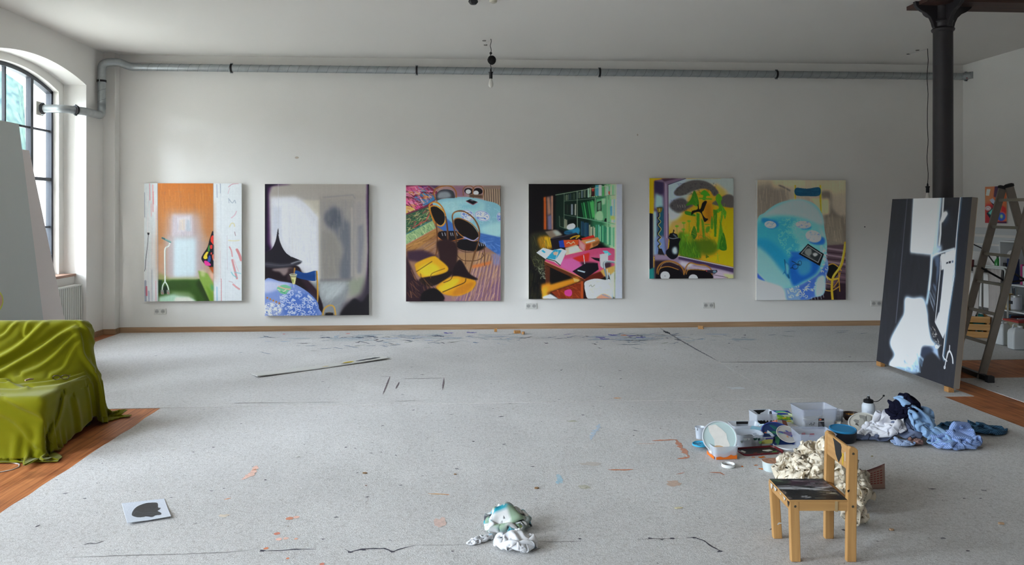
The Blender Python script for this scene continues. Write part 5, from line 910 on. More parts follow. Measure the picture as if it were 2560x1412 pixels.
tl = yp(2228.5, 500, bl.y); tr = yp(2433, 489.5, br.y); xt = (tl.x+tr.x)/2; zt = (tl.z+tr.z)/2
big = canvas('leaning_canvas', 'large black and white abstract canvas leaning against the dark iron column', [(xt, bl.y, zt), (xt, br.y, zt), (xb, br.y, .05), (xb, bl.y, .05)], A, '#8f9194', thick=.055, edge=mat('raw_canvas_edge', '#8d8378', rough=.9, bump=.2, bscale=200))
BIG = (xb, xt, bl.y, br.y, zt)
# ================================================================= a small position-based cloth solver (numpy)
def relax(P, rest, ny, nx, collide, steps=120, iters=6, g=-9.8, dt=.016, damp=.985, bend=.25, pin=None, shear=.6):
    V = np.zeros_like(P); rx, ry = rest; rd = math.hypot(rx, ry)
    def pairs(dy, dx):
        o = []
        for par in (0, 1):
            if dx and not dy: a = (slice(None), slice(par*dx, nx-dx, 2*dx)); b = (slice(None), slice(par*dx+dx, nx, 2*dx))
            elif dy and not dx: a = (slice(par*dy, ny-dy, 2*dy), slice(None)); b = (slice(par*dy+dy, ny, 2*dy), slice(None))
            o.append((a, b))
        return o
    G = []
    for a, b in pairs(0, 1): G.append((a, b, rx, 1))
    for a, b in pairs(1, 0): G.append((a, b, ry, 1))
    for par in (0, 1):
        G.append(((slice(par, ny-1, 2), slice(0, nx-1)), (slice(par+1, ny, 2), slice(1, nx)), rd, shear))
        G.append(((slice(par, ny-1, 2), slice(1, nx)), (slice(par+1, ny, 2), slice(0, nx-1)), rd, shear))
    if bend:
        G.append(((slice(None), slice(0, nx-2)), (slice(None), slice(2, nx)), 2*rx, bend*.5)); G.append(((slice(0, ny-2), slice(None)), (slice(2, ny), slice(None)), 2*ry, bend*.5))
    for st in range(steps):
        V[..., 2] += g*dt; Q = P + V*dt
        for _ in range(iters):
            for a, b, L0, k in G:
                A = Q[a]; B = Q[b]; h, w = min(A.shape[0], B.shape[0]), min(A.shape[1], B.shape[1]); A = A[:h, :w]; B = B[:h, :w]
                D = B - A; l = np.sqrt((D*D).sum(-1))+1e-9; c = D*((l-L0)/l*.5*k)[..., None]
                if L0 > 1.5*rx and k < 1 and L0 != rd: c = c*(l < L0)[..., None]
                A += c; B -= c
            Q = collide(Q, P)
            if pin is not None: Q[pin[0]] = pin[1]
        V = (Q-P)/dt*damp; P = Q
    return P
def floor_friction(Q, P, z0, mu):
    m = Q[..., 2] < z0; Q[..., 2] = np.where(m, z0, Q[..., 2])
    for k in (0, 1): Q[..., k] = np.where(m, P[..., k] + (Q[..., k]-P[..., k])*mu, Q[..., k])
    return Q
def rbox(Q, P, c, h, r, M=None, mu=.5):
    """push points out of a rounded box (centre c, half sizes h incl. rounding r, optional rotation about X)"""
    D = Q - np.array(c)
    if M is not None: ca, sa = math.cos(M), math.sin(M); y = D[..., 1]*ca + D[..., 2]*sa; z = -D[..., 1]*sa + D[..., 2]*ca; D = np.stack([D[..., 0], y, z], -1)
    hh = np.array(h)-r; q = np.abs(D)-hh; qq = np.maximum(q, 0); l = np.sqrt((qq*qq).sum(-1)); ins = np.minimum(q.max(-1), 0); sd = l + ins - r
    m = sd < 0
    if not m.any(): return Q
    n = np.where((l > 1e-6)[..., None], qq/(l[..., None]+1e-9), (q == q.max(-1, keepdims=True)).astype(float))*np.sign(D + 1e-12)
    if M is not None: y = n[..., 1]*ca - n[..., 2]*sa; z = n[..., 1]*sa + n[..., 2]*ca; n = np.stack([n[..., 0], y, z], -1)
    mv = Q - P; t = mv - n*(mv*n).sum(-1, keepdims=True)
    return np.where(m[..., None], Q - n*sd[..., None] - t*mu, Q)

# ---- sofa under a green throw
m_throw = mat('olive_green_throw', '#75740a', rough=.85, noise=.10, nscale=4, bump=.15, bscale=350, spec=.10, sheen=.2)
def sofa():
    t = thing('sofa', 'sofa completely covered by a draped olive green throw, at the left edge', 'sofa', (-3.5, 6.1, 0))
    mb = MB(); mb.box((-.78, -.47, .07), (.66, .42, .30)); mb.build('seat_base', mat('dark_upholstery', '#3c3a30', rough=.9), t, bevel=.03)
    MB().box((-.78, -.47, .30), (.66, .12, .395)).build('seat_cushion', MATS['dark_upholstery'], t, bevel=.04)
    MB().box((-.78, -.02, .30), (.60, .16, .74), T(0, .13, .02) @ RX(R(-12))).build('backrest', MATS['dark_upholstery'], t, bevel=.05)
    for x in (-.7, .56):
        for y in (-.38, .36): MB().box((x-.03, y-.03, 0), (x+.03, y+.03, .07)).build('leg', MATS['dark_upholstery'], t)
    nx, ny = 120, 136; sx, sy = 2.16, 2.46
    a = np.linspace(0, sx, nx); b = np.linspace(0, sy, ny); AA, BB = np.meshgrid(a, b)
    X = -1.22 + AA*.99 + .03*np.sin(BB*3.1+AA*1.3); Y = -.855 + BB*.80 + .02*np.sin(AA*5)
    Z = np.where(Y < .05, .50, .50 + np.clip((Y-.05)/.25, 0, 1)*.42) + .05*np.sin(AA*7+BB*5) + .03*np.sin(AA*17-BB*8) + (vnoise(AA*6, BB*6, 4)-.5)*.06
    P = np.stack([X, Y, Z], -1); r_ = (sx/(nx-1)*1.02, sy/(ny-1)*1.0)
    def col(Q, P):
        Q = rbox(Q, P, (-.06, -.025, .205), (.73, .465, .215), .045, mu=.35)
        Q = rbox(Q, P, (-.09, .30, .45), (.70, .125, .385), .08, M=R(-10), mu=.35)
        return floor_friction(Q, P, .012, .3)
    P = relax(P, r_, ny, nx, col, steps=150, iters=7, bend=.35, damp=.97)
    Ps = P.copy(); Ps[1:-1, 1:-1] = P[1:-1, 1:-1]*.6 + .1*(P[:-2, 1:-1]+P[2:, 1:-1]+P[1:-1, :-2]+P[1:-1, 2:]); P = Ps
    def fine(P):
        m = np.empty((P.shape[0]*2-1, P.shape[1], 3)); m[::2] = P; m[1::2] = (P[1:]+P[:-1])/2
        n = np.empty((m.shape[0], P.shape[1]*2-1, 3)); n[:, ::2] = m; n[:, 1::2] = (m[:, 1:]+m[:, :-1])/2; return n
    P = fine(P)
    # pulled folds of the throw: ridges with a hollow beside them, traced on the sofa's own surface
    Wd = P + np.array([-3.5, 6.1, 0]); dx, dy, dz = Wd[..., 0], Wd[..., 1], Wd[..., 2]-CZ; s_ = dx*SP + dy*CP
    px = 1280 + F*(dx*CP-dy*SP)/s_; py = HZ - F*dz/s_
    back = (P[..., 1] > -.02) & (P[..., 1] < .36) & (P[..., 2] > .36); seat = (P[..., 2] > .36) & (P[..., 1] < .2); frontf = (P[..., 1] < -.40); side = P[..., 0] > .60
    def ridge(pts, A, w, msk, d, side_=1, hollow=.8):
        q = curve(pts, n=4); best = np.full(px.shape, 1e9); sg = np.zeros(px.shape)
        for (ax, ay), (bx, by_) in zip(q[:-1], q[1:]):
            ex, ey = bx-ax, by_-ay; t_ = np.clip(((px-ax)*ex+(py-ay)*ey)/(ex*ex+ey*ey+1e-9), 0, 1); qx, qy = px-ax-t_*ex, py-ay-t_*ey; dd = np.hypot(qx, qy)
            m = dd < best; best = np.where(m, dd, best); sg = np.where(m, np.sign(ex*qy-ey*qx)*dd, sg)
        h = A*np.exp(-(best/w)**2) - A*hollow*np.exp(-((sg*side_-1.9*w)/(1.2*w))**2)*(best < 5*w)
        d = np.array(d); d = d/np.linalg.norm(d); P[...] += (h*msk)[..., None]*d
    fb = (0, -1, .35); V1 = -1
    ridge([(-60, 925), (0, 895), (39, 873), (70, 848), (90, 828), (112, 808)], .024, 7, back, fb, V1)
    ridge([(-60, 962), (0, 933), (62, 898), (109, 870), (148, 842), (182, 824)], .034, 8, back, fb, V1, 1.0)
    ridge([(60, 934), (100, 918), (140, 888), (165, 862), (190, 840)], .020, 7, back, fb, V1)
    ridge([(130, 938), (160, 922), (175, 895), (192, 862)], .014, 6, back, fb, V1)
    ridge([(-40, 860), (10, 840), (30, 818), (45, 806)], .016, 5, back, fb, V1)
    ridge([(60, 838), (64, 822), (70, 808)], .010, 4, back, fb, V1)
    ridge([(192, 822), (200, 850), (204, 880), (214, 900), (232, 922)], .022, 6, P[..., 2] > .38, (1, -.8, .2), V1, .9)
    for k in range(4): ridge([(214+k*9, 818+k*3), (232+k*9, 850+k*2), (246+k*8, 885), (256+k*6, 912)], .015, 3.2, (P[..., 2] > .40) & (P[..., 0] > .5), (1, -.5, 0), -1, .8)
    ridge([(-40, 958), (40, 962), (110, 958), (180, 944), (240, 922)], .016, 4, seat, (0, -.4, 1), V1)
    ridge([(-40, 975), (40, 978), (90, 972), (150, 965), (200, 948), (262, 925)], .015, 4, seat, (0, -.4, 1), V1)
    ridge([(0, 950), (18, 951), (30, 965), (70, 972)], .018, 4, seat, (0, -.4, 1), V1)
    for k in range(7): ridge([(150+k*18, 985-k*8), (185+k*14, 960-k*4), (215+k*9, 958-k*2)], .008, 3.2, seat, (0, -.2, 1), 1, .7)
    ridge([(160, 990), (156, 1015), (146, 1050), (128, 1085), (127, 1120), (128, 1155)], .040, 5, P[..., 2] < .42, (.4, -1, 0), 1, .9)
    ridge([(188, 1000), (196, 1040), (200, 1080), (202, 1125)], .020, 6, P[..., 2] < .42, (.8, -.8, 0), 1, .8)
    for k in range(6): ridge([(215+k*13, 965-k*4), (222+k*13, 1000), (226+k*13, 1040), (228+k*14, 1075-k*4)], .010, 4, (P[..., 2] < .42) & side, (1, -.5, 0), -1, .8)
    ridge([(20, 992), (50, 1010), (110, 1040), (125, 1090)], .016, 9, frontf, (0, -1, 0), 1, .8); ridge([(-20, 1020), (40, 1050), (90, 1110)], .012, 9, frontf, (0, -1, 0), 1, .8)
    P[..., 2] = np.maximum(P[..., 2], .009)
    lowm = P[..., 2] < .03
    for ax, lim, sg in ((0, .80, 1), (1, -.545, -1), (1, .56, 1)):
        q = P[..., ax]; ex = (q-lim)*sg; P[..., ax] = np.where(lowm & (ex > 0), lim + sg*ex*.12, q)
    grid_obj('green_throw', P, m_throw, t, solid=.005)
    t.children[-1]['label'] = 'draped olive green throw'
    return t
sofa()
# ================================================================= ventilation duct
m_galv = mat('galvanised_steel', '#aab0b2', rough=.38, metal=.75, noise=.10, nscale=14)
m_seam = mat('duct_seam', '#6f7577', rough=.5, metal=.6)
m_milk = mat('milky_bulb_glass', '#e6e2da', rough=.25)
m_black = mat('black_rubber', '#1d1c1f', rough=.6)
m_blackp = mat('black_plastic', '#17171a', rough=.4)
def arc_pts(pts, rad, n=8):
    """polyline with rounded corners"""
    P = [Vector(p) for p in pts]; o = [P[0]]
    for i in range(1, len(P)-1):
        a, b, c = P[i-1], P[i], P[i+1]; u = (a-b).normalized(); v = (c-b).normalized(); ang = u.angle(v); d = min(rad/math.tan(ang/2), (a-b).length*.49, (c-b).length*.49); p, q = b+u*d, b+v*d
        for k in range(n+1):
            t = k/n; o.append(p*(1-t)**2 + b*2*t*(1-t) + q*t*t)
    o.append(P[-1]); return o
DR = .051; ZD = 3.655; YD = YB - .10
t = thing('ventilation_duct', 'galvanised spiral duct with elbows running along the back wall under the ceiling', 'duct', (-4.6, YD, ZD))
def loc(p): return Vector(p) - Vector((-4.6, YD, ZD))
MB().tube([loc((-4.42, YD, ZD)), loc((XR+.05, YD, ZD))], DR, 24).build('straight_duct', m_galv, t, smooth=True)
mb = MB(); pts = []; pitch = .135; x = -4.3
while x < XR - .02:
    pts.append(loc((x, YD + (DR+.0005)*math.cos(-2*PI*x/pitch), ZD + (DR+.0005)*math.sin(-2*PI*x/pitch)))); x += pitch/14
mb.tube(pts, .0022, 4); mb.build('spiral_seam', m_seam, t)
el = arc_pts([(-4.78, 10.98, 3.42), (-4.78, 10.98, 3.67), (-4.60, 11.06, 3.69), (-4.50, YD, ZD), (-4.36, YD, ZD)], .10)
MB().tube([loc(p) for p in el], DR+.002, 20).build('elbow', m_galv, t, smooth=True)
MB().tube([loc((-4.78, 10.98, 2.99)), loc((-4.78, 10.98, 3.47))], DR, 20).build('riser', m_galv, t, smooth=True)
mb = MB(); pts = [loc((-4.78 + (DR+.0005)*math.cos(a), 10.98 + (DR+.0005)*math.sin(a), 3.05+a/(2*PI)*.135)) for a in [k*.45 for k in range(38)]]; mb.tube(pts, .0022, 4); mb.build('spiral_seam', m_seam, t)
lo = arc_pts([(-5.22, 10.25, 2.955), (-4.93, 10.25, 2.955), (-4.78, 10.52, 2.955), (-4.78, 10.98, 2.955), (-4.78, 10.98, 3.12)], .09)
MB().tube([loc(p) for p in lo], DR, 20).build('outlet_bend', m_galv, t, smooth=True)
MB().box((-.012, -.085, -.085), (.012, .085, .085), T(*loc((-5.215, 10.25, 2.955)))).build('wall_flange', m_milk, t, bevel=.004)
def collar(p, ax, r=.060, parent=t):
    d = Vector(ax).normalized(); p = Vector(p); mb = MB()
    c = MB().tube([p + d*q for q in (-.013, -.004, -.0035, .0035, .004, .013)], [r, r, r-.004, r-.004, r, r], 24).build('pipe_clamp', m_black, parent, smooth=True); u = Vector((0,0,1)) if abs(d.z) < .9 else Vector((0,-1,0))
    for s in (1, -1): q = p + u*s*(r+.006); MB().tube([q - d*.018, q + d*.018], .006, 8).build('clamp_bolt', m_galv, c)
for cx in (579, 1042, 1499, 1941): collar(loc((yp(cx, 180, YD).x, YD, ZD)), (1, 0, 0))
collar(loc((-4.78, 10.98, 3.42)), (0, 0, 1)); collar(loc((-4.835, 10.38, 2.955)), (.5, 1, 0)); collar(loc((-5.17, 10.25, 2.955)), (1, 0, 0), .066)
collar(loc((XR-.02, YD, ZD)), (1, 0, 0))
# stub in the right wall
t2 = thing('duct_end_cap', 'short taped duct stub with red marks where the duct meets the right wall', 'duct', (XR, YD, ZD))
MB().tube([(-.06, -.0, 0), (-.01, -.14, 0)], [.055, .05], 20).build('stub', m_galv, t2, smooth=True)
for i in range(2): MB().box((-.07, -.05-.05*i, -.045), (-.060, -.035-.05*i, -.005)).build('red_mark', mat('red_tape', '#8f3a36', rough=.7), t2)

# ---- iron column
m_iron = mat('dark_iron_paint', '#2f2c2f', rough=.42, noise=.08, nscale=6, spec=.5)
CX, CY = 4.985, 7.93
t = thing('iron_column', 'dark painted cast iron column with winged capital behind the leaning canvas', 'column', (CX, CY, 0))
MB().lathe([(.145, 0), (.145, .05), (.12, .09), (.108, .12), (.102, .2), (.098, 1.2), (.094, 3.54)], 40).build('shaft', m_iron, t, smooth=True)
MB().lathe([(.094, 3.53), (.108, 3.545), (.112, 3.56), (.104, 3.572), (.090, 3.585), (.088, 3.62), (.094, 3.63), (.100, 3.64), (.092, 3.65), (.080, 3.67), (.080, 3.80), (.11, 3.835)], 40).build('necking_rings', m_iron, t, smooth=True)
for k in range(4):
    out = [(.085, 3.55), (.112, 3.585), (.125, 3.63), (.150, 3.68), (.195, 3.72), (.250, 3.745), (.292, 3.775), (.312, 3.80), (.320, 3.84), (.05, 3.84), (.05, 3.55)]
    w = MB().prism([(a, b) for a, b in out], -.022, .022, 'y', RZ(PI/2*k + R(3))); w.build('bracket_wing', m_iron, t, bevel=.004)
st = MB().box((CX-.28, CY-.19, 3.80), (XR, CY+.19, 3.87)).build('ceiling_beam', wood('dark_beam', '#3a2622', '#4d332b', axis=0)); tag(st, 'dark brown beam across the ceiling over the iron column', 'beam')

# ---- bare hanging bulbs
m_cable = mat('black_flex', '#19181a', rough=.6); m_milk = mat('milky_bulb_glass', '#e6e2da', rough=.25)
def bulb_lamp(label, cx_, cy_, zb, wind):
    """pendant at ceiling point; zb = height of the socket top"""
    t = thing('hanging_bulb', label, 'lamp', (cx_, cy_, HC))
    L_ = HC - zb
    mb = MB(); pts = [(.006*math.sin(k*.9), .004*math.cos(k*1.3), -L_*k/24) for k in range(25)]; pts[0] = (0, 0, 0); mb.tube(pts, .0042, 6); mb.build('cord', m_cable, t, smooth=True)
    MB().lathe([(.0, -L_+.03), (.009, -L_+.015), (.012, -L_-.015), (.030, -L_-.02), (.026, -L_-.035), (.022, -L_-.04), (.022, -L_-.10), (.019, -L_-.105), (0, -L_-.105)], 18).build('socket', m_blackp, t, smooth=True)
    b0 = -L_-.10
    MB().lathe([(.014, b0), (.017, b0-.015), (.026, b0-.045), (.031, b0-.07), (.028, b0-.095), (.016, b0-.112), (0, b0-.117)], 20).build('bulb', m_milk, t, smooth=True)
    mb = MB(); mb.tube([(-.055, .35, -.004), (-.05, .20, -.010), (-.02, .10, -.008), (0, 0, -.004)], .003, 6); mb.build('ceiling_wire', mat('white_wire', '#d2cfca', rough=.6), t)
    for p in ((-.055, .36, 0), (-.08, .10, 0)): MB().lathe([(0, -.012), (.022, -.008), (.026, 0), (0, 0)], 12, T(*p)).build('ceiling_hook', mat('dull_screw', '#7b7770', rough=.6), t)
    if wind:
        z0 = -L_ + .13; w = MB()
        for k in range(9):
            a = (k-4)*.006; rr = .05 - abs(k-4)*.003
            w.tube([(rr*math.cos(g), a + .01*math.sin(g*2+k), rr*1.1*math.sin(g)) for g in [2*PI*i/22 for i in range(22)]], .0045, 5, closed=True, M=T(.012, 0, z0) @ RZ(.3*(k % 3)))
        w.lathe([(0, -.045), (.03, -.03), (.036, 0), (.03, .03), (0, .045)], 14, T(.012, 0, z0) @ S3(1, .6, 1)); w.build('wound_cord', m_cable, t, smooth=True)
        k_ = MB(); k_.lathe([(0, .02), (.016, .008), (.018, 0), (.012, -.012), (0, -.02)], 12, T(0, 0, z0+.085)); k_.build('knot', m_cable, t, smooth=True)
    return t
c = yp(1227, 97, 9.98); bulb_lamp('bare white bulb on short knotted black cord at ceiling centre', c.x, 9.98, yp(1227, 176, 9.98).z, True)
c = yp(2319, 120, 10.2); bulb_lamp('bare bulb on long black cord hanging beside the iron column', c.x, 10.2, yp(2319, 462, 10.2).z, False)
t = thing('ceiling_spotlight', 'small dark box fixed to the ceiling at the top edge, beside a pale cap', 'lamp', (yp(1183, 2, 8.15).x, 8.15, HC))
MB().lathe([(.045, 0), (.05, -.02), (.03, -.045), (0, -.05)], 6).build('housing', m_blackp, t)
t = thing('cable_outlet', 'pale round cable cap on the ceiling at the top edge', 'cap', (yp(1233, 2, 8.13).x, 8.13, HC))
MB().lathe([(.04, 0), (.038, -.025), (.02, -.035), (0, -.036)], 18).build('cover', mat('pale_cap', '#c9c2b2', rough=.5), t, smooth=True)

# ---- double wall sockets
m_sock = mat('white_socket_plastic', '#dcdad4', rough=.35)
def socket(label, x, y, first=[None]):
    p = yp(x, y, YB)
    if first[0] is None:
        t = thing('wall_socket', label, 'socket', (p.x, YB, p.z), group='double sockets low on the back wall'); first[0] = t
        MB().box((-.081, -.012, -.041), (.081, 0, .041)).build('cover_plate', m_sock, t, bevel=.003)
        for sx in (-.0405, .0405):
            r = MB(); r.lathe([(.0315, -.0135), (.0315, -.012), (.028, -.012), (.026, -.003), (0, -.003)], 24, T(sx, 0, 0) @ RX(R(-90)) @ S3(1, 1, -1) @ S3(1, 1, 1));
            r = MB().lathe([(.027, 0), (.027, .002), (.0, .002)], 24, T(sx, -.0118, 0) @ RX(R(90))); q = r.build('outlet_well', mat('socket_well', '#b4b2ae', rough=.6), t)
            for hx in (-.0095, .0095): MB().lathe([(.004, 0), (.004, .001), (0, .001)], 8, T(sx+hx, -.0142, 0) @ RX(R(90))).build('pin_hole', m_black, q)
        return t
    f = first[0]; t = f.copy(); COL.objects.link(t); t.location = (p.x, YB, p.z); t['label'] = label
    for ch in f.children:
        c_ = ch.copy(); COL.objects.link(c_); c_.parent = t
        for g in ch.children: d = g.copy(); COL.objects.link(d); d.parent = c_
    return t
socket('white double socket below the orange corridor painting', 400.5, 778); socket('white double socket below left corner of the bookshelf painting', 1328, 764.5)
socket('white double socket below the yellow window painting', 1771, 763); socket('white double socket left of the leaning black and white canvas', 2190, 758)

# ---- two blank canvases leaning at the left wall
def lean(name, label, m_face, yb0, yb1, xbot, xtop, h, art=None, thick=.045):
    t = thing(name, label, 'canvas', (xbot, (yb0+yb1)/2, .0045)); w = (yb1-yb0)/2
    v = [Vector((0, -w, 0)), Vector((0, w, 0)), Vector((xtop-xbot, w, h)), Vector((xtop-xbot, -w, h))]; n = (v[1]-v[0]).cross(v[2]-v[0]).normalized(); n = n if n.x > 0 else -n
    a = v; b = [p - n*thick for p in v]
    MB().add(a + b, [(0,1,2,3), (7,6,5,4), (0,4,5,1), (1,5,6,2), (2,6,7,3), (3,7,4,0)]).build('canvas_cover', m_face, t)
    mb = MB(); o = [p - n*(thick+.002) for p in v]; e1 = Vector((0, 1, 0)); e2 = (v[3]-v[0]).normalized(); L_ = (v[3]-v[0]).length
    for (y0, y1, z0, z1) in ((.01, 2*w-.01, .01, .07), (.01, 2*w-.01, L_-.07, L_-.01), (.01, .07, .07, L_-.07), (2*w-.07, 2*w-.01, .07, L_-.07), (.07, 2*w-.07, L_/2-.03, L_/2+.03)):
        q = [o[0] + e1*y + e2*z for y, z in ((y0, z0), (y1, z0), (y1, z1), (y0, z1))]; mb.add(q + [p - n*.006 for p in q], [(0,1,2,3), (7,6,5,4), (0,4,5,1), (1,5,6,2), (2,6,7,3), (3,7,4,0)])
    mb.build('stretcher_bars', m_stretch, t); return t, v, n
m_c1 = mat('grey_primed_canvas', '#c2c6c4', rough=.9, bump=.2, bscale=250); m_c2 = mat('pinkish_primed_canvas', '#ddd4d2', rough=.9, bump=.2, bscale=250)
t, v, n = lean('leaning_canvas', 'tall grey primed canvas leaning at left edge, in front of the pinkish one', m_c1, 6.98, 8.50, -4.215, -4.525, 2.575)
# painted pink blob with yellow-green rim low on the canvas
A = Art(60, 70, [(-60, 690), (20, 690), (20, 800), (-60, 800)], '#b9bdbb', 8)
def blobface():
    p = ray(2, 748); org = Vector(t.location); c0 = v[0]; k = (CO - org - c0).dot(n); tt = -k/p.dot(n); c = CO + p*tt - org
    e1 = Vector((0, 1, 0)); e2 = (v[3]-v[0]).normalized(); mb = MB(); mb.add([c - e1*.02 + n*.0015 + e1*.30*math.cos(a)*1.0 - e1*.24 + e2*.15*math.sin(a) for a in [2*PI*i/30 for i in range(30)]], [tuple(range(30))]); mb.build('painted_rim', mat('lime_rim', '#c9cf5c', rough=.8), t)
    mb = MB(); mb.add([c - e1*.02 + n*.0025 + e1*.28*math.cos(a) - e1*.24 + e2*.13*math.sin(a) for a in [2*PI*i/30 for i in range(30)]], [tuple(range(30))]); mb.build('painted_blob', mat('pink_blob', '#d2a89a', rough=.8), t)
blobface()
lean('leaning_canvas', 'tall pale pinkish canvas leaning against the window wall behind the grey one', m_c2, 7.6, 9.215, -4.318, -4.795, 2.355)

# ---- folding ladder
m_alu = mat('dull_aluminium', '#8b8279', rough=.5, metal=.45, noise=.08, nscale=10); m_alu2 = mat('rung_aluminium', '#9c9385', rough=.45, metal=.45)
PB, PA = fp(2382, 921), fp(2452, 948); wv = (PA-PB); W_ = wv.length; wv.normalize(); ln = Vector((-wv.y, wv.x, 0)); ln = ln if ln.x > 0 else -ln
ZT = 1.93
best = min((abs(proj(PB + ln*k*.01 + Vector((0, 0, ZT)))[0] - 2507), k*.01) for k in range(0, 120))[1]
t = thing('step_ladder', 'tall folding aluminium step ladder standing behind the leaning canvas', 'ladder', PB)
top = ln*best + Vector((0, 0, ZT)); L1 = top.length; d1 = top.normalized(); nf = d1.cross(wv).normalized()
def barx(mb, a, b, w, h, wd, hd):
    """box section from a to b, width w along wd, height h along hd"""
    q = []
    for p in (a, b): q += [p - wd*w/2 - hd*h/2, p + wd*w/2 - hd*h/2, p + wd*w/2 + hd*h/2, p - wd*w/2 + hd*h/2]
    mb.add(q, [(0,3,2,1), (4,5,6,7), (0,1,5,4), (1,2,6,5), (2,3,7,6), (3,0,4,7)]); return mb
for k, o in enumerate((Vector((0, 0, 0)), wv*W_)):
    r = barx(MB(), o, o + d1*L1, .026, .075, wv, nf).build('side_rail', m_alu, t, bevel=.003)
    MB().lathe([(.045, 0), (.045, .025), (.03, .035), (0, .036)], 16, Matrix.Translation(o + d1*(L1-.012)) @ d1.to_track_quat('Z', 'Y').to_matrix().to_4x4() @ S3(.7, 1.1, 1)).build('rail_cap', m_black, r, smooth=True)
for z in (.352, .645, .94, 1.23, 1.515, 1.80): f_ = z/ZT; a = top*f_; barx(MB(), a + wv*.014, a + wv*(W_-.014), .03, .03, Vector((0, 0, 1)), ln).build('rung', m_alu2, t, bevel=.004)
MB_ = barx(MB(), -wv*.02 + Vector((0, 0, .035)), wv*(W_+.17) + Vector((0, 0, .035)), .05, .05, Vector((0, 0, 1)), ln).build('stabiliser_bar', m_blackp, t, bevel=.004)
MB_ = barx(MB(), wv*(W_+.13) + Vector((0, 0, .036)), wv*(W_+.19) + Vector((0, 0, .036)), .066, .066, Vector((0, 0, 1)), ln).build('rubber_foot', m_black, t, bevel=.006)
rb = top + ln*.055 ; rear = top + ln*(.055 + best*1.0); rear.z = 0; d2 = (rb - rear); L2 = d2.length; d2n = d2.normalized(); nf2 = d2n.cross(wv).normalized()
for o in (wv*.03, wv*(W_-.03)):
    r = barx(MB(), rear + o, rear + o + d2n*(L2+.02), .026, .085, wv, nf2).build('side_rail', m_alu, t, bevel=.003)
    MB().lathe([(.048, 0), (.048, .025), (.03, .035), (0, .036)], 16, Matrix.Translation(rear + o + d2n*(L2+.01)) @ d2n.to_track_quat('Z', 'Y').to_matrix().to_4x4() @ S3(.7, 1.1, 1)).build('rail_cap', m_black, r, smooth=True)
for z in (.35, .64, .94, 1.23, 1.515, 1.80): f_ = z/ZT; a = rear.lerp(rb, f_); barx(MB(), a + wv*.044, a + wv*(W_-.044), .03, .03, Vector((0, 0, 1)), ln).build('rung', m_alu2, t, bevel=.004)
a, b = top*.56 + wv*.01, rear.lerp(rb, .50) + wv*.03; MB().tube([a, (a+b)/2 - Vector((0, 0, .10)), b], .011, 8).build('spreader_strap', m_black, t)
a, b = top*.56 + wv*W_, rear.lerp(rb, .50) + wv*(W_-.03); MB().tube([a, (a+b)/2 - Vector((0, 0, .10)), b], .011, 8).build('spreader_strap', m_black, t)

# ---- corner by the right wall
m_white = mat('white_lacquer', '#d9dbdb', rough=.45)
sy1, sy0 = 10.0, 8.7; sxf = 7.05
t = thing('shelf_unit', 'white open shelf unit against the right wall behind the ladder', 'shelf', (sxf, sy1, 0))
def sb(a, b): return (a[0]-sxf, a[1]-sy1, a[2]), (b[0]-sxf, b[1]-sy1, b[2])
MB().box(*sb((sxf, sy1-.02, 0), (XR, sy1, 1.30))).build('side_panel', m_white, t, bevel=.002); MB().box(*sb((sxf, sy0, 0), (XR, sy0+.02, 1.30))).build('side_panel', m_white, t, bevel=.002)
MB().box(*sb((XR-.012, sy0+.02, 0), (XR, sy1-.02, 1.28))).build('back_panel', m_white, t)
for z in (.07, .405, .745): MB().box(*sb((sxf+.005, sy0+.02, z-.02), (XR-.012, sy1-.02, z))).build('shelf_board', m_white, t, bevel=.002)
MB().box(*sb((sxf-.005, sy0, 1.28), (XR, sy1, 1.30))).build('top_board', m_white, t, bevel=.002)
def on_shelf(x, y, X): return xp(x, y, X)
# tape roll, dark box, bottle, cans, books, jars
def roll():
    p = on_shelf(2531, 640, 7.15); t = thing('tape_roll', 'white tape roll standing in the top compartment of the shelf', 'tape', (7.15, p.y, 1.13));
    return t
p = on_shelf(2531, 622, 7.12); t = thing('tape_roll', 'round white tape roll in the top compartment of the white shelf', 'tape', (7.12, p.y, .745+.065))
MB().lathe([(.02, -.02), (.055, -.02), (.055, .02), (.02, .02), (.02, -.02)], 26, T(0, 0, .31) @ RZ(R(-50)) @ RX(R(90)), cap=False).build('tape', mat('white_tape', '#e4e2de', rough=.6), t, smooth=True)
MB().lathe([(.019, -.018), (.0195, .018)], 20, T(0, 0, .31) @ RZ(R(-50)) @ RX(R(90)), cap=False).build('core', mat('blue_core', '#5c6c84'), t)
MB().box((-.04, -.05, -.065), (.06, .05, .255)).build('blue_box', mat('navy_box', '#2c3a66', rough=.7), t, bevel=.003)
p = on_shelf(2516, 690, 7.14); t = thing('dark_box', 'small black box in the top compartment of the white shelf', 'box', (7.14, p.y, .745)); MB().box((-.05, -.06, 0), (.08, .06, .26)).build('carton', m_blackp, t, bevel=.004); MB().box((-.052, -.045, .2), (-.049, .045, .24)).build('lid_edge', mat('grey_edge', '#4c4a4c'), t)
def can(name, label, cat_, px_, X, z, r, h, col, band):
    p = on_shelf(px_, 700, X); t = thing(name, label, cat_, (X, p.y, z)); MB().lathe([(r*.96, 0), (r, .004), (r, h-.004), (r*.96, h), (r*.9, h), (r*.88, h-.006), (0, h-.006)], 26).build('tin', mat(name+'_metal'+col, col, rough=.35, metal=.5), t, smooth=True)
    MB().lathe([(r+.001, h*.12), (r+.001, h*.88)], 26, cap=False).build('printed_band', mat(name+'_band'+band, band, rough=.5), t); return t
can('paint_tin', 'silver paint tin with dark lettering on the middle shelf', 'tin', 2541, 7.10, .405, .062, .20, '#a8a8a6', '#b9bcc2')
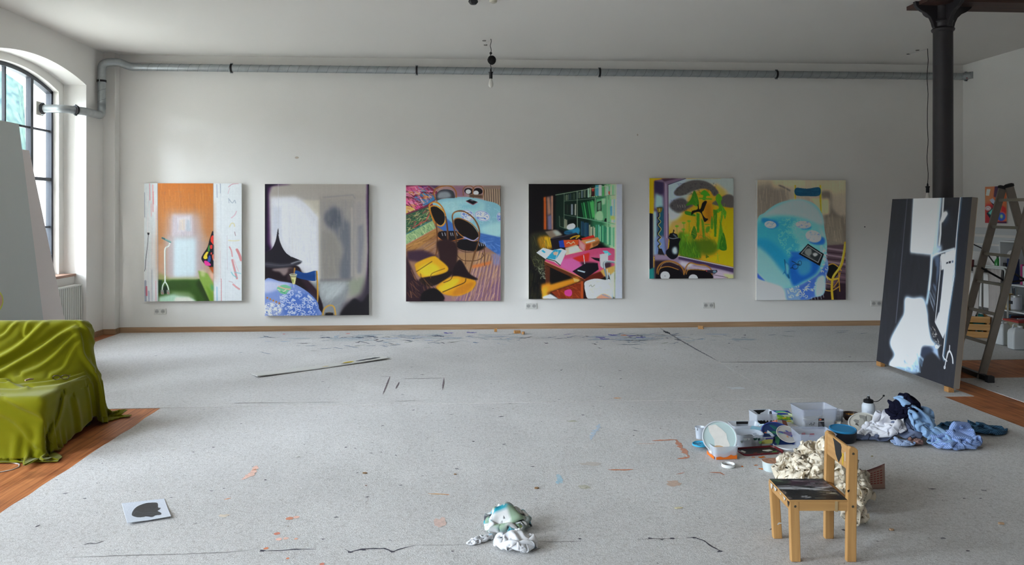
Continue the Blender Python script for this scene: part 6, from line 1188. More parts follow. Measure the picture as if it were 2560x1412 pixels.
q = bpy.context.scene.objects['paint_tin']; MB().box((-.004, -.03, .09), (.0, .03, .13), T(-.063, .012, 0)).build('lettering', mat('ink', '#222228'), q)
can('paint_tin', 'gold paint tin left of the silver one on the shelf', 'tin', 2523, 7.09, .405, .05, .21, '#9c8458', '#b09a72')
def bookrow(z, specs, label, group):
    for (px_, w, h, d, col, tilt, lab) in specs:
        p = on_shelf(px_, 700, 7.12); t = thing('book', lab, 'book', (7.12, p.y, z), group=group)
        M = RX(tilt); MB().box((0, -w/2, 0), (d, w/2, h), M).build('cover', mat('book_'+col.strip('#'), col, rough=.6), t, bevel=.0015)
        MB().box((.004, -w/2+.003, .004), (d+.001, w/2-.003, h+.0006), M).build('pages', mat('book_pages', '#d8d2c2', rough=.9), t)
bookrow(.07, [(2522, .030, .27, .20, '#2a2226', 0, 'black book on the lowest shelf, leftmost'), (2527, .028, .26, .20, '#5c2c30', 0, 'dark red book next to the black one on the lowest shelf'), (2533, .034, .27, .2, '#4c7ca4', R(-12), 'blue book leaning on the lowest shelf'), (2549, .025, .24, .19, '#dcdad6', R(-10), 'white book leaning on the lowest shelf'), (2555, .035, .235, .19, '#b02c48', R(-10), 'crimson book leaning beside the white one, lowest shelf')], '', 'books on the lowest shelf')
bookrow(.745, [(2553, .03, .26, .2, '#b03a74', 0, 'magenta book in the upper compartment of the shelf'), (2558, .025, .24, .2, '#d2d4d4', 0, 'white book beside the magenta one in the upper compartment')], '', 'books in the upper compartment')
t = thing('pencil_jar', 'dark jar of brushes and pencils behind the tins on the shelf', 'jar', (7.22, on_shelf(2536, 700, 7.22).y, .405)); MB().lathe([(.045, 0), (.045, .12), (.04, .12), (.04, .01), (0, .01)], 20).build('jar', mat('teal_jar', '#1f3a4c', rough=.3), t, smooth=True)
for k in range(7): a = k*.9; MB().tube([(.01*math.cos(a), .01*math.sin(a), .02), (.035*math.cos(a), .035*math.sin(a), .25+.02*(k % 3))], .004, 6).build('brush', mat('brush_%d' % (k % 3), ['#c8c4b8', '#3a3038', '#7c8c94'][k % 3]), t)
# jerry cans
def jerry(px_, py_, label, h=.27, first=[None]):
    p = fp(px_, py_)
    if first[0] is None:
        t = thing('jerry_can', label, 'canister', (p.x, p.y, .0045), R(12), 'white plastic jerry cans'); first[0] = t
        mb = MB(); w, d = .085, .075; pr = [(0, .75), (.01, .96), (.03, 1), (h*.72, 1), (h*.84, .93), (h*.93, .70), (h*.97, .5), (h, .42)]
        def rr(hx, hy, r, n=5): o = []; [o.extend([(sx*(hx-r)+r*math.cos(a0+PI/2*k/n), sy*(hy-r)+r*math.sin(a0+PI/2*k/n)) for k in range(n+1)]) for sx, sy, a0 in ((1,1,0), (-1,1,PI/2), (-1,-1,PI), (1,-1,-PI/2))]; return o
        vs = []; fs = []; n = None
        for z, s in pr: q = rr(w*s, d*s, .022*s); n = len(q); vs += [(x, y, z) for x, y in q]
        for i in range(len(pr)-1): fs += [(i*n+k, i*n+(k+1) % n, (i+1)*n+(k+1) % n, (i+1)*n+k) for k in range(n)]
        fs += [tuple(range(n))[::-1], tuple((len(pr)-1)*n+k for k in range(n))]; mb.add(vs, fs); mb.build('body', mat('white_hdpe', '#cfd3d4', rough=.4), t, smooth=True)
        MB().lathe([(.026, 0), (.026, .022), (.02, .026), (0, .026)], 18, T(.035, 0, h*.96)).build('screw_cap', mat('white_cap', '#e2e2df', rough=.4), t, smooth=True)
        MB().tube(arc_pts([(-.05, 0, h*.86), (-.05, 0, h+.03), (.012, 0, h+.03), (.012, 0, h*.94)], .02), .009, 8).build('handle', MATS['white_hdpe'], t, smooth=True); return t
    f = first[0]; t = f.copy(); COL.objects.link(t); t.location = (p.x, p.y, .0045); t['label'] = label; t.rotation_euler.z = R(-8)
    for ch in f.children: c_ = ch.copy(); COL.objects.link(c_); c_.parent = t
jerry(2508, 862, 'white plastic jerry can on the floor, left of its twin'); jerry(2543, 874, 'white plastic jerry can on the floor, nearest the right edge')
t = thing('storage_box', 'flat red topped box on the lowest shelf edge above the jerry cans', 'box', (6.93, on_shelf(2538, 830, 6.93).y, .0)); MB().box((-.06, -.14, 0), (.06, .14, .30)).build('carton', mat('dull_carton', '#8c8670', rough=.8), t, bevel=.003); MB().box((-.064, -.144, .30), (.064, .144, .325)).build('red_lid', mat('red_lid', '#a83c34', rough=.5), t, bevel=.004)
# clothes frame with draped linen
m_tube = mat('white_tube', '#c9ccc8', rough=.35); m_linen = mat('greyish_linen', '#b7b0aa', rough=.95, noise=.05, nscale=6)
pf = fp(2456, 842); fx, fy = pf.x, pf.y; dv = (fp(2506, 852) - pf); dv.normalize(); px_ = Vector((dv.y, -dv.x, 0))*.35
zt = 1.69 - (664-526)*(pf.x*SP+pf.y*CP)/F
t = thing('drying_rack', 'white tubular drying frame with linen hanging in front of the shelf', 'clothes rack', (fx, fy, .0045))
wd = .42; MB().tube(arc_pts([(0, 0, 0), (0, 0, zt), tuple(dv*wd + Vector((0, 0, zt))), tuple(dv*wd)], .05), .012, 10).build('front_loop', m_tube, t, smooth=True)
MB().tube(arc_pts([tuple(px_*.28), tuple(px_*.10 + Vector((0, 0, zt*.98))), tuple(px_*.10 + dv*wd + Vector((0, 0, zt*.98))), tuple(px_*.28 + dv*wd)], .05), .012, 10).build('rear_loop', m_tube, t, smooth=True)
def hang(name, label, org, u, out, w, h, folds, amp, bottom, lean=0):
    ny, nx = 40, 60; U, V = np.meshgrid(np.linspace(0, 1, nx), np.linspace(0, 1, ny)); o = amp*np.sin(U*folds*2*PI + V*1.2 + 1.5*np.sin(V*3)) * (.35+.65*V) + amp*.5*np.sin(U*folds*4.4*PI + 2)
    wd_ = w*(1 - .25*np.sin(V*PI)*1.0); z = -V*h*(1 + bottom*np.sin(U*PI*1.5+.5)); uu = (U-.5)*wd_ + lean*V
    P = np.stack([uu*u[0] + o*out[0], uu*u[1] + o*out[1], z], -1); ob = grid_obj(name, P, m_linen, None, solid=.004, loc=tuple(org)); tag(ob, label, 'cloth'); return ob
hang('linen_cloth', 'grey linen sheet hanging over the white drying frame', Vector((fx, fy, zt+.015)) + dv*.19 - px_*.035, dv, px_, .24, zt*.95, 3, .018, .02)
hang('linen_rag', 'shorter grey rag hanging left of the drying frame above the crate', Vector(tuple(xp(2444, 668, 6.85))), dv, px_, .14, .66, 2, .02, .12, -.05)
# work counter behind (dark top) and slatted crate
ct = xp(2420, 668, XR-.5); t = thing('work_counter', 'dark counter top on the right wall behind the ladder rails', 'counter', (XR, 10.62, 0))
MB().box((-.42, -.52, .86), (0, .66, .90)).build('counter_top', mat('dark_counter', '#3a3634', rough=.6), t, bevel=.004)
for y in (-.50, .60):
    for x in (-.40, -.05): MB().box((x, y, 0), (x+.04, y+.04, .86)).build('leg', mat('counter_leg', '#6c6864'), t)
MB().box((-.40, -.46, .30), (-.02, .60, .32)).build('lower_shelf', mat('counter_shelf', '#5c5854'), t)
for k, (dy, col, h, lab) in enumerate(((-.45, '#2f8a3c', .17, 'green bottle standing on the dark counter'), (.30, '#b9b4ae', .12, 'pale jar on the dark counter behind the canvas edge'), (.12, '#7c3c3c', .10, 'dark red pot on the dark counter'), (.22, '#c8c8c8', .2, 'clear water bottle on the dark counter'))):
    t = thing('bottle' if h > .15 else 'pot', lab, 'bottle' if h > .15 else 'pot', (XR-.28, 10.62+dy, .90)); MB().lathe([(.035, 0), (.037, .01), (.037, h*.65), (.02, h*.85), (.013, h*.9), (.013, h), (0, h)] if h > .15 else [(.045, 0), (.05, h), (.044, h), (.04, .01), (0, .01)], 20).build('glass_body', mat('bt_'+col.strip('#'), col, rough=.25), t, smooth=True)
    if h > .15: MB().lathe([(.015, h), (.015, h+.02), (0, h+.02)], 14).build('cap', m_blackp, t)
MBc = MB().tube([(XR-.3, 10.95, .95), (XR-.3, 10.90, 1.16), (XR-.3, 10.72, 1.24), (XR-.28, 10.45, 1.16), (XR-.25, 10.28, .98), (XR-.25, 10.1, .92)], .009, 8).build('hose', m_black); tag(MBc, 'black hose looping up over the dark counter', 'hose')
mtr = mat('white_trunking', '#d5d8d8', rough=.5)
for z, lab in ((1.40, 'upper white cable trunking on right wall under the poster'), (1.27, 'middle white cable trunking on right wall'), (1.15, 'lowest white cable trunking on right wall, just above the counter')):
    t = thing('cable_trunking', lab, 'cable trunking', (XR, 10.6, z)); MB().box((-.02, -.62, -.045), (0, .70, .045)).build('channel', mtr, t, bevel=.003); MB().box((-.024, -.62, -.005), (-.02, .70, .005)).build('cover_strip', mtr, t)
pc = fp(2426, 841); t = thing('wooden_crate', 'slatted wooden crate on the floor behind the leaning canvas', 'crate', (pc.x, pc.y, .0045), R(-24)); m_cr = wood('crate_pine', '#b5854c', '#cfa068', axis=0, grain=16)
for z in (.005, .105, .205):
    for y in (-.15, .15): MB().box((-.20, y-.006, z), (.20, y+.006, z+.08)).build('slat', m_cr, t, bevel=.002)
    for x in (-.2, .2): MB().box((x-.006, -.15, z), (x+.006, .15, z+.08)).build('slat', m_cr, t, bevel=.002)
MB().box((-.19, -.14, .005), (.19, .14, .02)).build('bottom', m_cr, t)
for x in (-.18, .18):
    for y in (-.13, .13): MB().box((x-.012, y-.012, .01), (x+.012, y+.012, .29)).build('corner_post', m_cr, t)
for k, (x, y, col, lab) in enumerate(((-.08, -.05, '#b8502c', 'orange cloth bundle poking from the wooden crate'), (.1, 0, '#2f8a86', 'teal cloth bundle in the wooden crate'), (0, .05, '#7c9c34', 'green packet inside the wooden crate'))):
    M = Matrix.Translation(pc) @ RZ(R(-24)) @ T(x, y, .20); o = MB().lathe([(0, -.13), (.05, -.11), (.06, -.03), (.065, .05), (.04, .10), (0, .115)], 14, S3(1+.2*k, .8, 1)).build('cloth_bundle', mat('bd_'+col.strip('#'), col, rough=.9, bump=.5, bscale=25)); o.matrix_world = M; o.data.shade_smooth(); tag(o, lab, 'cloth')
# poster on the right wall
A = Art(70, 84, [(437, 250), (775, 250), (780, 868), (425, 858)], '#c45a3c', 9)
A.P([(437, 250), (590, 250), (570, 560), (430, 560)], '#cf6a4c', b=8); A.P([(440, 540), (600, 520), (560, 860), (425, 858)], '#8c2c34', b=20); A.P([(590, 250), (700, 250), (650, 440), (570, 420)], '#3c2c44', b=4); A.P([(640, 250), (690, 250), (660, 300)], '#c89a3c', b=4)
A.P([(465, 290), (525, 295), (500, 400), (448, 392)], '#d8d4a8'); A.P([(505, 465), (560, 440), (600, 500), (560, 550)], '#8a94a8', b=2); A.P([(500, 470), (520, 500), (600, 560), (580, 580)], '#1c1c24'); A.E(482, 605, 46, 38, '#c8ccd8'); A.E(480, 612, 30, 20, '#a84c5c', w=6)
A.P([(455, 690), (560, 590), (590, 660), (510, 775)], '#1c2430'); A.P([(480, 680), (560, 610), (575, 650), (520, 720)], '#5cb4a8', b=4); A.P([(700, 560), (760, 600), (770, 700), (690, 660)], '#a82c2c', b=6); A.E(695, 745, 72, 80, '#c84a5c'); A.E(692, 752, 64, 72, '#2c4ca0'); A.E(695, 745, 22, 34, '#8ca478', b=3); A.P([(640, 830), (780, 830), (780, 868), (600, 866)], '#3c1c3c', b=6)
A.grain(.02)
c0, c1 = xp(2463, 467, XR-.02), xp(2517, 467, XR-.02); zb_ = xp(2463, 557, XR-.02).z
canvas('wall_poster', 'small colourful painting on orange ground on the right wall behind ladder top', [(XR-.022, c0.y, c0.z), (XR-.022, c1.y, c0.z), (XR-.022, c1.y, zb_), (XR-.022, c0.y, zb_)], A, '#75767a', thick=.018, alb=.45)
# plastic-wrapped roll standing on the shelf, leaning to the wall
m_film = mat('cloudy_film', '#77797a', rough=.25, noise=.2, nscale=7, bump=.6, bscale=18)
t = thing('wrapped_roll', 'tall roll wrapped in cloudy film and brown tape leaning on right wall', 'roll', (7.22, 9.52, 1.301))
d_ = Vector((.08, -.12, 1.70)); MB().tube([Vector((0, 0, 0)) + d_*k/10 for k in range(11)], [.14-.006*k + (.005 if k % 2 else 0) for k in range(11)], 26).build('film_wrap', m_film, t, smooth=True)
for f_, r_ in ((.985, .088), (.68, .105), (.12, .138)): MB().tube([d_*(f_-.012), d_*(f_+.012)], r_+.004, 26).build('tape_band', mat('brown_tape', '#8a6438', rough=.4), t, smooth=True)
# ---- small marks on the wall
def wallmark(x, y, rx, rz, col, lab):
    p = yp(x, y, YB); o = MB().lathe([(0, 0), (1, 0), (.8, 1), (0, 1)], 9, S3(rx, rz, .0015)).build('wall_chip', mat('chip'+col.strip('#'), col)); o.location = (p.x, YB-.0002, p.z); o.rotation_euler = (R(90), 0, 0); tag(o, lab, 'wall chip')
wallmark(742, 394, .028, .016, '#cfc2b4', 'small flaked plaster spot above the second painting'); wallmark(1594, 337, .010, .016, '#cbbfb0', 'tiny tan plaster chip high on the wall'); wallmark(2162, 567, .009, .009, '#2c2a2c', 'small dark hole in the wall right of the blue table painting')
# ================================================================= small wooden chair
Z0 = .0042
m_birch = wood('birch_chair', '#bd8c52', '#d4a468', axis=2, grain=22, rough=.45)
m_birchx = wood('birch_chair_x', '#bd8c52', '#d4a468', axis=0, grain=22, rough=.45); m_birchy = wood('birch_chair_y', '#bd8c52', '#d4a468', axis=1, grain=22, rough=.45)
m_pblack = mat('dried_black_paint', '#1a1a1d', rough=.45); m_pwhite = mat('dried_white_paint', '#d4d2cc', rough=.6); m_screw = mat('chair_screw', '#6a6250', rough=.5, metal=.6)
t = thing('child_chair', 'small light wooden chair with paint-smeared black seat in the right foreground', 'chair', (1.752, 3.862, Z0), R(-4))
hx, hy, lw, lt = .158, .150, .046, .030
def leg(x0, y0, z1, dx, dy, m=m_birch):
    v = [(x0+dx, y0+dy, 0), (x0+dx+lw, y0+dy, 0), (x0+dx+lw, y0+dy+lt, 0), (x0+dx, y0+dy+lt, 0), (x0, y0, z1), (x0+lw, y0, z1), (x0+lw, y0+lt, z1), (x0, y0+lt, z1)]
    return MB().add(v, [(0,3,2,1), (4,5,6,7), (0,1,5,4), (1,2,6,5), (2,3,7,6), (3,0,4,7)])
leg(-hx-.006, -hy, .292, .008, 0).build('leg', m_birch, t, bevel=.004); leg(-hx-.014, hy-lt, .292, .018, 0).build('leg', m_birch, t, bevel=.004)
for y in (-hy, hy-lt):
    mb = MB(); x0 = hx-lw; xs = .004
    mb.prism([(x0-.002, 0), (x0+lw-.002, 0), (x0+lw, .30), (x0+lw+.006, .535), (x0+lw-.004, .547), (x0+.016, .552), (x0+.006, .540), (x0, .30)], y, y+lt, 'y'); mb.build('back_post', m_birch, t, bevel=.004)
for y in (-hy+.001, hy-lt+.004): MB().box((-hx+lw-.02, y, .245), (hx-lw+.004, y+.022, .289)).build('side_rail', m_birchx, t, bevel=.002)
MB().box((-hx-.004, -hy+lt, .245), (-hx+.016, hy-lt, .289)).build('front_rail', m_birchy, t, bevel=.002)
MB().box((hx-lw+.01, -hy+lt, .245), (hx-lw+.03, hy-lt, .289)).build('rear_rail', m_birchy, t, bevel=.002)
s = MB().box((-hx-.010, -hy-.001, .2895), (hx-lw+.001, hy+.001, .2985)).build('seat', m_birchx, t, bevel=.003)
A = Art(190, 190, [(0, 0), (100, 0), (100, 100), (0, 100)], '#1b1a1e', 11)
A.strokes([(0, 0), (100, 0), (100, 100), (0, 100)], ['#141316', '#242228', '#1c1b20'], 90, 40, 5, 2, 6, .8)
A.strokes([(5, 8), (96, 8), (98, 34), (5, 34)], ['#4a2440', '#3a1c34', '#2c1a2c', '#5a3048'], 50, 34, 4, 3, 6, .7)
A.P([(0, 42), (30, 40), (60, 46), (98, 30), (100, 40), (64, 56), (30, 50), (0, 52)], '#b9bdc4', b=1.2); A.strokes([(0, 36), (100, 24), (100, 60), (0, 56)], ['#d8dadc', '#8a8e98', '#1a1a1e', '#c0c2c4'], 70, 26, 1.8, 2, 10, .8)
A.strokes([(30, 3), (100, 3), (100, 20), (30, 20)], ['#d0d0cc', '#141416', '#7a7e84'], 40, 20, 1.5, 4, 15, .7); A.strokes([(0, 2), (34, 2), (34, 22), (0, 22)], ['#24442c', '#3c5c3a', '#8a9a84', '#18201a', '#8c3a4a'], 40, 12, 2.5, 10, 30, .8)
A.strokes([(55, 60), (95, 56), (95, 80), (55, 76)], ['#b4b09c', '#8a8c58', '#c8c4b4', '#1c1c1c'], 30, 18, 2.2, 5, 20, .7); A.strokes([(60, 20), (100, 20), (100, 45), (60, 40)], ['#c4c4c6', '#a4a2a8', '#3c2438'], 40, 16, 1.6, 3, 12, .8)
for x, y in ((34, 86), (37, 90), (30, 84), (33, 91), (40, 88), (28, 88), (36, 83)): A.E(x, y, 3, 1.6, '#b9bcc0', b=.4)
A.L([(48, 92), (66, 92)], 1.5, '#a8a48c'); A.strokes([(0, 55), (8, 55), (8, 100), (0, 100)], ['#d4d0cc', '#8a6a5a', '#1a1a1c', '#b8a89c'], 26, 10, 2, 80, 20, .8); A.grain(.03)
yy, xx = np.meshgrid(np.linspace(hy, -hy, 190), np.linspace(-hx-.009, hx-lw, 190), indexing='ij')
hgt = .2992 + (A.a.mean(-1))*.0010
l_ = lambda a: np.where(a <= .04045, a/12.92, ((a+.055)/1.055)**2.4)
g_ = grid_obj('smeared_paint', np.stack([xx, yy, hgt], -1), attr_mat('thick_paint', rough=.4, spec=.5, bump=.5, bscale=120), s, smooth=False, colors=l_(A.a), uv=False); g_['label'] = 'dried black and white paint on the seat'
for a, b, w in ((-.10, -.07, .018), (-.04, -.02, .012), (.03, .075, .020), (.09, .13, .030)): MB().prism([(a, .289), (b, .289), (b-.006, .289-w*.4), ((a+b)/2, .289-w), (a+.005, .289-w*.5)], -hx-.0115, -hx-.0100, 'x').build('paint_drips', m_pwhite, s)
MB().prism([(-.150, .289), (-.128, .289), (-.136, .272), (-.142, .262)], -hx-.0118, -hx-.0100, 'x').build('paint_drips', m_pblack, s)
b = MB().prism([(-hy+lt-.002, .435), (hy-lt+.002, .435), (hy-lt+.002, .548), (-hy+lt-.002, .548)], hx-lw+.008, hx-lw+.024, 'x').build('back_board', m_birchy, t, bevel=.004)
MB().prism([(.045, .542), (-.05, .538), (-.062, .525), (-.058, .505), (-.066, .486), (-.045, .462), (-.03, .440), (-.012, .452), (.008, .470), (.020, .500), (.030, .525)], hx-lw+.0068, hx-lw+.0078, 'x').build('paint_patch', m_pblack, b)
MB().prism([(-.085, .50), (-.07, .50), (-.068, .45), (-.08, .44)], hx-lw+.0068, hx-lw+.0078, 'x').build('paint_patch', mat('yellow_paint', '#d9b62c', rough=.5), b)
MB().prism([(-.108, .515), (-.101, .515), (-.101, .47), (-.107, .47)], hx-lw+.0068, hx-lw+.0078, 'x').build('paint_patch', m_pwhite, b)
for x, z in ((-hx+.020, .267), (hx-.02, .267), (hx-.018, .52)): MB().lathe([(0, 0), (.0062, 0), (.005, .0015), (.003, .0008), (0, .0008)], 14, T(x, -hy-.0001, z) @ RX(R(90))).build('screw_head', m_screw, t)
MB().box((.052, -hy-.0012, .243), (.066, -hy-.0002, .292)).build('tape_strip', mat('masking_tape', '#c2a578', rough=.7), t)
MB().prism([(hx-lw-.001, .345), (hx-lw+.010, .349), (hx-lw+.009, .340), (hx-lw+.002, .334)], -hy-.0012, -hy-.0002, 'y').build('dark_dab', m_pblack, t)
mb = MB(); mb.prism([(-hx+.022, .075), (-hx+.03, .085), (-hx+.046, .083), (-hx+.046, .079), (-hx+.034, .078), (-hx+.026, .072)], hy-lt-.0012, hy-lt-.0002, 'y'); mb.build('wax_dab', m_pwhite, t)

# ================================================================= paint tubs, lids and palettes
m_clear = clear_mat('clear_tub_plastic', '#dfe6f0', .58, .12); m_clear2 = clear_mat('frosted_tub_plastic', '#c4cbdc', .66, .3)
def rrect(hx_, hy_, r, n=5):
    o = []
    for sx, sy, a0 in ((1,1,0), (-1,1,PI/2), (-1,-1,PI), (1,-1,-PI/2)): o += [(sx*(hx_-r)+r*math.cos(a0+PI/2*k/n), sy*(hy_-r)+r*math.sin(a0+PI/2*k/n)) for k in range(n+1)]
    return o
def shell(rings, close_bottom=True):
    mb = MB(); n = len(rings[0]); vs = [p for r in rings for p in r]; fs = []
    for i in range(len(rings)-1): fs += [(i*n+k, i*n+(k+1) % n, (i+1)*n+(k+1) % n, (i+1)*n+k) for k in range(n)]
    if close_bottom: fs.append(tuple(range(n))[::-1])
    return mb.add(vs, fs)
def ring(hx_, hy_, r, z): return [(x, y, z) for x, y in rrect(hx_, hy_, r)]
def tub(label, x, y, w, d, h, rot=0, flare=1.12, fill=None, fillz=.4, m=None, rim=True, name='plastic_tub', z=Z0, r=.018, tilt=None, inner=None):
    p = fp(x, y, z); t = thing(name, label, 'tub', p, R(rot)); m = m or m_clear
    a, c = w/2, d/2; f = flare
    body = shell([ring(a, c, r, .0), ring(a*(1+(f-1)*.5), c*(1+(f-1)*.5), r, h*.5), ring(a*f, c*f, r*1.1, h), ring(a*f-.0015, c*f-.0015, r*1.1, h), ring(a-.0015, c-.0015, r, .003)]).build('body', m, t, smooth=True)
    if rim: shell([ring(a*f, c*f, r*1.1, h-.003), ring(a*f+.004, c*f+.004, r*1.2, h-.002), ring(a*f+.004, c*f+.004, r*1.2, h+.001), ring(a*f-.001, c*f-.001, r*1.1, h+.001)], False).build('rim', m, t)
    if fill:
        k = 1+(f-1)*fillz*.9; rnd2 = random.Random(int(x)); rg = [[(q[0]*.975*kk, q[1]*.975*kk, zz) for q in rrect(a, c, r)] for kk, zz in ((1, .004), (k, h*fillz))]
        rg[1] = [(q[0], q[1], q[2] + rnd2.uniform(-.25, .25)*h*fillz) for q in rg[1]]; mb = shell(rg); n = len(rg[0]); mb.v.append((0, 0, h*fillz*.75)); ci = len(mb.v)-1
        for k2 in range(n): mb.f.append((n+k2, n+(k2+1) % n, ci)); mb.mi.append(0)
        mb.build('paint_fill', mat('fill_'+fill.strip('#'), fill, rough=.5, noise=.15, nscale=30, bump=.4, bscale=60), t)
    if tilt: t.rotation_euler = (R(tilt[0]), R(tilt[1]), R(rot))
    return t
def smear(parent, poly, col, plane, off, name='paint_smear'):
    """flat splash on one side of a tub: plane 'x'/'y'/'z' at off, poly in the other two axes"""
    MB().prism(poly, off-.0006, off+.0006, plane).build(name, mat('smear_'+col.strip('#'), col, rough=.5), parent)
def jagpoly(x0, x1, z0, z1, sd, n=9):
    r = random.Random(sd); return [(x0, z1), ] + [(x0+(x1-x0)*k/n, z0 + r.uniform(0, .7)*(z1-z0)*(k % 2)) for k in range(n+1)] + [(x1, z1)]
def disc(name, label, x, y, r, col, h=.012, z=Z0, tilt=(0, 0, 0), cat='lid', sx=1, sy=1, rimc=None, pos=None, paint=None, seed=3):
    p = Vector(pos) if pos is not None else fp(x, y, z); t = thing(name, label, cat, p); t.rotation_euler = tuple(R(a) for a in tilt)
    M = S3(sx, sy, 1); m = mat('lid_'+col.strip('#'), col, rough=.4)
    MB().lathe([(r*.95, 0), (r, .003), (r, h*.8), (r*.985, h), (r*.93, h), (r*.90, h*.55), (0, h*.5)], 40, M).build('lid_body', m, t, smooth=True, angle=30)
    if rimc: MB().lathe([(r*.93, h), (r*.985, h+.0004), (r*1.003, h*.8)], 40, M, cap=False).build('lid_rim', mat('lid_'+rimc.strip('#'), rimc, rough=.4), t, smooth=True)
    rr = random.Random(seed)
    for i, (c, n_, s_) in enumerate(paint or []):
        mb = MB()
        for k in range(n_):
            a0 = rr.uniform(0, 6.3); q = rr.uniform(0, r*.6); cx, cy = q*math.cos(a0), q*math.sin(a0); lr = s_*rr.uniform(.5, 1.2); an = rr.uniform(0, PI)
            pts = []
            for j in range(12):
                g = 2*PI*j/12; e = lr*rr.uniform(.7, 1.15); px0, py0 = e*math.cos(g)*1.5, e*math.sin(g)*.6; vx = cx+px0*math.cos(an)-py0*math.sin(an); vy = cy+px0*math.sin(an)+py0*math.cos(an); l = math.hypot(vx, vy)
                if l > r*.88: vx, vy = vx*r*.88/l, vy*r*.88/l
                pts.append((vx*sx, vy*sy))
            mb.prism(pts, h*.55, h*.6 + .0012*(i+1) + .0002*k)
        mb.build('paint_smear', mat('smear_'+c.strip('#'), c, rough=.45), t)
    return t
# the tub with orange paint and a lid leaning in it
tb = tub('clear tub with orange paint and a pale oval lid standing in it', 1806, 1141, .165, .14, .088, 4, 1.06, '#e8731a', .36, r=.022)
smear(tb, [(-.075, .004), (.074, .004), (.074, .030), (.05, .026), (.03, .034), (.005, .020), (-.02, .016), (-.045, .024), (-.075, .020)], '#e8731a', 'y', -.0735)
smear(tb, [(-.065, .004), (.06, .004), (.06, .03), (.02, .018), (-.02, .026), (-.065, .022)], '#e8731a', 'x', -.0868)
smear(tb, [(-.03, .030), (.02, .030), (.01, .075), (-.02, .06)], '#dcd8d4', 'x', -.0870)
p = fp(1803, 1144, .0); L_ = disc('oval_lid', 'pale blue oval lid with cream paint, standing tilted in the orange paint tub', 0, 0, .118, '#b9ccca', .012, pos=(p.x-.002, p.y+.030, .1295), tilt=(62, 4, -14), sx=1.0, sy=.96, rimc='#c8ccd0')
MB().prism([(-.08, .07), (-.03, .085), (.01, .06), (.045, .03), (.05, -.005), (.07, -.045), (.045, -.085), (0, -.10), (-.03, -.07), (-.035, -.02), (-.07, .03)], .0062, .0078).build('dried_cream_paint', mat('cream_white', '#dedad2', rough=.7, noise=.04, nscale=40), L_)
MB().lathe([(.015, .0078), (.02, .009), (.012, .011), (0, .0115)], 12, T(.0, -.075, 0) @ S3(2, 1, 1)).build('ochre_smudge', mat('smear_d8b48a', '#d8b48a'), L_)
# cup and blue lids
for k, (dx, dz, c, tl) in enumerate(((0, 0, '#2ea4cc', (4, -3, 0)), (3, .014, '#7a7f86', (-3, 3, 0)), (1, .028, '#35a8d0', (2, -2, 0)))):
    disc('tub_lid', ['blue lid at the bottom of the stack left of the orange tub', 'smudged grey lid in the middle of the stack left of the orange tub', 'blue lid on top of the stack, under the clear cup'][k], 1750+dx, 1112, .055, c, .012, z=Z0+dz, tilt=tl, paint=[('#1c4c6a', 3, .012)] if k != 1 else [('#a8604c', 4, .012)])
cp = thing('plastic_cup', 'clear cup with white paint standing on the stack of blue lids', 'cup', fp(1750, 1112, 0) + Vector((0, 0, .0475))); MB().lathe([(.028, 0), (.036, .080), (.0385, .082), (.036, .084), (.0345, .080), (.027, .003), (0, .003)], 26).build('cup_wall', m_clear, cp, smooth=True); MB().lathe([(.0268, .004), (.0295, .028), (0, .026)], 24).build('paint_fill', mat('fill_white', '#dfe2e6', rough=.5), cp); MB().box((-.004, -.0365, .064), (.002, -.0345, .08), T(-.024, .012, 0)).build('black_drip', m_pblack, cp)
# black tubs
tb = tub('low clear tub with a wide black paint patch, behind the round bowl', 1862, 1079, .20, .13, .062, -2, 1.12, '#9a958f', .2)
smear(tb, [(-.045, .06), (.05, .06), (.046, .04), (.052, .02), (.02, .012), (-.03, .014), (-.043, .03)], '#17171a', 'y', .0690)
tb = tub('tall clear box splashed with black paint, rearmost left', 1907, 1066, .165, .14, .115, 3, 1.05, '#1c1c20', .22, r=.012)
smear(tb, jagpoly(-.072, .070, .07, .012, 4, 11), '#141416', 'y', -.0735); smear(tb, [(-.05, .112), (.06, .112), (.035, .095), (.012, .088), (.006, .07), (-.012, .085), (-.03, .10)], '#141416', 'y', .0715); smear(tb, jagpoly(-.075, .078, .055, .02, 4, 14), '#141416', 'y', .0705); smear(tb, [(-.06, .004), (.06, .004), (.065, .10), (.03, .112), (0, .06), (-.04, .03)], '#1c1c20', 'x', .0835)
# blue carton, yellow-green palette dish
t = thing('paint_carton', 'small blue carton with a green oval on top, behind the yellow green dish', 'box', fp(1953, 1041, Z0), R(-6)); MB().box((-.07, -.05, 0), (.07, .05, .038)).build('carton', mat('ultramarine_card', '#2038a4', rough=.5), t, bevel=.003); MB().lathe([(1, 0), (.97, .001), (0, .0012)], 24, T(-.005, 0, .0382) @ S3(.042, .03, 1)).build('green_oval', mat('mint_oval', '#5cc49a', rough=.5), t); MB().box((-.071, -.0512, 0), (.071, -.0502, .018)).build('white_band', m_pwhite, t)
disc('palette_dish', 'round dish smeared with yellow and green paint', 1962, 1050, .092, '#c3cfa8', .022, tilt=(14, -4, 0), rimc='#a8c44c', cat='palette', paint=[('#5ca08c', 3, .03), ('#d8c83c', 4, .026), ('#86b42c', 4, .024), ('#3c5c9c', 2, .018), ('#dcc02c', 2, .014)], seed=5)
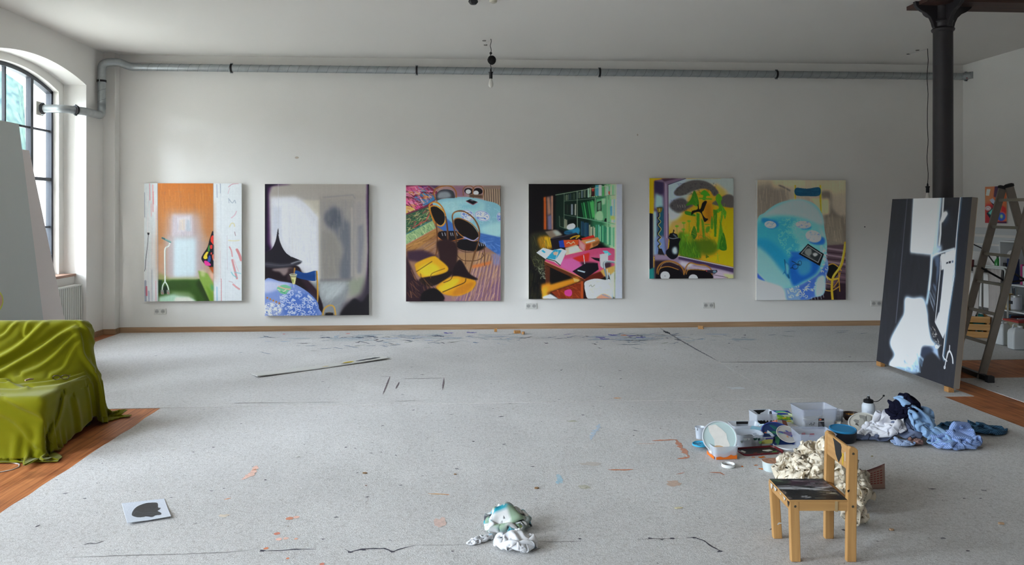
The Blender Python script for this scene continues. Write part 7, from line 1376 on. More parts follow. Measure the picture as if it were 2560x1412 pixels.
# big clear box with label and cream powder
tb = tub('large clear box with dark printed label and cream powder inside', 2034, 1064, .255, .19, .155, 2, 1.14, '#cfcab4', .36, m=m_clear2, r=.02)
smear(tb, [(-.012, .004), (.034, .004), (.034, .085), (-.012, .085)], '#25262c', 'y', -.1015, 'label_sticker'); smear(tb, [(-.006, .070), (.012, .070), (.012, .080), (-.006, .080)], '#d8744c', 'y', -.1028, 'label_mark'); smear(tb, [(-.010, .060), (.032, .060), (.032, .064), (-.010, .064)], '#d8d8d8', 'y', -.1028, 'label_line')
for k in range(5): smear(tb, [(-.008, .012+k*.009), (.004+.006*(k*7 % 4), .012+k*.009), (.004+.006*(k*7 % 4), .016+k*.009), (-.008, .016+k*.009)], '#8a8c94', 'y', -.1028, 'label_line')
for k, (x_, z_) in enumerate(((-.085, .035), (-.07, .032), (-.055, .034), (-.075, .045), (-.05, .046), (-.06, .01), (.05, .012))): smear(tb, [(x_, z_), (x_+.01, z_+.001), (x_+.008, z_+.006), (x_+.001, z_+.005)], '#26282c', 'y', -.1008)
# glass, brown bowl, little box, bottle
g = thing('plastic_cup', 'cloudy clear cup beside the brown bowl', 'cup', fp(2095, 1052, Z0)); MB().lathe([(.034, 0), (.041, .085), (.043, .087), (.041, .089), (.0395, .085), (.033, .003), (0, .003)], 26).build('cup_wall', m_clear2, g, smooth=True); MB().lathe([(.0328, .004), (.036, .04), (0, .04)], 22).build('murky_fill', mat('murky', '#a8a69c', rough=.4), g)
g = thing('paint_bowl', 'small brown bowl with yellow ochre paint inside', 'bowl', fp(2127, 1049, Z0)); MB().lathe([(.045, 0), (.060, .02), (.066, .050), (.064, .055), (.060, .050), (.054, .02), (0, .012)], 28).build('bowl_wall', mat('brown_bowl', '#35231c', rough=.4, noise=.3, nscale=30, bump=.4, bscale=50), g, smooth=True)
mb = MB();
for k in range(7): mb.lathe([(0, 0), (.014, .002), (.009, .012), (0, .014)], 7, T(.03*math.cos(k*1.7), .028*math.sin(k*2.3), .022 + .003*(k % 3)) @ S3(1, 1, 1.6))
mb.build('ochre_lumps', mat('ochre_lump', '#c98a1c', rough=.5), g)
g = thing('paint_packet', 'small white and orange packet leaning by the blue lidded pot', 'box', fp(2083, 1066, Z0), R(-30)); MB().box((-.055, -.022, 0), (.055, .022, .045)).build('carton', mat('packet_white', '#c9c5ba', rough=.6), g, bevel=.002); MB().box((-.056, -.0228, .005), (.015, -.0222, .036)).build('orange_print', mat('packet_orange', '#c8683a'), g)
g = thing('squeeze_bottle', 'white squeeze bottle with black cap and dangling spout plug', 'bottle', fp(2171, 1052, Z0)); MB().lathe([(.046, 0), (.050, .006), (.050, .11), (.049, .125), (.043, .14), (.034, .148), (.034, .155), (0, .155)], 32).build('body', mat('milky_bottle', '#d3dae2', rough=.35), g, smooth=True)
MB().lathe([(.037, .148), (.038, .150), (.038, .168), (.034, .172), (.014, .180), (.010, .196), (.0075, .200), (0, .200)], 24).build('cap', m_blackp, g, smooth=True); MB().lathe([(.005, .198), (.006, .205), (0, .21)], 10).build('nozzle_tip', mat('pale_tip', '#b8c0c4'), g)
MB().tube([(.036, 0, .155), (.065, 0, .154), (.085, 0, .160), (.11, 0, .18), (.124, 0, .196)], .0028, 6).build('plug_strap', m_blackp, g, smooth=True); MB().lathe([(.0, -.006), (.008, -.005), (.008, .006), (0, .008)], 12, T(.127, 0, .2)).build('spout_plug', m_blackp, g, smooth=True)
A_ = Art(64, 60, [(0, 0), (64, 0), (64, 60), (0, 60)], '#cfd6e0', 5)
for k in range(7): A_.L([(12, 12+k*6), (12 + [26, 34, 22, 30, 28, 18, 24][k], 12+k*6)], 1.6, '#9aa2b4')
A_.E(8, 38, 4, 6, '#b84c4c'); A_.P([(46, 36), (50, 36), (50, 50), (46, 50)], '#3c4458')
th = np.linspace(R(-150), R(-30), 64); TH, ZZ = np.meshgrid(th, np.linspace(.105, .02, 60)); lb = grid_obj('printed_label', np.stack([.0507*np.cos(TH), .0507*np.sin(TH), ZZ], -1), attr_mat('thick_paint'), g, colors=l_(A_.a), uv=False)
# tilted brown box, round bowl, yellowish bowl
g = tub('reddish brown plastic box tipped on its side over the blue plate', 1944, 1079, .12, .085, .055, 28, 1.05, m=mat('sienna_plastic', '#9c5236', rough=.5, noise=.15, nscale=25), rim=False, name='tipped_box'); g.location.z = .080; g.rotation_euler = (R(150), R(12), R(28));
MB().box((-.058, .0435, .003), (-.005, .0445, .05)).build('paint_smear', m_pwhite, g)
g = tub('small pale blue tray tipped behind the brown box', 1918, 1082, .10, .08, .03, 10, 1.1, m=mat('pale_blue_tray', '#a9c4cc', rough=.4), name='paint_tray'); g.rotation_euler = (R(-18), R(16), R(10)); g.location.z = .028
g = tub('round-cornered clear bowl holding murky grey paint', 1868, 1111, .185, .15, .088, -6, 1.16, '#454a4c', .5, r=.06)
for k, (x_, z_, w_, c_) in enumerate(((.02, .07, .03, '#1c4c44'), (.05, .068, .02, '#17382f'), (-.05, .068, .03, '#cfd6d8'), (-.02, .07, .02, '#dde2e4'), (.06, .045, .022, '#6c9c54'), (-.07, .05, .02, '#8a9290'))): smear(g, [(x_, z_), (x_+w_, z_+.004), (x_+w_*.9, z_-.012), (x_+w_*.3, z_-.016)], c_, 'y', -.084 + .004*(z_ < .05))
g = tub('clear bowl stained yellow and violet beside the murky grey one', 1908, 1110, .125, .10, .068, 6, 1.15, '#a8a84c', .45, r=.045)
smear(g, [(-.04, .02), (.04, .02), (.045, .045), (0, .055), (-.04, .04)], '#b8b45c', 'y', -.0560); smear(g, [(-.01, .05), (.05, .052), (.05, .060), (-.01, .060)], '#4c3c84', 'y', -.0562)
g = thing('milk_carton_piece', 'cut wedge of printed light blue carton lying on the tubs', 'carton', fp(1906, 1106, .0) + Vector((0, .03, .075))); g.rotation_euler = (R(20), R(8), R(-32)); MB().prism([(-.075, -.02), (.03, -.028), (.085, -.008), (.03, .03), (-.07, .025)], 0, .010).build('card', mat('lightblue_card', '#8fc0d4', rough=.5), g); MB().prism([(-.01, -.022), (.03, -.028), (.05, -.02), (.01, .02)], .0102, .0112).build('red_stripe', mat('brick_print', '#b8604c'), g); MB().prism([(.05, -.015), (.085, -.008), (.04, .02)], .0102, .0112).build('white_corner', m_pwhite, g)
# plates and lids under the brown box
disc('tub_lid', 'white round lid lying under the large blue palette plate', 1966, 1117, .092, '#d4d8dc', .014, cat='lid')
pp = fp(1955, 1110, .0); disc('palette_plate', 'large dark blue and green palette plate tilted over a white lid', 0, 0, .125, '#22386c', .010, pos=(pp.x-.015, pp.y+.030, .055), tilt=(30, 10, -12), cat='palette', rimc='#3c4c9c', paint=[('#1c5c5c', 3, .05), ('#283c7c', 3, .04), ('#1c2c44', 3, .035), ('#3c7c5c', 2, .03)], seed=9)
disc('palette_plate', 'smaller whitish palette plate with violet smears on the blue one', 0, 0, .078, '#b8b4ac', .008, pos=(pp.x+.040, pp.y+.005, .068), tilt=(34, 8, -10), cat='palette', rimc='#c8c2ba', paint=[('#8cb0a0', 2, .022), ('#4c548c', 4, .018), ('#74607c', 3, .02), ('#c08c5c', 1, .012)], seed=12)
# right hand clear box
tb = tub('large clear box with pink smears, partly behind the crumpled paper', 2033, 1117, .235, .185, .115, -5, 1.10, '#b4b4b8', .12, m=m_clear2, r=.014)
smear(tb, [(-.105, .02), (-.085, .03), (-.082, .055), (-.095, .062), (-.108, .05)], '#17171a', 'y', -.100); smear(tb, [(-.05, .055), (-.02, .058), (-.025, .075), (-.05, .072)], '#c08a90', 'y', .096); smear(tb, [(.0, .045), (.045, .05), (.04, .07), (.01, .068)], '#a85c64', 'y', .096)
# blue lidded pot
g = thing('lidded_pot', 'round dark pot closed with a bright blue lid', 'pot', fp(2110, 1103, Z0)); MB().lathe([(.068, 0), (.078, .01), (.086, .055), (.088, .085), (.086, .086), (0, .086)], 34).build('pot_body', mat('smoky_pot', '#181c26', rough=.3, noise=.2, nscale=20), g, smooth=True)
MB().lathe([(.086, .084), (.094, .086), (.096, .092), (.094, .098), (.088, .100), (.084, .096), (0, .097)], 40, T(-.012, 0, .0) @ RX(R(4))).build('blue_lid', mat('azure_lid', '#2384b8', rough=.35), g, smooth=True)
disc('palette_plate', 'white palette plate with black and yellow smears leaning on the clothes', 0, 0, .115, '#c4c0b6', .014, pos=tuple(fp(2164, 1082, 0) + Vector((0, .02, .060))), tilt=(26, -16, 0), cat='palette', rimc='#d2d0cc', paint=[('#8c8a84', 4, .04), ('#4c4a48', 3, .03), ('#d8c04c', 3, .018), ('#aaa8a0', 4, .03)], seed=21)
# red rimmed tray and palette knife glass
g = thing('paint_tray', 'flat black tray with dark red rim below the round bowls', 'tray', fp(1898, 1129, Z0), R(8)); MB().prism(rrect(.15, .075, .03), 0, .004).build('tray_base', mat('tray_black', '#1d1a1c', rough=.4, noise=.3, nscale=20), g)
shell([[(x, y, 0) for x, y in rrect(.15, .075, .03)], [(x, y, .014) for x, y in rrect(.156, .081, .033)], [(x, y, .014) for x, y in rrect(.150, .075, .03)], [(x, y, .004) for x, y in rrect(.147, .072, .03)]], False).build('red_rim', mat('tray_red', '#6c1c24', rough=.4), g)
for poly, c in (([(.03, .01), (.09, .02), (.10, -.01), (.06, -.02)], '#c8c8bc'), ([(.08, -.03), (.12, -.02), (.11, -.05), (.07, -.055)], '#5c8a4c'), ([(-.06, -.03), (-.03, -.025), (-.04, -.045), (-.07, -.045)], '#7c3c2c'), ([(-.13, .02), (-.11, .04), (-.10, 0), (-.12, -.02)], '#c4c2b4'), ([(-.02, -.05), (0, -.045), (.01, -.06), (-.01, -.062)], '#d8641c')): MB().prism(poly, .0041, .0062).build('paint_smear', mat('smear_'+c.strip('#'), c, rough=.45), g)
g = thing('glass_palette', 'white edged glass palette lying in front of the clear boxes', 'palette', fp(1985, 1142, Z0), R(-18)); MB().box((-.085, -.05, 0), (.085, .06, .006)).build('glass_sheet', clear_mat('palette_glass', '#aeb4bc', .55, .1), g); MB().box((-.095, -.058, 0), (-.080, .062, .009)).build('white_edge', m_pwhite, g); MB().box((-.095, -.062, 0), (.09, -.052, .009)).build('white_edge', m_pwhite, g)
for poly, c in (([(-.06, .03), (-.03, .045), (-.01, .03), (-.04, .02)], '#22252a'), ([(0, .035), (.05, .04), (.045, .02), (.01, .018)], '#22252a'), ([(-.10, .05), (-.07, .07), (-.06, .055), (-.085, .04)], '#b83044')): MB().prism(poly, .0062, .0085).build('paint_smear', mat('smear_'+c.strip('#'), c, rough=.45), g)
g = thing('lid_ring', 'white screw lid lying upside down in front of the orange tub', 'lid', fp(1820.5, 1166, Z0)); MB().lathe([(.042, 0), (.0445, .002), (.0445, .020), (.042, .021), (.0405, .019), (.040, .003), (0, .003)], 34).build('lid_body', mat('white_lid', '#e4e4e2', rough=.35), g, smooth=True); MB().lathe([(.039, .0032), (.036, .005), (0, .0055)], 20).build('paint_residue', mat('grey_residue', '#8a8684', rough=.6), g); MB().lathe([(.008, .005), (.005, .008), (0, .009)], 8, T(-.012, .004, 0)).build('ochre_dot', mat('ochre_dot', '#b8783a'), g)
g = tub('oval white tub stained teal and orange left of the small chair', 1938, 1174, .150, .10, .058, 6, 1.08, '#a8b0a8', .75, m=mat('stained_white_tub', '#c9d4d4', rough=.4), r=.04)
for x_, c_ in ((-.06, '#2c9ca4'), (-.052, '#5cc0b4'), (-.045, '#8cc84c'), (-.03, '#b4dce0'), (.02, '#3c8c94'), (.035, '#d0603c'), (.05, '#c84c3c')): smear(g, [(x_, .052), (x_+.008, .052), (x_+.006, .012+abs(x_)*.2), (x_+.002, .012+abs(x_)*.2)], c_, 'y', -.0525 + .35*max(0, abs(x_+.004)-.035))
MB().prism(rrect(.082, .055, .04), .058, .060).build('crusted_top', mat('crusted_orange', '#b8866c', rough=.6, noise=.4, nscale=35), g)

# ================================================================= crumpled paper heap
m_paper = mat('cream_paper', '#f0e4cf', rough=.8, noise=.05, nscale=15, spec=.2)
def crumple_sheet(seed, Rad, n=14, size=.30, squash=1.0):
    r = np.random.RandomState(seed); u = np.linspace(-.5, .5, n); U, V_ = np.meshgrid(u, u); k = Rad/size*1.5
    P = np.stack([U*size*k, V_*size*k, (r.rand(n, n)-.5)*Rad*1.2 + Rad], -1)
    def col(Q, P0):
        D = Q - np.array([0, 0, Rad*squash]); D[..., 2] /= squash; l = np.sqrt((D*D).sum(-1))+1e-9; f = np.minimum(1, Rad/l); D = D*f[..., None]; D[..., 2] *= squash; return D + np.array([0, 0, Rad*squash])
    return relax(P, (size/(n-1), size/(n-1)), n, n, col, steps=40, iters=8, g=-2, bend=.12, damp=.8, shear=1)
protos = []
for k in range(7):
    P = crumple_sheet(40+k, .066 + .009*(k % 3)); P[..., 2] -= P[..., 2].mean(); protos.append(P)
hc = fp(2058, 1226); paper = []; rp_ = random.Random(5)
spots = []
def heap_h(x, y):
    d = math.hypot((x-hc.x)/.26, (y-hc.y)/.36); return max(0, .205*(1-d**1.5))
_n = 0
while len(spots) < 40 and _n < 4000:
    _n += 1; a = rp_.uniform(0, 2*PI); q = math.sqrt(rp_.random()); x, y = hc.x + .215*q*math.cos(a), hc.y + .33*q*math.sin(a); z = heap_h(x, y)*rp_.choice([1, 1, .55]) + .050
    if all((x-s_[0])**2 + (y-s_[1])**2 + (z-s_[2])**2 > .086**2 for s_ in spots): spots.append((x, y, z))
for px0, py0, zz in ((2032, 1135, .20), (2010, 1160, .16), (2045, 1150, .24), (2148, 1262, .05), (2150, 1292, .05), (2128, 1296, .045), (2150, 1240, .09), (2140, 1215, .14), (1975, 1192, .05), (1968, 1200, .045), (2140, 1188, .16), (2155, 1208, .10)):
    p = fp(px0, py0, zz); spots.append((p.x, p.y, zz))
pm = []
for k, (x, y, z) in enumerate(spots):
    if k < len(protos):
        o = grid_obj('crumpled_paper', protos[k], m_paper, None, smooth=False, solid=.0008, uv=False); pm.append(o)
    else: s0 = pm[k % len(pm)]; o = s0.copy(); COL.objects.link(o)
    o.location = (x, y, z); o.rotation_euler = (rp_.uniform(0, 6.3), rp_.uniform(0, 6.3), rp_.uniform(0, 6.3)); sc_ = rp_.uniform(.85, 1.12); o.scale = (sc_,)*3
    tag(o, 'crumpled cream paper sheet in the heap behind the small wooden chair', 'paper', 'crumpled paper sheets heaped behind the chair')
# bottom sheets must rest on the floor
bpy.context.view_layer.update()
for o in [o for o in COL.objects if o.name.startswith('crumpled_paper')]:
    mw = o.matrix_world; zmin = min((mw @ v.co).z for v in o.data.vertices)
    if zmin < Z0+.002: o.location.z += Z0+.002 - zmin
# printed card beside the heap
cg = fp(2180, 1224, 0); t = thing('printed_card', 'brownish card with rows of red writing standing right of the paper heap', 'card', cg + Vector((0, 0, Z0)), R(-8))
P = np.zeros((14, 20, 3))
for j in range(14):
    for i in range(20):
        u, v = i/19, j/13; x = -.075 + .155*u; w = .5 + .5*u; z = .135*(1-v)*(.55+.45*u); y = .06*(1-v) + .035*(u-.5)**2; P[j, i] = (x + .02*(1-v), y, z + .001)
A_ = Art(20, 14, [(0, 0), (20, 0), (20, 14), (0, 14)], '#a8887c', 3); A_.P([(0, 0), (20, 0), (20, 1.2), (0, 1.6)], '#5c2426')
grid_obj('card_face', P, attr_mat('thick_paint'), t, solid=.002, colors=l_(A_.a))
mb = MB()
for j in range(6):
    for i in range(5):
        u0, v0 = .30+i*.125, .20+j*.105
        if u0 > .55 + .5*(1-v0)*.9 + .2: continue
        def pt(u, v): x = -.075 + .155*u; return Vector((x + .02*(1-v), .06*(1-v) + .035*(u-.5)**2 - .0022, .135*(1-v)*(.55+.45*u) + .001))
        q = [pt(u0, v0), pt(u0+.085, v0), pt(u0+.085, v0+.035), pt(u0, v0+.035)]; mb.add(q, [(0, 1, 2, 3)])
mb.build('red_writing', mat('red_ink', '#8c2c2c', rough=.7), t)

# ================================================================= rags and clothes
def garment(name, label, c, foot, size, n, m, seed, base=None, lift=.06, steps=70, rot=0, amp=.09, cat='cloth', colors=None, solid=.003, bend=.15, cz=0, sm=1, group=None):
    """cloth of real size `size` pushed together inside an elliptic footprint and dropped on base(x, y)"""
    nx, ny = n; r = np.random.RandomState(seed); U, V_ = np.meshgrid(np.linspace(-.5, .5, nx), np.linspace(-.5, .5, ny)); ca, sa = math.cos(R(rot)), math.sin(R(rot))
    base = base or (lambda x, y: np.zeros_like(x)); X = U*foot[0]*1.75; Y = V_*foot[1]*1.75
    nz = (vnoise(U*9+7, V_*9+seed, seed)-.5)*2 + (vnoise(U*19+3, V_*19+9, seed+1)-.5)
    X = X + (vnoise(U*6+11, V_*6+2, seed+2)-.5)*foot[0]*.7; Y = Y + (vnoise(U*6+5, V_*6+8, seed+3)-.5)*foot[1]*.7
    Z = base(X*ca-Y*sa, X*sa+Y*ca) + lift + nz*amp
    P = np.stack([X, Y, Z], -1)
    def col(Q, P0):
        d = np.sqrt((Q[..., 0]/foot[0])**2 + (Q[..., 1]/foot[1])**2); f = np.where(d > 1, 1/np.maximum(d, 1e-6), 1); Q[..., 0] *= f; Q[..., 1] *= f
        b = base(Q[..., 0]*ca-Q[..., 1]*sa, Q[..., 0]*sa+Q[..., 1]*ca) + .004; return floor_friction(Q, P0, b, .35)
    P = relax(P, (size[0]/(nx-1), size[1]/(ny-1)), ny, nx, col, steps=steps, iters=6, bend=bend, damp=.93)
    for _ in range(0): Q = P.copy(); Q[1:-1, 1:-1] = P[1:-1, 1:-1]*.5 + .125*(P[:-2, 1:-1]+P[2:, 1:-1]+P[1:-1, :-2]+P[1:-1, 2:]); P = Q
    P[..., 2] += Z0 + solid*.5
    o = grid_obj(name, P, m, None, solid=solid, sub=2, colors=colors, loc=(c.x, c.y, cz)); o.rotation_euler.z = R(rot); return tag(o, label, cat, group)
def gauss(*bumps): return lambda x, y: np.maximum.reduce([h*np.exp(-(((x-bx)/sx)**2 + ((y-by)/sy)**2)) for bx, by, sx, sy, h in bumps])
m_rag = attr_mat('rag_cotton', rough=.95, spec=.1, bump=.3, bscale=200)
def stain_cols(n, base, spots, seed):
    nx, ny = n; U, V_ = np.meshgrid(np.linspace(0, 1, nx), np.linspace(0, 1, ny)); C_ = np.ones((ny, nx, 3))*np.array(lin(base))
    for i, (c, thr, fr) in enumerate(spots):
        m = vnoise(U*fr+i*3.3, V_*fr+seed+i, seed+i); w = np.clip((m-thr)*12, 0, 1)[..., None]; C_ = C_*(1-w) + np.array(lin(c))*w
    return C_
RG = dict(cat='rag', bend=.25)
garment('paint_rag', 'balled white rag stained teal and green in the central foreground', fp(1268, 1325), (.135, .10), (.62, .52), (34, 28), m_rag, 3, gauss((0, .02, .085, .07, .125)), lift=.10, amp=.13, colors=stain_cols((34, 28), '#dedddb', [('#9aa4a0', .62, 7), ('#2e98a8', .74, 6), ('#1c5c70', .84, 9), ('#8fa48c', .74, 5), ('#4a4a50', .82, 8), ('#b9c46c', .86, 9)], 4), rot=8, **RG)
garment('paint_rag', 'white rag lying in a loop in front of the teal stained one', fp(1290, 1372), (.115, .085), (.54, .42), (28, 22), m_rag, 8, gauss((0, 0, .07, .05, .06)), lift=.07, amp=.09, colors=stain_cols((28, 22), '#e0e0e2', [('#5c626c', .78, 4)], 14), rot=-12, **RG)
garment('paint_rag', 'twisted pale rag tail stretching left from the stained rag ball', fp(1200, 1356), (.12, .032), (.36, .17), (30, 13), m_rag, 5, None, lift=.05, amp=.06, colors=stain_cols((30, 13), '#d8d8da', [('#7fb0c4', .74, 4)], 24), rot=34, **RG)
pk = fp(2262, 1092); rt = fp(2392, 1102)
def mound_at(c): # heights relative to a garment centre (unrotated world axes)
    return gauss((pk.x-c.x, pk.y-c.y, .17, .16, .25), (rt.x-c.x, rt.y-c.y, .20, .14, .13), (fp(2325, 1090).x-c.x, fp(2325, 1090).y-c.y, .10, .14, .16))
def G(name, label, px0, py0, foot, size, n, m, seed, layer, **k):
    c = fp(px0, py0); b = mound_at(c); k.setdefault('cat', 'clothes'); k.setdefault('bend', .25)
    return garment(name, label, c, foot, size, n, m, seed, (lambda x, y: np.where(b(x, y) > .01, b(x, y)+layer*np.clip(b(x, y)*12, 0, 1), b(x, y))), **k)
m_shirt = mat('light_blue_cotton', '#93b7de', rough=.85, noise=.05, nscale=10, bump=.15, bscale=200); m_navy = mat('navy_jersey', '#15162a', rough=.95, bump=.4, bscale=120, spec=.15); m_whitec = attr_mat('rag_cotton')
m_str = stripe_mat('blue_pinstripe', '#6a8ccc', '#b0c4ea', 24, 'X'); m_str2 = stripe_mat('fine_stripe', '#6f8fbf', '#c3d0e6', 8, 'Y'); m_dkb = stripe_mat('slate_blue_print', '#26435c', '#47708f', 15, 'Y', width=.6); m_gb = mat('grey_blue_cotton', '#66718c', rough=.9, noise=.1, nscale=8)
G('patterned_cloth', 'dark slate blue printed cloth under the right side of the clothes pile', 2430, 1078, (.26, .17), (.80, .62), (38, 30), m_dkb, 31, -.01, rot=-14, amp=.07, lift=.05)
G('grey_cloth', 'grey blue cloth spread under the left side of the clothes pile', 2205, 1100, (.23, .09), (.62, .34), (30, 18), m_gb, 33, -.03, rot=-6, amp=.05, lift=.04)
G('striped_shirt', 'blue striped shirt bunched on the right of the clothes pile', 2386, 1116, (.23, .15), (.86, .66), (40, 31), m_str, 35, .02, rot=22, amp=.12, lift=.08)
G('light_blue_shirt', 'plain light blue shirt spilling down the middle of the clothes pile', 2312, 1104, (.13, .25), (.60, .98), (28, 44), m_shirt, 37, .035, rot=22, amp=.12, lift=.10)
G('white_shirt', 'white shirt with black paint specks on the left of the clothes pile', 2214, 1096, (.215, .14), (.82, .60), (34, 24), m_whitec, 39, .02, rot=-20, amp=.11, lift=.08, colors=stain_cols((34, 24), '#dcdce2', [('#3a3e48', .88, 11), ('#9a9aa4', .82, 7)], 44))
G('blue_sleeve', 'light blue sleeve at the very top behind the navy garment', 2250, 1076, (.15, .08), (.50, .30), (26, 16), m_shirt, 43, .0, rot=12, amp=.11, lift=.11)
G('navy_garment', 'dark navy garment on top of the clothes pile', 2258, 1096, (.135, .10), (.50, .40), (26, 20), m_navy, 41, .045, rot=5, amp=.12, lift=.12)
G('blue_trousers', 'dull grey blue garment in the hollow between white and light blue shirts', 2285, 1100, (.17, .13), (.60, .50), (28, 24), m_gb, 51, -.02, rot=30, amp=.09, lift=.06)
G('striped_strip', 'pale striped strip of fabric hanging in front of the white shirt', 2256, 1116, (.085, .055), (.34, .18), (20, 12), m_str2, 45, 0, rot=-35, amp=.06, lift=.05)
G('brown_rag', 'brown and pink rag poking out below the clothes pile', 2288, 1114, (.070, .045), (.28, .20), (18, 13), mat('brown_pink_rag', '#6b5048', rough=.95, col2='#c09a94', nscale=9), 47, -.05, rot=5, amp=.05, lift=.05)

# ================================================================= things lying about
# painted card
cs = [fp(304, 1259, Z0), fp(411, 1247, Z0), fp(428, 1296, Z0), fp(318, 1313, Z0)]; cc = (cs[0]+cs[2])/2
t = thing('painted_card', 'white card with a thick black paint blob, lying at lower left', 'card', (cc.x, cc.y, Z0))
V, U = np.meshgrid(np.linspace(0, 1, 90), np.linspace(0, 1, 120), indexing='ij'); q = [np.array((c.x-cc.x, c.y-cc.y, 0)) for c in cs]
P = (q[0]*(1-U)[..., None] + q[1]*U[..., None])*(1-V)[..., None] + (q[3]*(1-U)[..., None] + q[2]*U[..., None])*V[..., None]
P[..., 2] = .002 + .016*np.clip(V-.4, 0, 1)**1.3 + .006*np.abs(U-.5)*V
A_ = Art(120, 90, [(1375, 745), (1850, 665), (1925, 855), (1425, 965)], '#dde3ee', 2)
A_.PC([(1490, 865), (1510, 810), (1560, 765), (1640, 730), (1700, 718), (1775, 716), (1785, 760), (1812, 765), (1795, 788), (1780, 800), (1815, 820), (1812, 842), (1760, 850), (1720, 872), (1660, 868), (1600, 882), (1540, 884)], '#22242a')
A_.C([(1510, 860), (1540, 820), (1620, 835), (1700, 822), (1790, 828)], 7, '#5a6070', a=.8, b=2); A_.C([(1530, 872), (1600, 860), (1660, 850), (1740, 840)], 5, '#6a7282', a=.8, b=1); A_.C([(1500, 850), (1530, 800), (1580, 780)], 4, '#4c525e', a=.7)
P[..., 2] += np.where(A_.a.mean(-1) < .5, .0012, 0)
grid_obj('card_sheet', P, attr_mat('thick_paint'), t, solid=.0015, smooth=True, colors=l_(A_.a)*.9)
# long board
a, b, c_, d = fp(632, 937, Z0), fp(955, 893, Z0), fp(968, 900, Z0), fp(645, 943.5, Z0); o = (a+c_)/2
t = thing('long_board', 'long narrow white board with yellow and dark paint lying on the floor', 'board', (o.x, o.y, Z0))
ux = (b-a); L_ = ux.length; ux.normalize(); vy = Vector((-ux.y, ux.x, 0)); w = abs((d-a).dot(vy)); w = max(w, .09)
mb = MB(); n = 24
for k in range(n+1):
    x = -L_/2 + L_*k/n; z = .004 + .022*(abs(k/n-.45)**1.6)*1.6
    for s_ in (-w/2, w/2):
        for h in (0, .008): mb.v.append(tuple(ux*x + vy*s_ + Vector((0, 0, z+h))))
for k in range(n):
    b0, b1 = k*4, k*4+4
    for f in ((b0, b1, b1+2, b0+2), (b0+1, b0+3, b1+3, b1+1), (b0, b0+1, b1+1, b1), (b0+2, b1+2, b1+3, b0+3)): mb.f.append(f); mb.mi.append(0)
mb.f += [(0, 2, 3, 1), (n*4, n*4+1, n*4+3, n*4+2)]; mb.mi += [0, 0]
pl = mb.build('plank', mat('white_board', '#d2d0cb', rough=.7, noise=.03, nscale=8), t)
def bz(x): k = (x+L_/2)/L_; return .004 + .022*(abs(k-.45)**1.6)*1.6 + .0088
def patch(x0, x1, y0, y1, col, nm='paint_patch'):
    mb = MB(); m_ = 8; r = random.Random(int(x0*1000)); up = []; dn = []
    for k in range(m_+1): x = x0+(x1-x0)*k/m_; e = math.sin(PI*(.12+.76*k/m_)); mid = (y0+y1)/2; up.append(ux*x + vy*(mid+(y1-mid)*e*r.uniform(.7, 1)) + Vector((0, 0, bz(x)))); dn.append(ux*x + vy*(mid+(y0-mid)*e*r.uniform(.7, 1)) + Vector((0, 0, bz(x))))
    vs = up+dn; mb.add(vs, [(k, k+1, m_+2+k, m_+1+k) for k in range(m_)]); mb.build(nm, mat('bp'+col.strip('#'), col, rough=.5), t)
patch(.26*L_-.0, .46*L_, -.045, .04, '#303238'); patch(.16*L_, .245*L_, -.03, .045, '#d4b82c'); patch(.13*L_, .22*L_, -.048, -.01, '#5c5c60'); patch(-.02*L_, .03*L_, -.048, -.025, '#c8a83c'); patch(.40*L_, .44*L_, .0, .045, '#7c7e82')
# wooden blocks
m_blk = wood('pine_block', '#9c6c3c', '#c4935c', axis=1, grain=30)
def block(label, x, y, sx, sy, sz, rot=0, z=Z0, gr=None):
    p = fp(x, y, z); t = MB().box((-sx/2, -sy/2, 0), (sx/2, sy/2, sz)).build('wooden_block', m_blk, bevel=.002); t.location = p; t.rotation_euler.z = R(rot); tag(t, label, 'block', gr); return t
block('small wooden block standing by the skirting, left of the block pair', 1239, 829, .038, .035, .048)
block('wooden block lying by the skirting beside a smaller offcut', 1293, 833, .085, .06, .040, 8); block('small wooden offcut touching the right end of a longer block', 1308, 835.5, .03, .05, .036, -20)
block('wooden block by the skirting below the yellow window painting', 1752, 822, .075, .05, .045, -25)
XB = BIG[0]
t = block('wooden block under the left corner of the leaning black canvas', 0 or 2209, 918, .05, .09, .048, 0); t.location = (XB+.015, BIG[2]-.06, Z0)
t = block('wooden block under the near corner of the leaning black canvas', 2376, 975, .055, .07, .048, 0); t.location = (XB+.005, BIG[3]+.075, Z0)
# glasses and small thing on the sofa
m_specs = mat('brown_spectacle_frame', '#3a2420', rough=.3)
p = fp(152, 949, .452); t = thing('spectacles', 'brown framed glasses lying on the green throw of the sofa', 'glasses', (p.x, p.y, .458), R(14))
for sx in (-.028, .028): MB().tube([(sx+.024*math.cos(a), -.006*math.sin(a), .012+.017*math.sin(a)) for a in [2*PI*k/24 for k in range(24)]], .0024, 8, closed=True).build('lens_rim', m_specs, t, smooth=True)
MB().tube([(-.006, 0, .018), (0, -.002, .021), (.006, 0, .018)], .002, 6).build('bridge', m_specs, t, smooth=True)
for sx in (-.053, .053): MB().tube([(sx, 0, .018), (sx*.95, .06, .014), (sx*.75, .11, .006)], .002, 6).build('temple_arm', m_specs, t, smooth=True)
p = fp(73, 951, .45); t = thing('clothes_peg', 'small pale peg lying on the seat of the green sofa', 'peg', (p.x, p.y, .452), R(60)); MB().prism([(-.03, 0), (.03, .002), (.03, .008), (0, .014), (-.03, .01)], -.006, .006, 'y').build('peg_half', mat('pale_peg', '#a88a80', rough=.5), t)
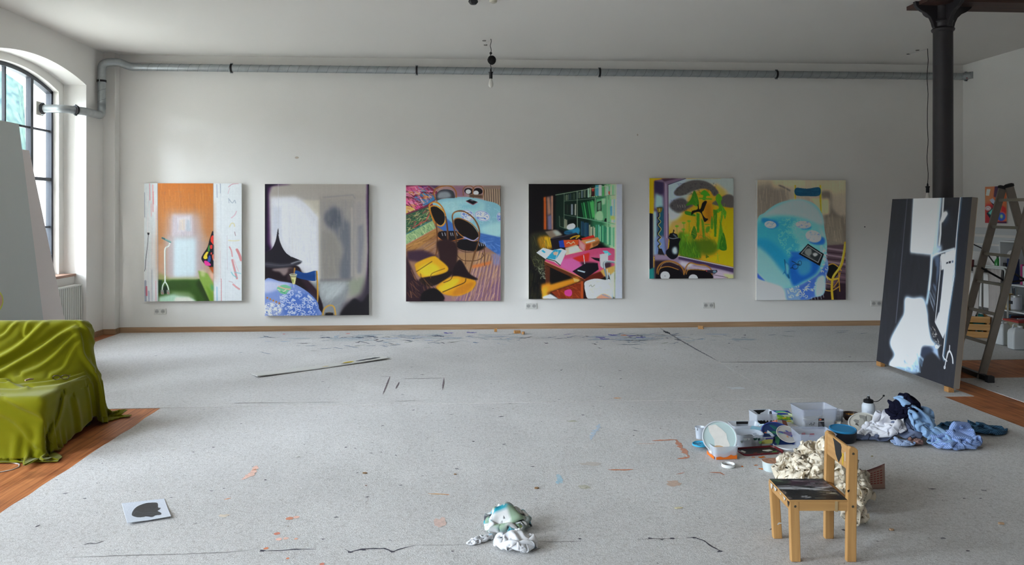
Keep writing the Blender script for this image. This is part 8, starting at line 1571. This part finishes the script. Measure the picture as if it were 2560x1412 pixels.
# white cable on the planks
pts = arc_pts([fp(x, y, .004) for x, y in ((-60, 1155), (0, 1155), (30, 1156), (49, 1160), (47, 1167), (30, 1174), (0, 1180), (-50, 1190))], .05)
t = MB().tube(pts, .0035, 8).build('white_cable', mat('cable_white', '#c9c4bc', rough=.5), smooth=True); tag(t, 'white cable looped on the wooden floor in front of the sofa', 'cable')
# flakes and scraps on the cloth
m_flk = mat('dried_flake', '#cfc6b2', rough=.8); m_flk2 = mat('wood_scrap', '#8a6a48', rough=.8)
def flake(x, y, l, w, h, m, lab, cat='scrap', rot=0):
    p = fp(x, y, .0052); r = random.Random(int(x*7+y)); q = []
    for k in range(9): a = 2*PI*k/9; q.append((l*.5*math.cos(a)*r.uniform(.7, 1.1), w*.5*math.sin(a)*r.uniform(.7, 1.1)))
    o = MB().prism(q, 0, h).build('paint_flake', m, bevel=.001); o.location = p; o.rotation_euler.z = R(rot); tag(o, lab, cat, 'paint flakes and scraps on the felt')
flake(1697, 1270, .05, .018, .004, mat('cream_flake', '#cfc4a0', rough=.8), 'cream paint flake on the felt left of the chair', rot=5)
flake(912, 1183, .03, .02, .006, m_flk2, 'tiny brown scrap on the felt, centre left'); flake(1341, 1221, .03, .022, .008, m_flk2, 'brown crumb on the felt behind the stained rag')
flake(1461, 1218, .04, .03, .003, mat('pale_flake', '#b8b4a4'), 'pale flat flake on the felt in the centre right'); flake(435, 1122, .045, .008, .004, m_pwhite, 'white torn sliver on the felt near the sofa', rot=15)
flake(743, 1142, .03, .014, .006, m_pwhite, 'white curled flake on the felt, left of centre', rot=10); flake(2229, 1325, .03, .018, .008, mat('tan_crumb', '#b89878'), 'tan crumb on the felt right of the chair'); flake(2503, 1310, .035, .016, .010, mat('tan_crumb'  , '#b89878'), 'tan wood crumb near the lower right edge', rot=-20)
flake(2180, 1141, .02, .012, .006, mat('olive_crumb', '#a49a78'), 'small olive crumb between chair and clothes pile'); flake(138+1000, 1186, .02, .012, .005, m_flk2, 'tiny dark crumb on the felt behind the rag')
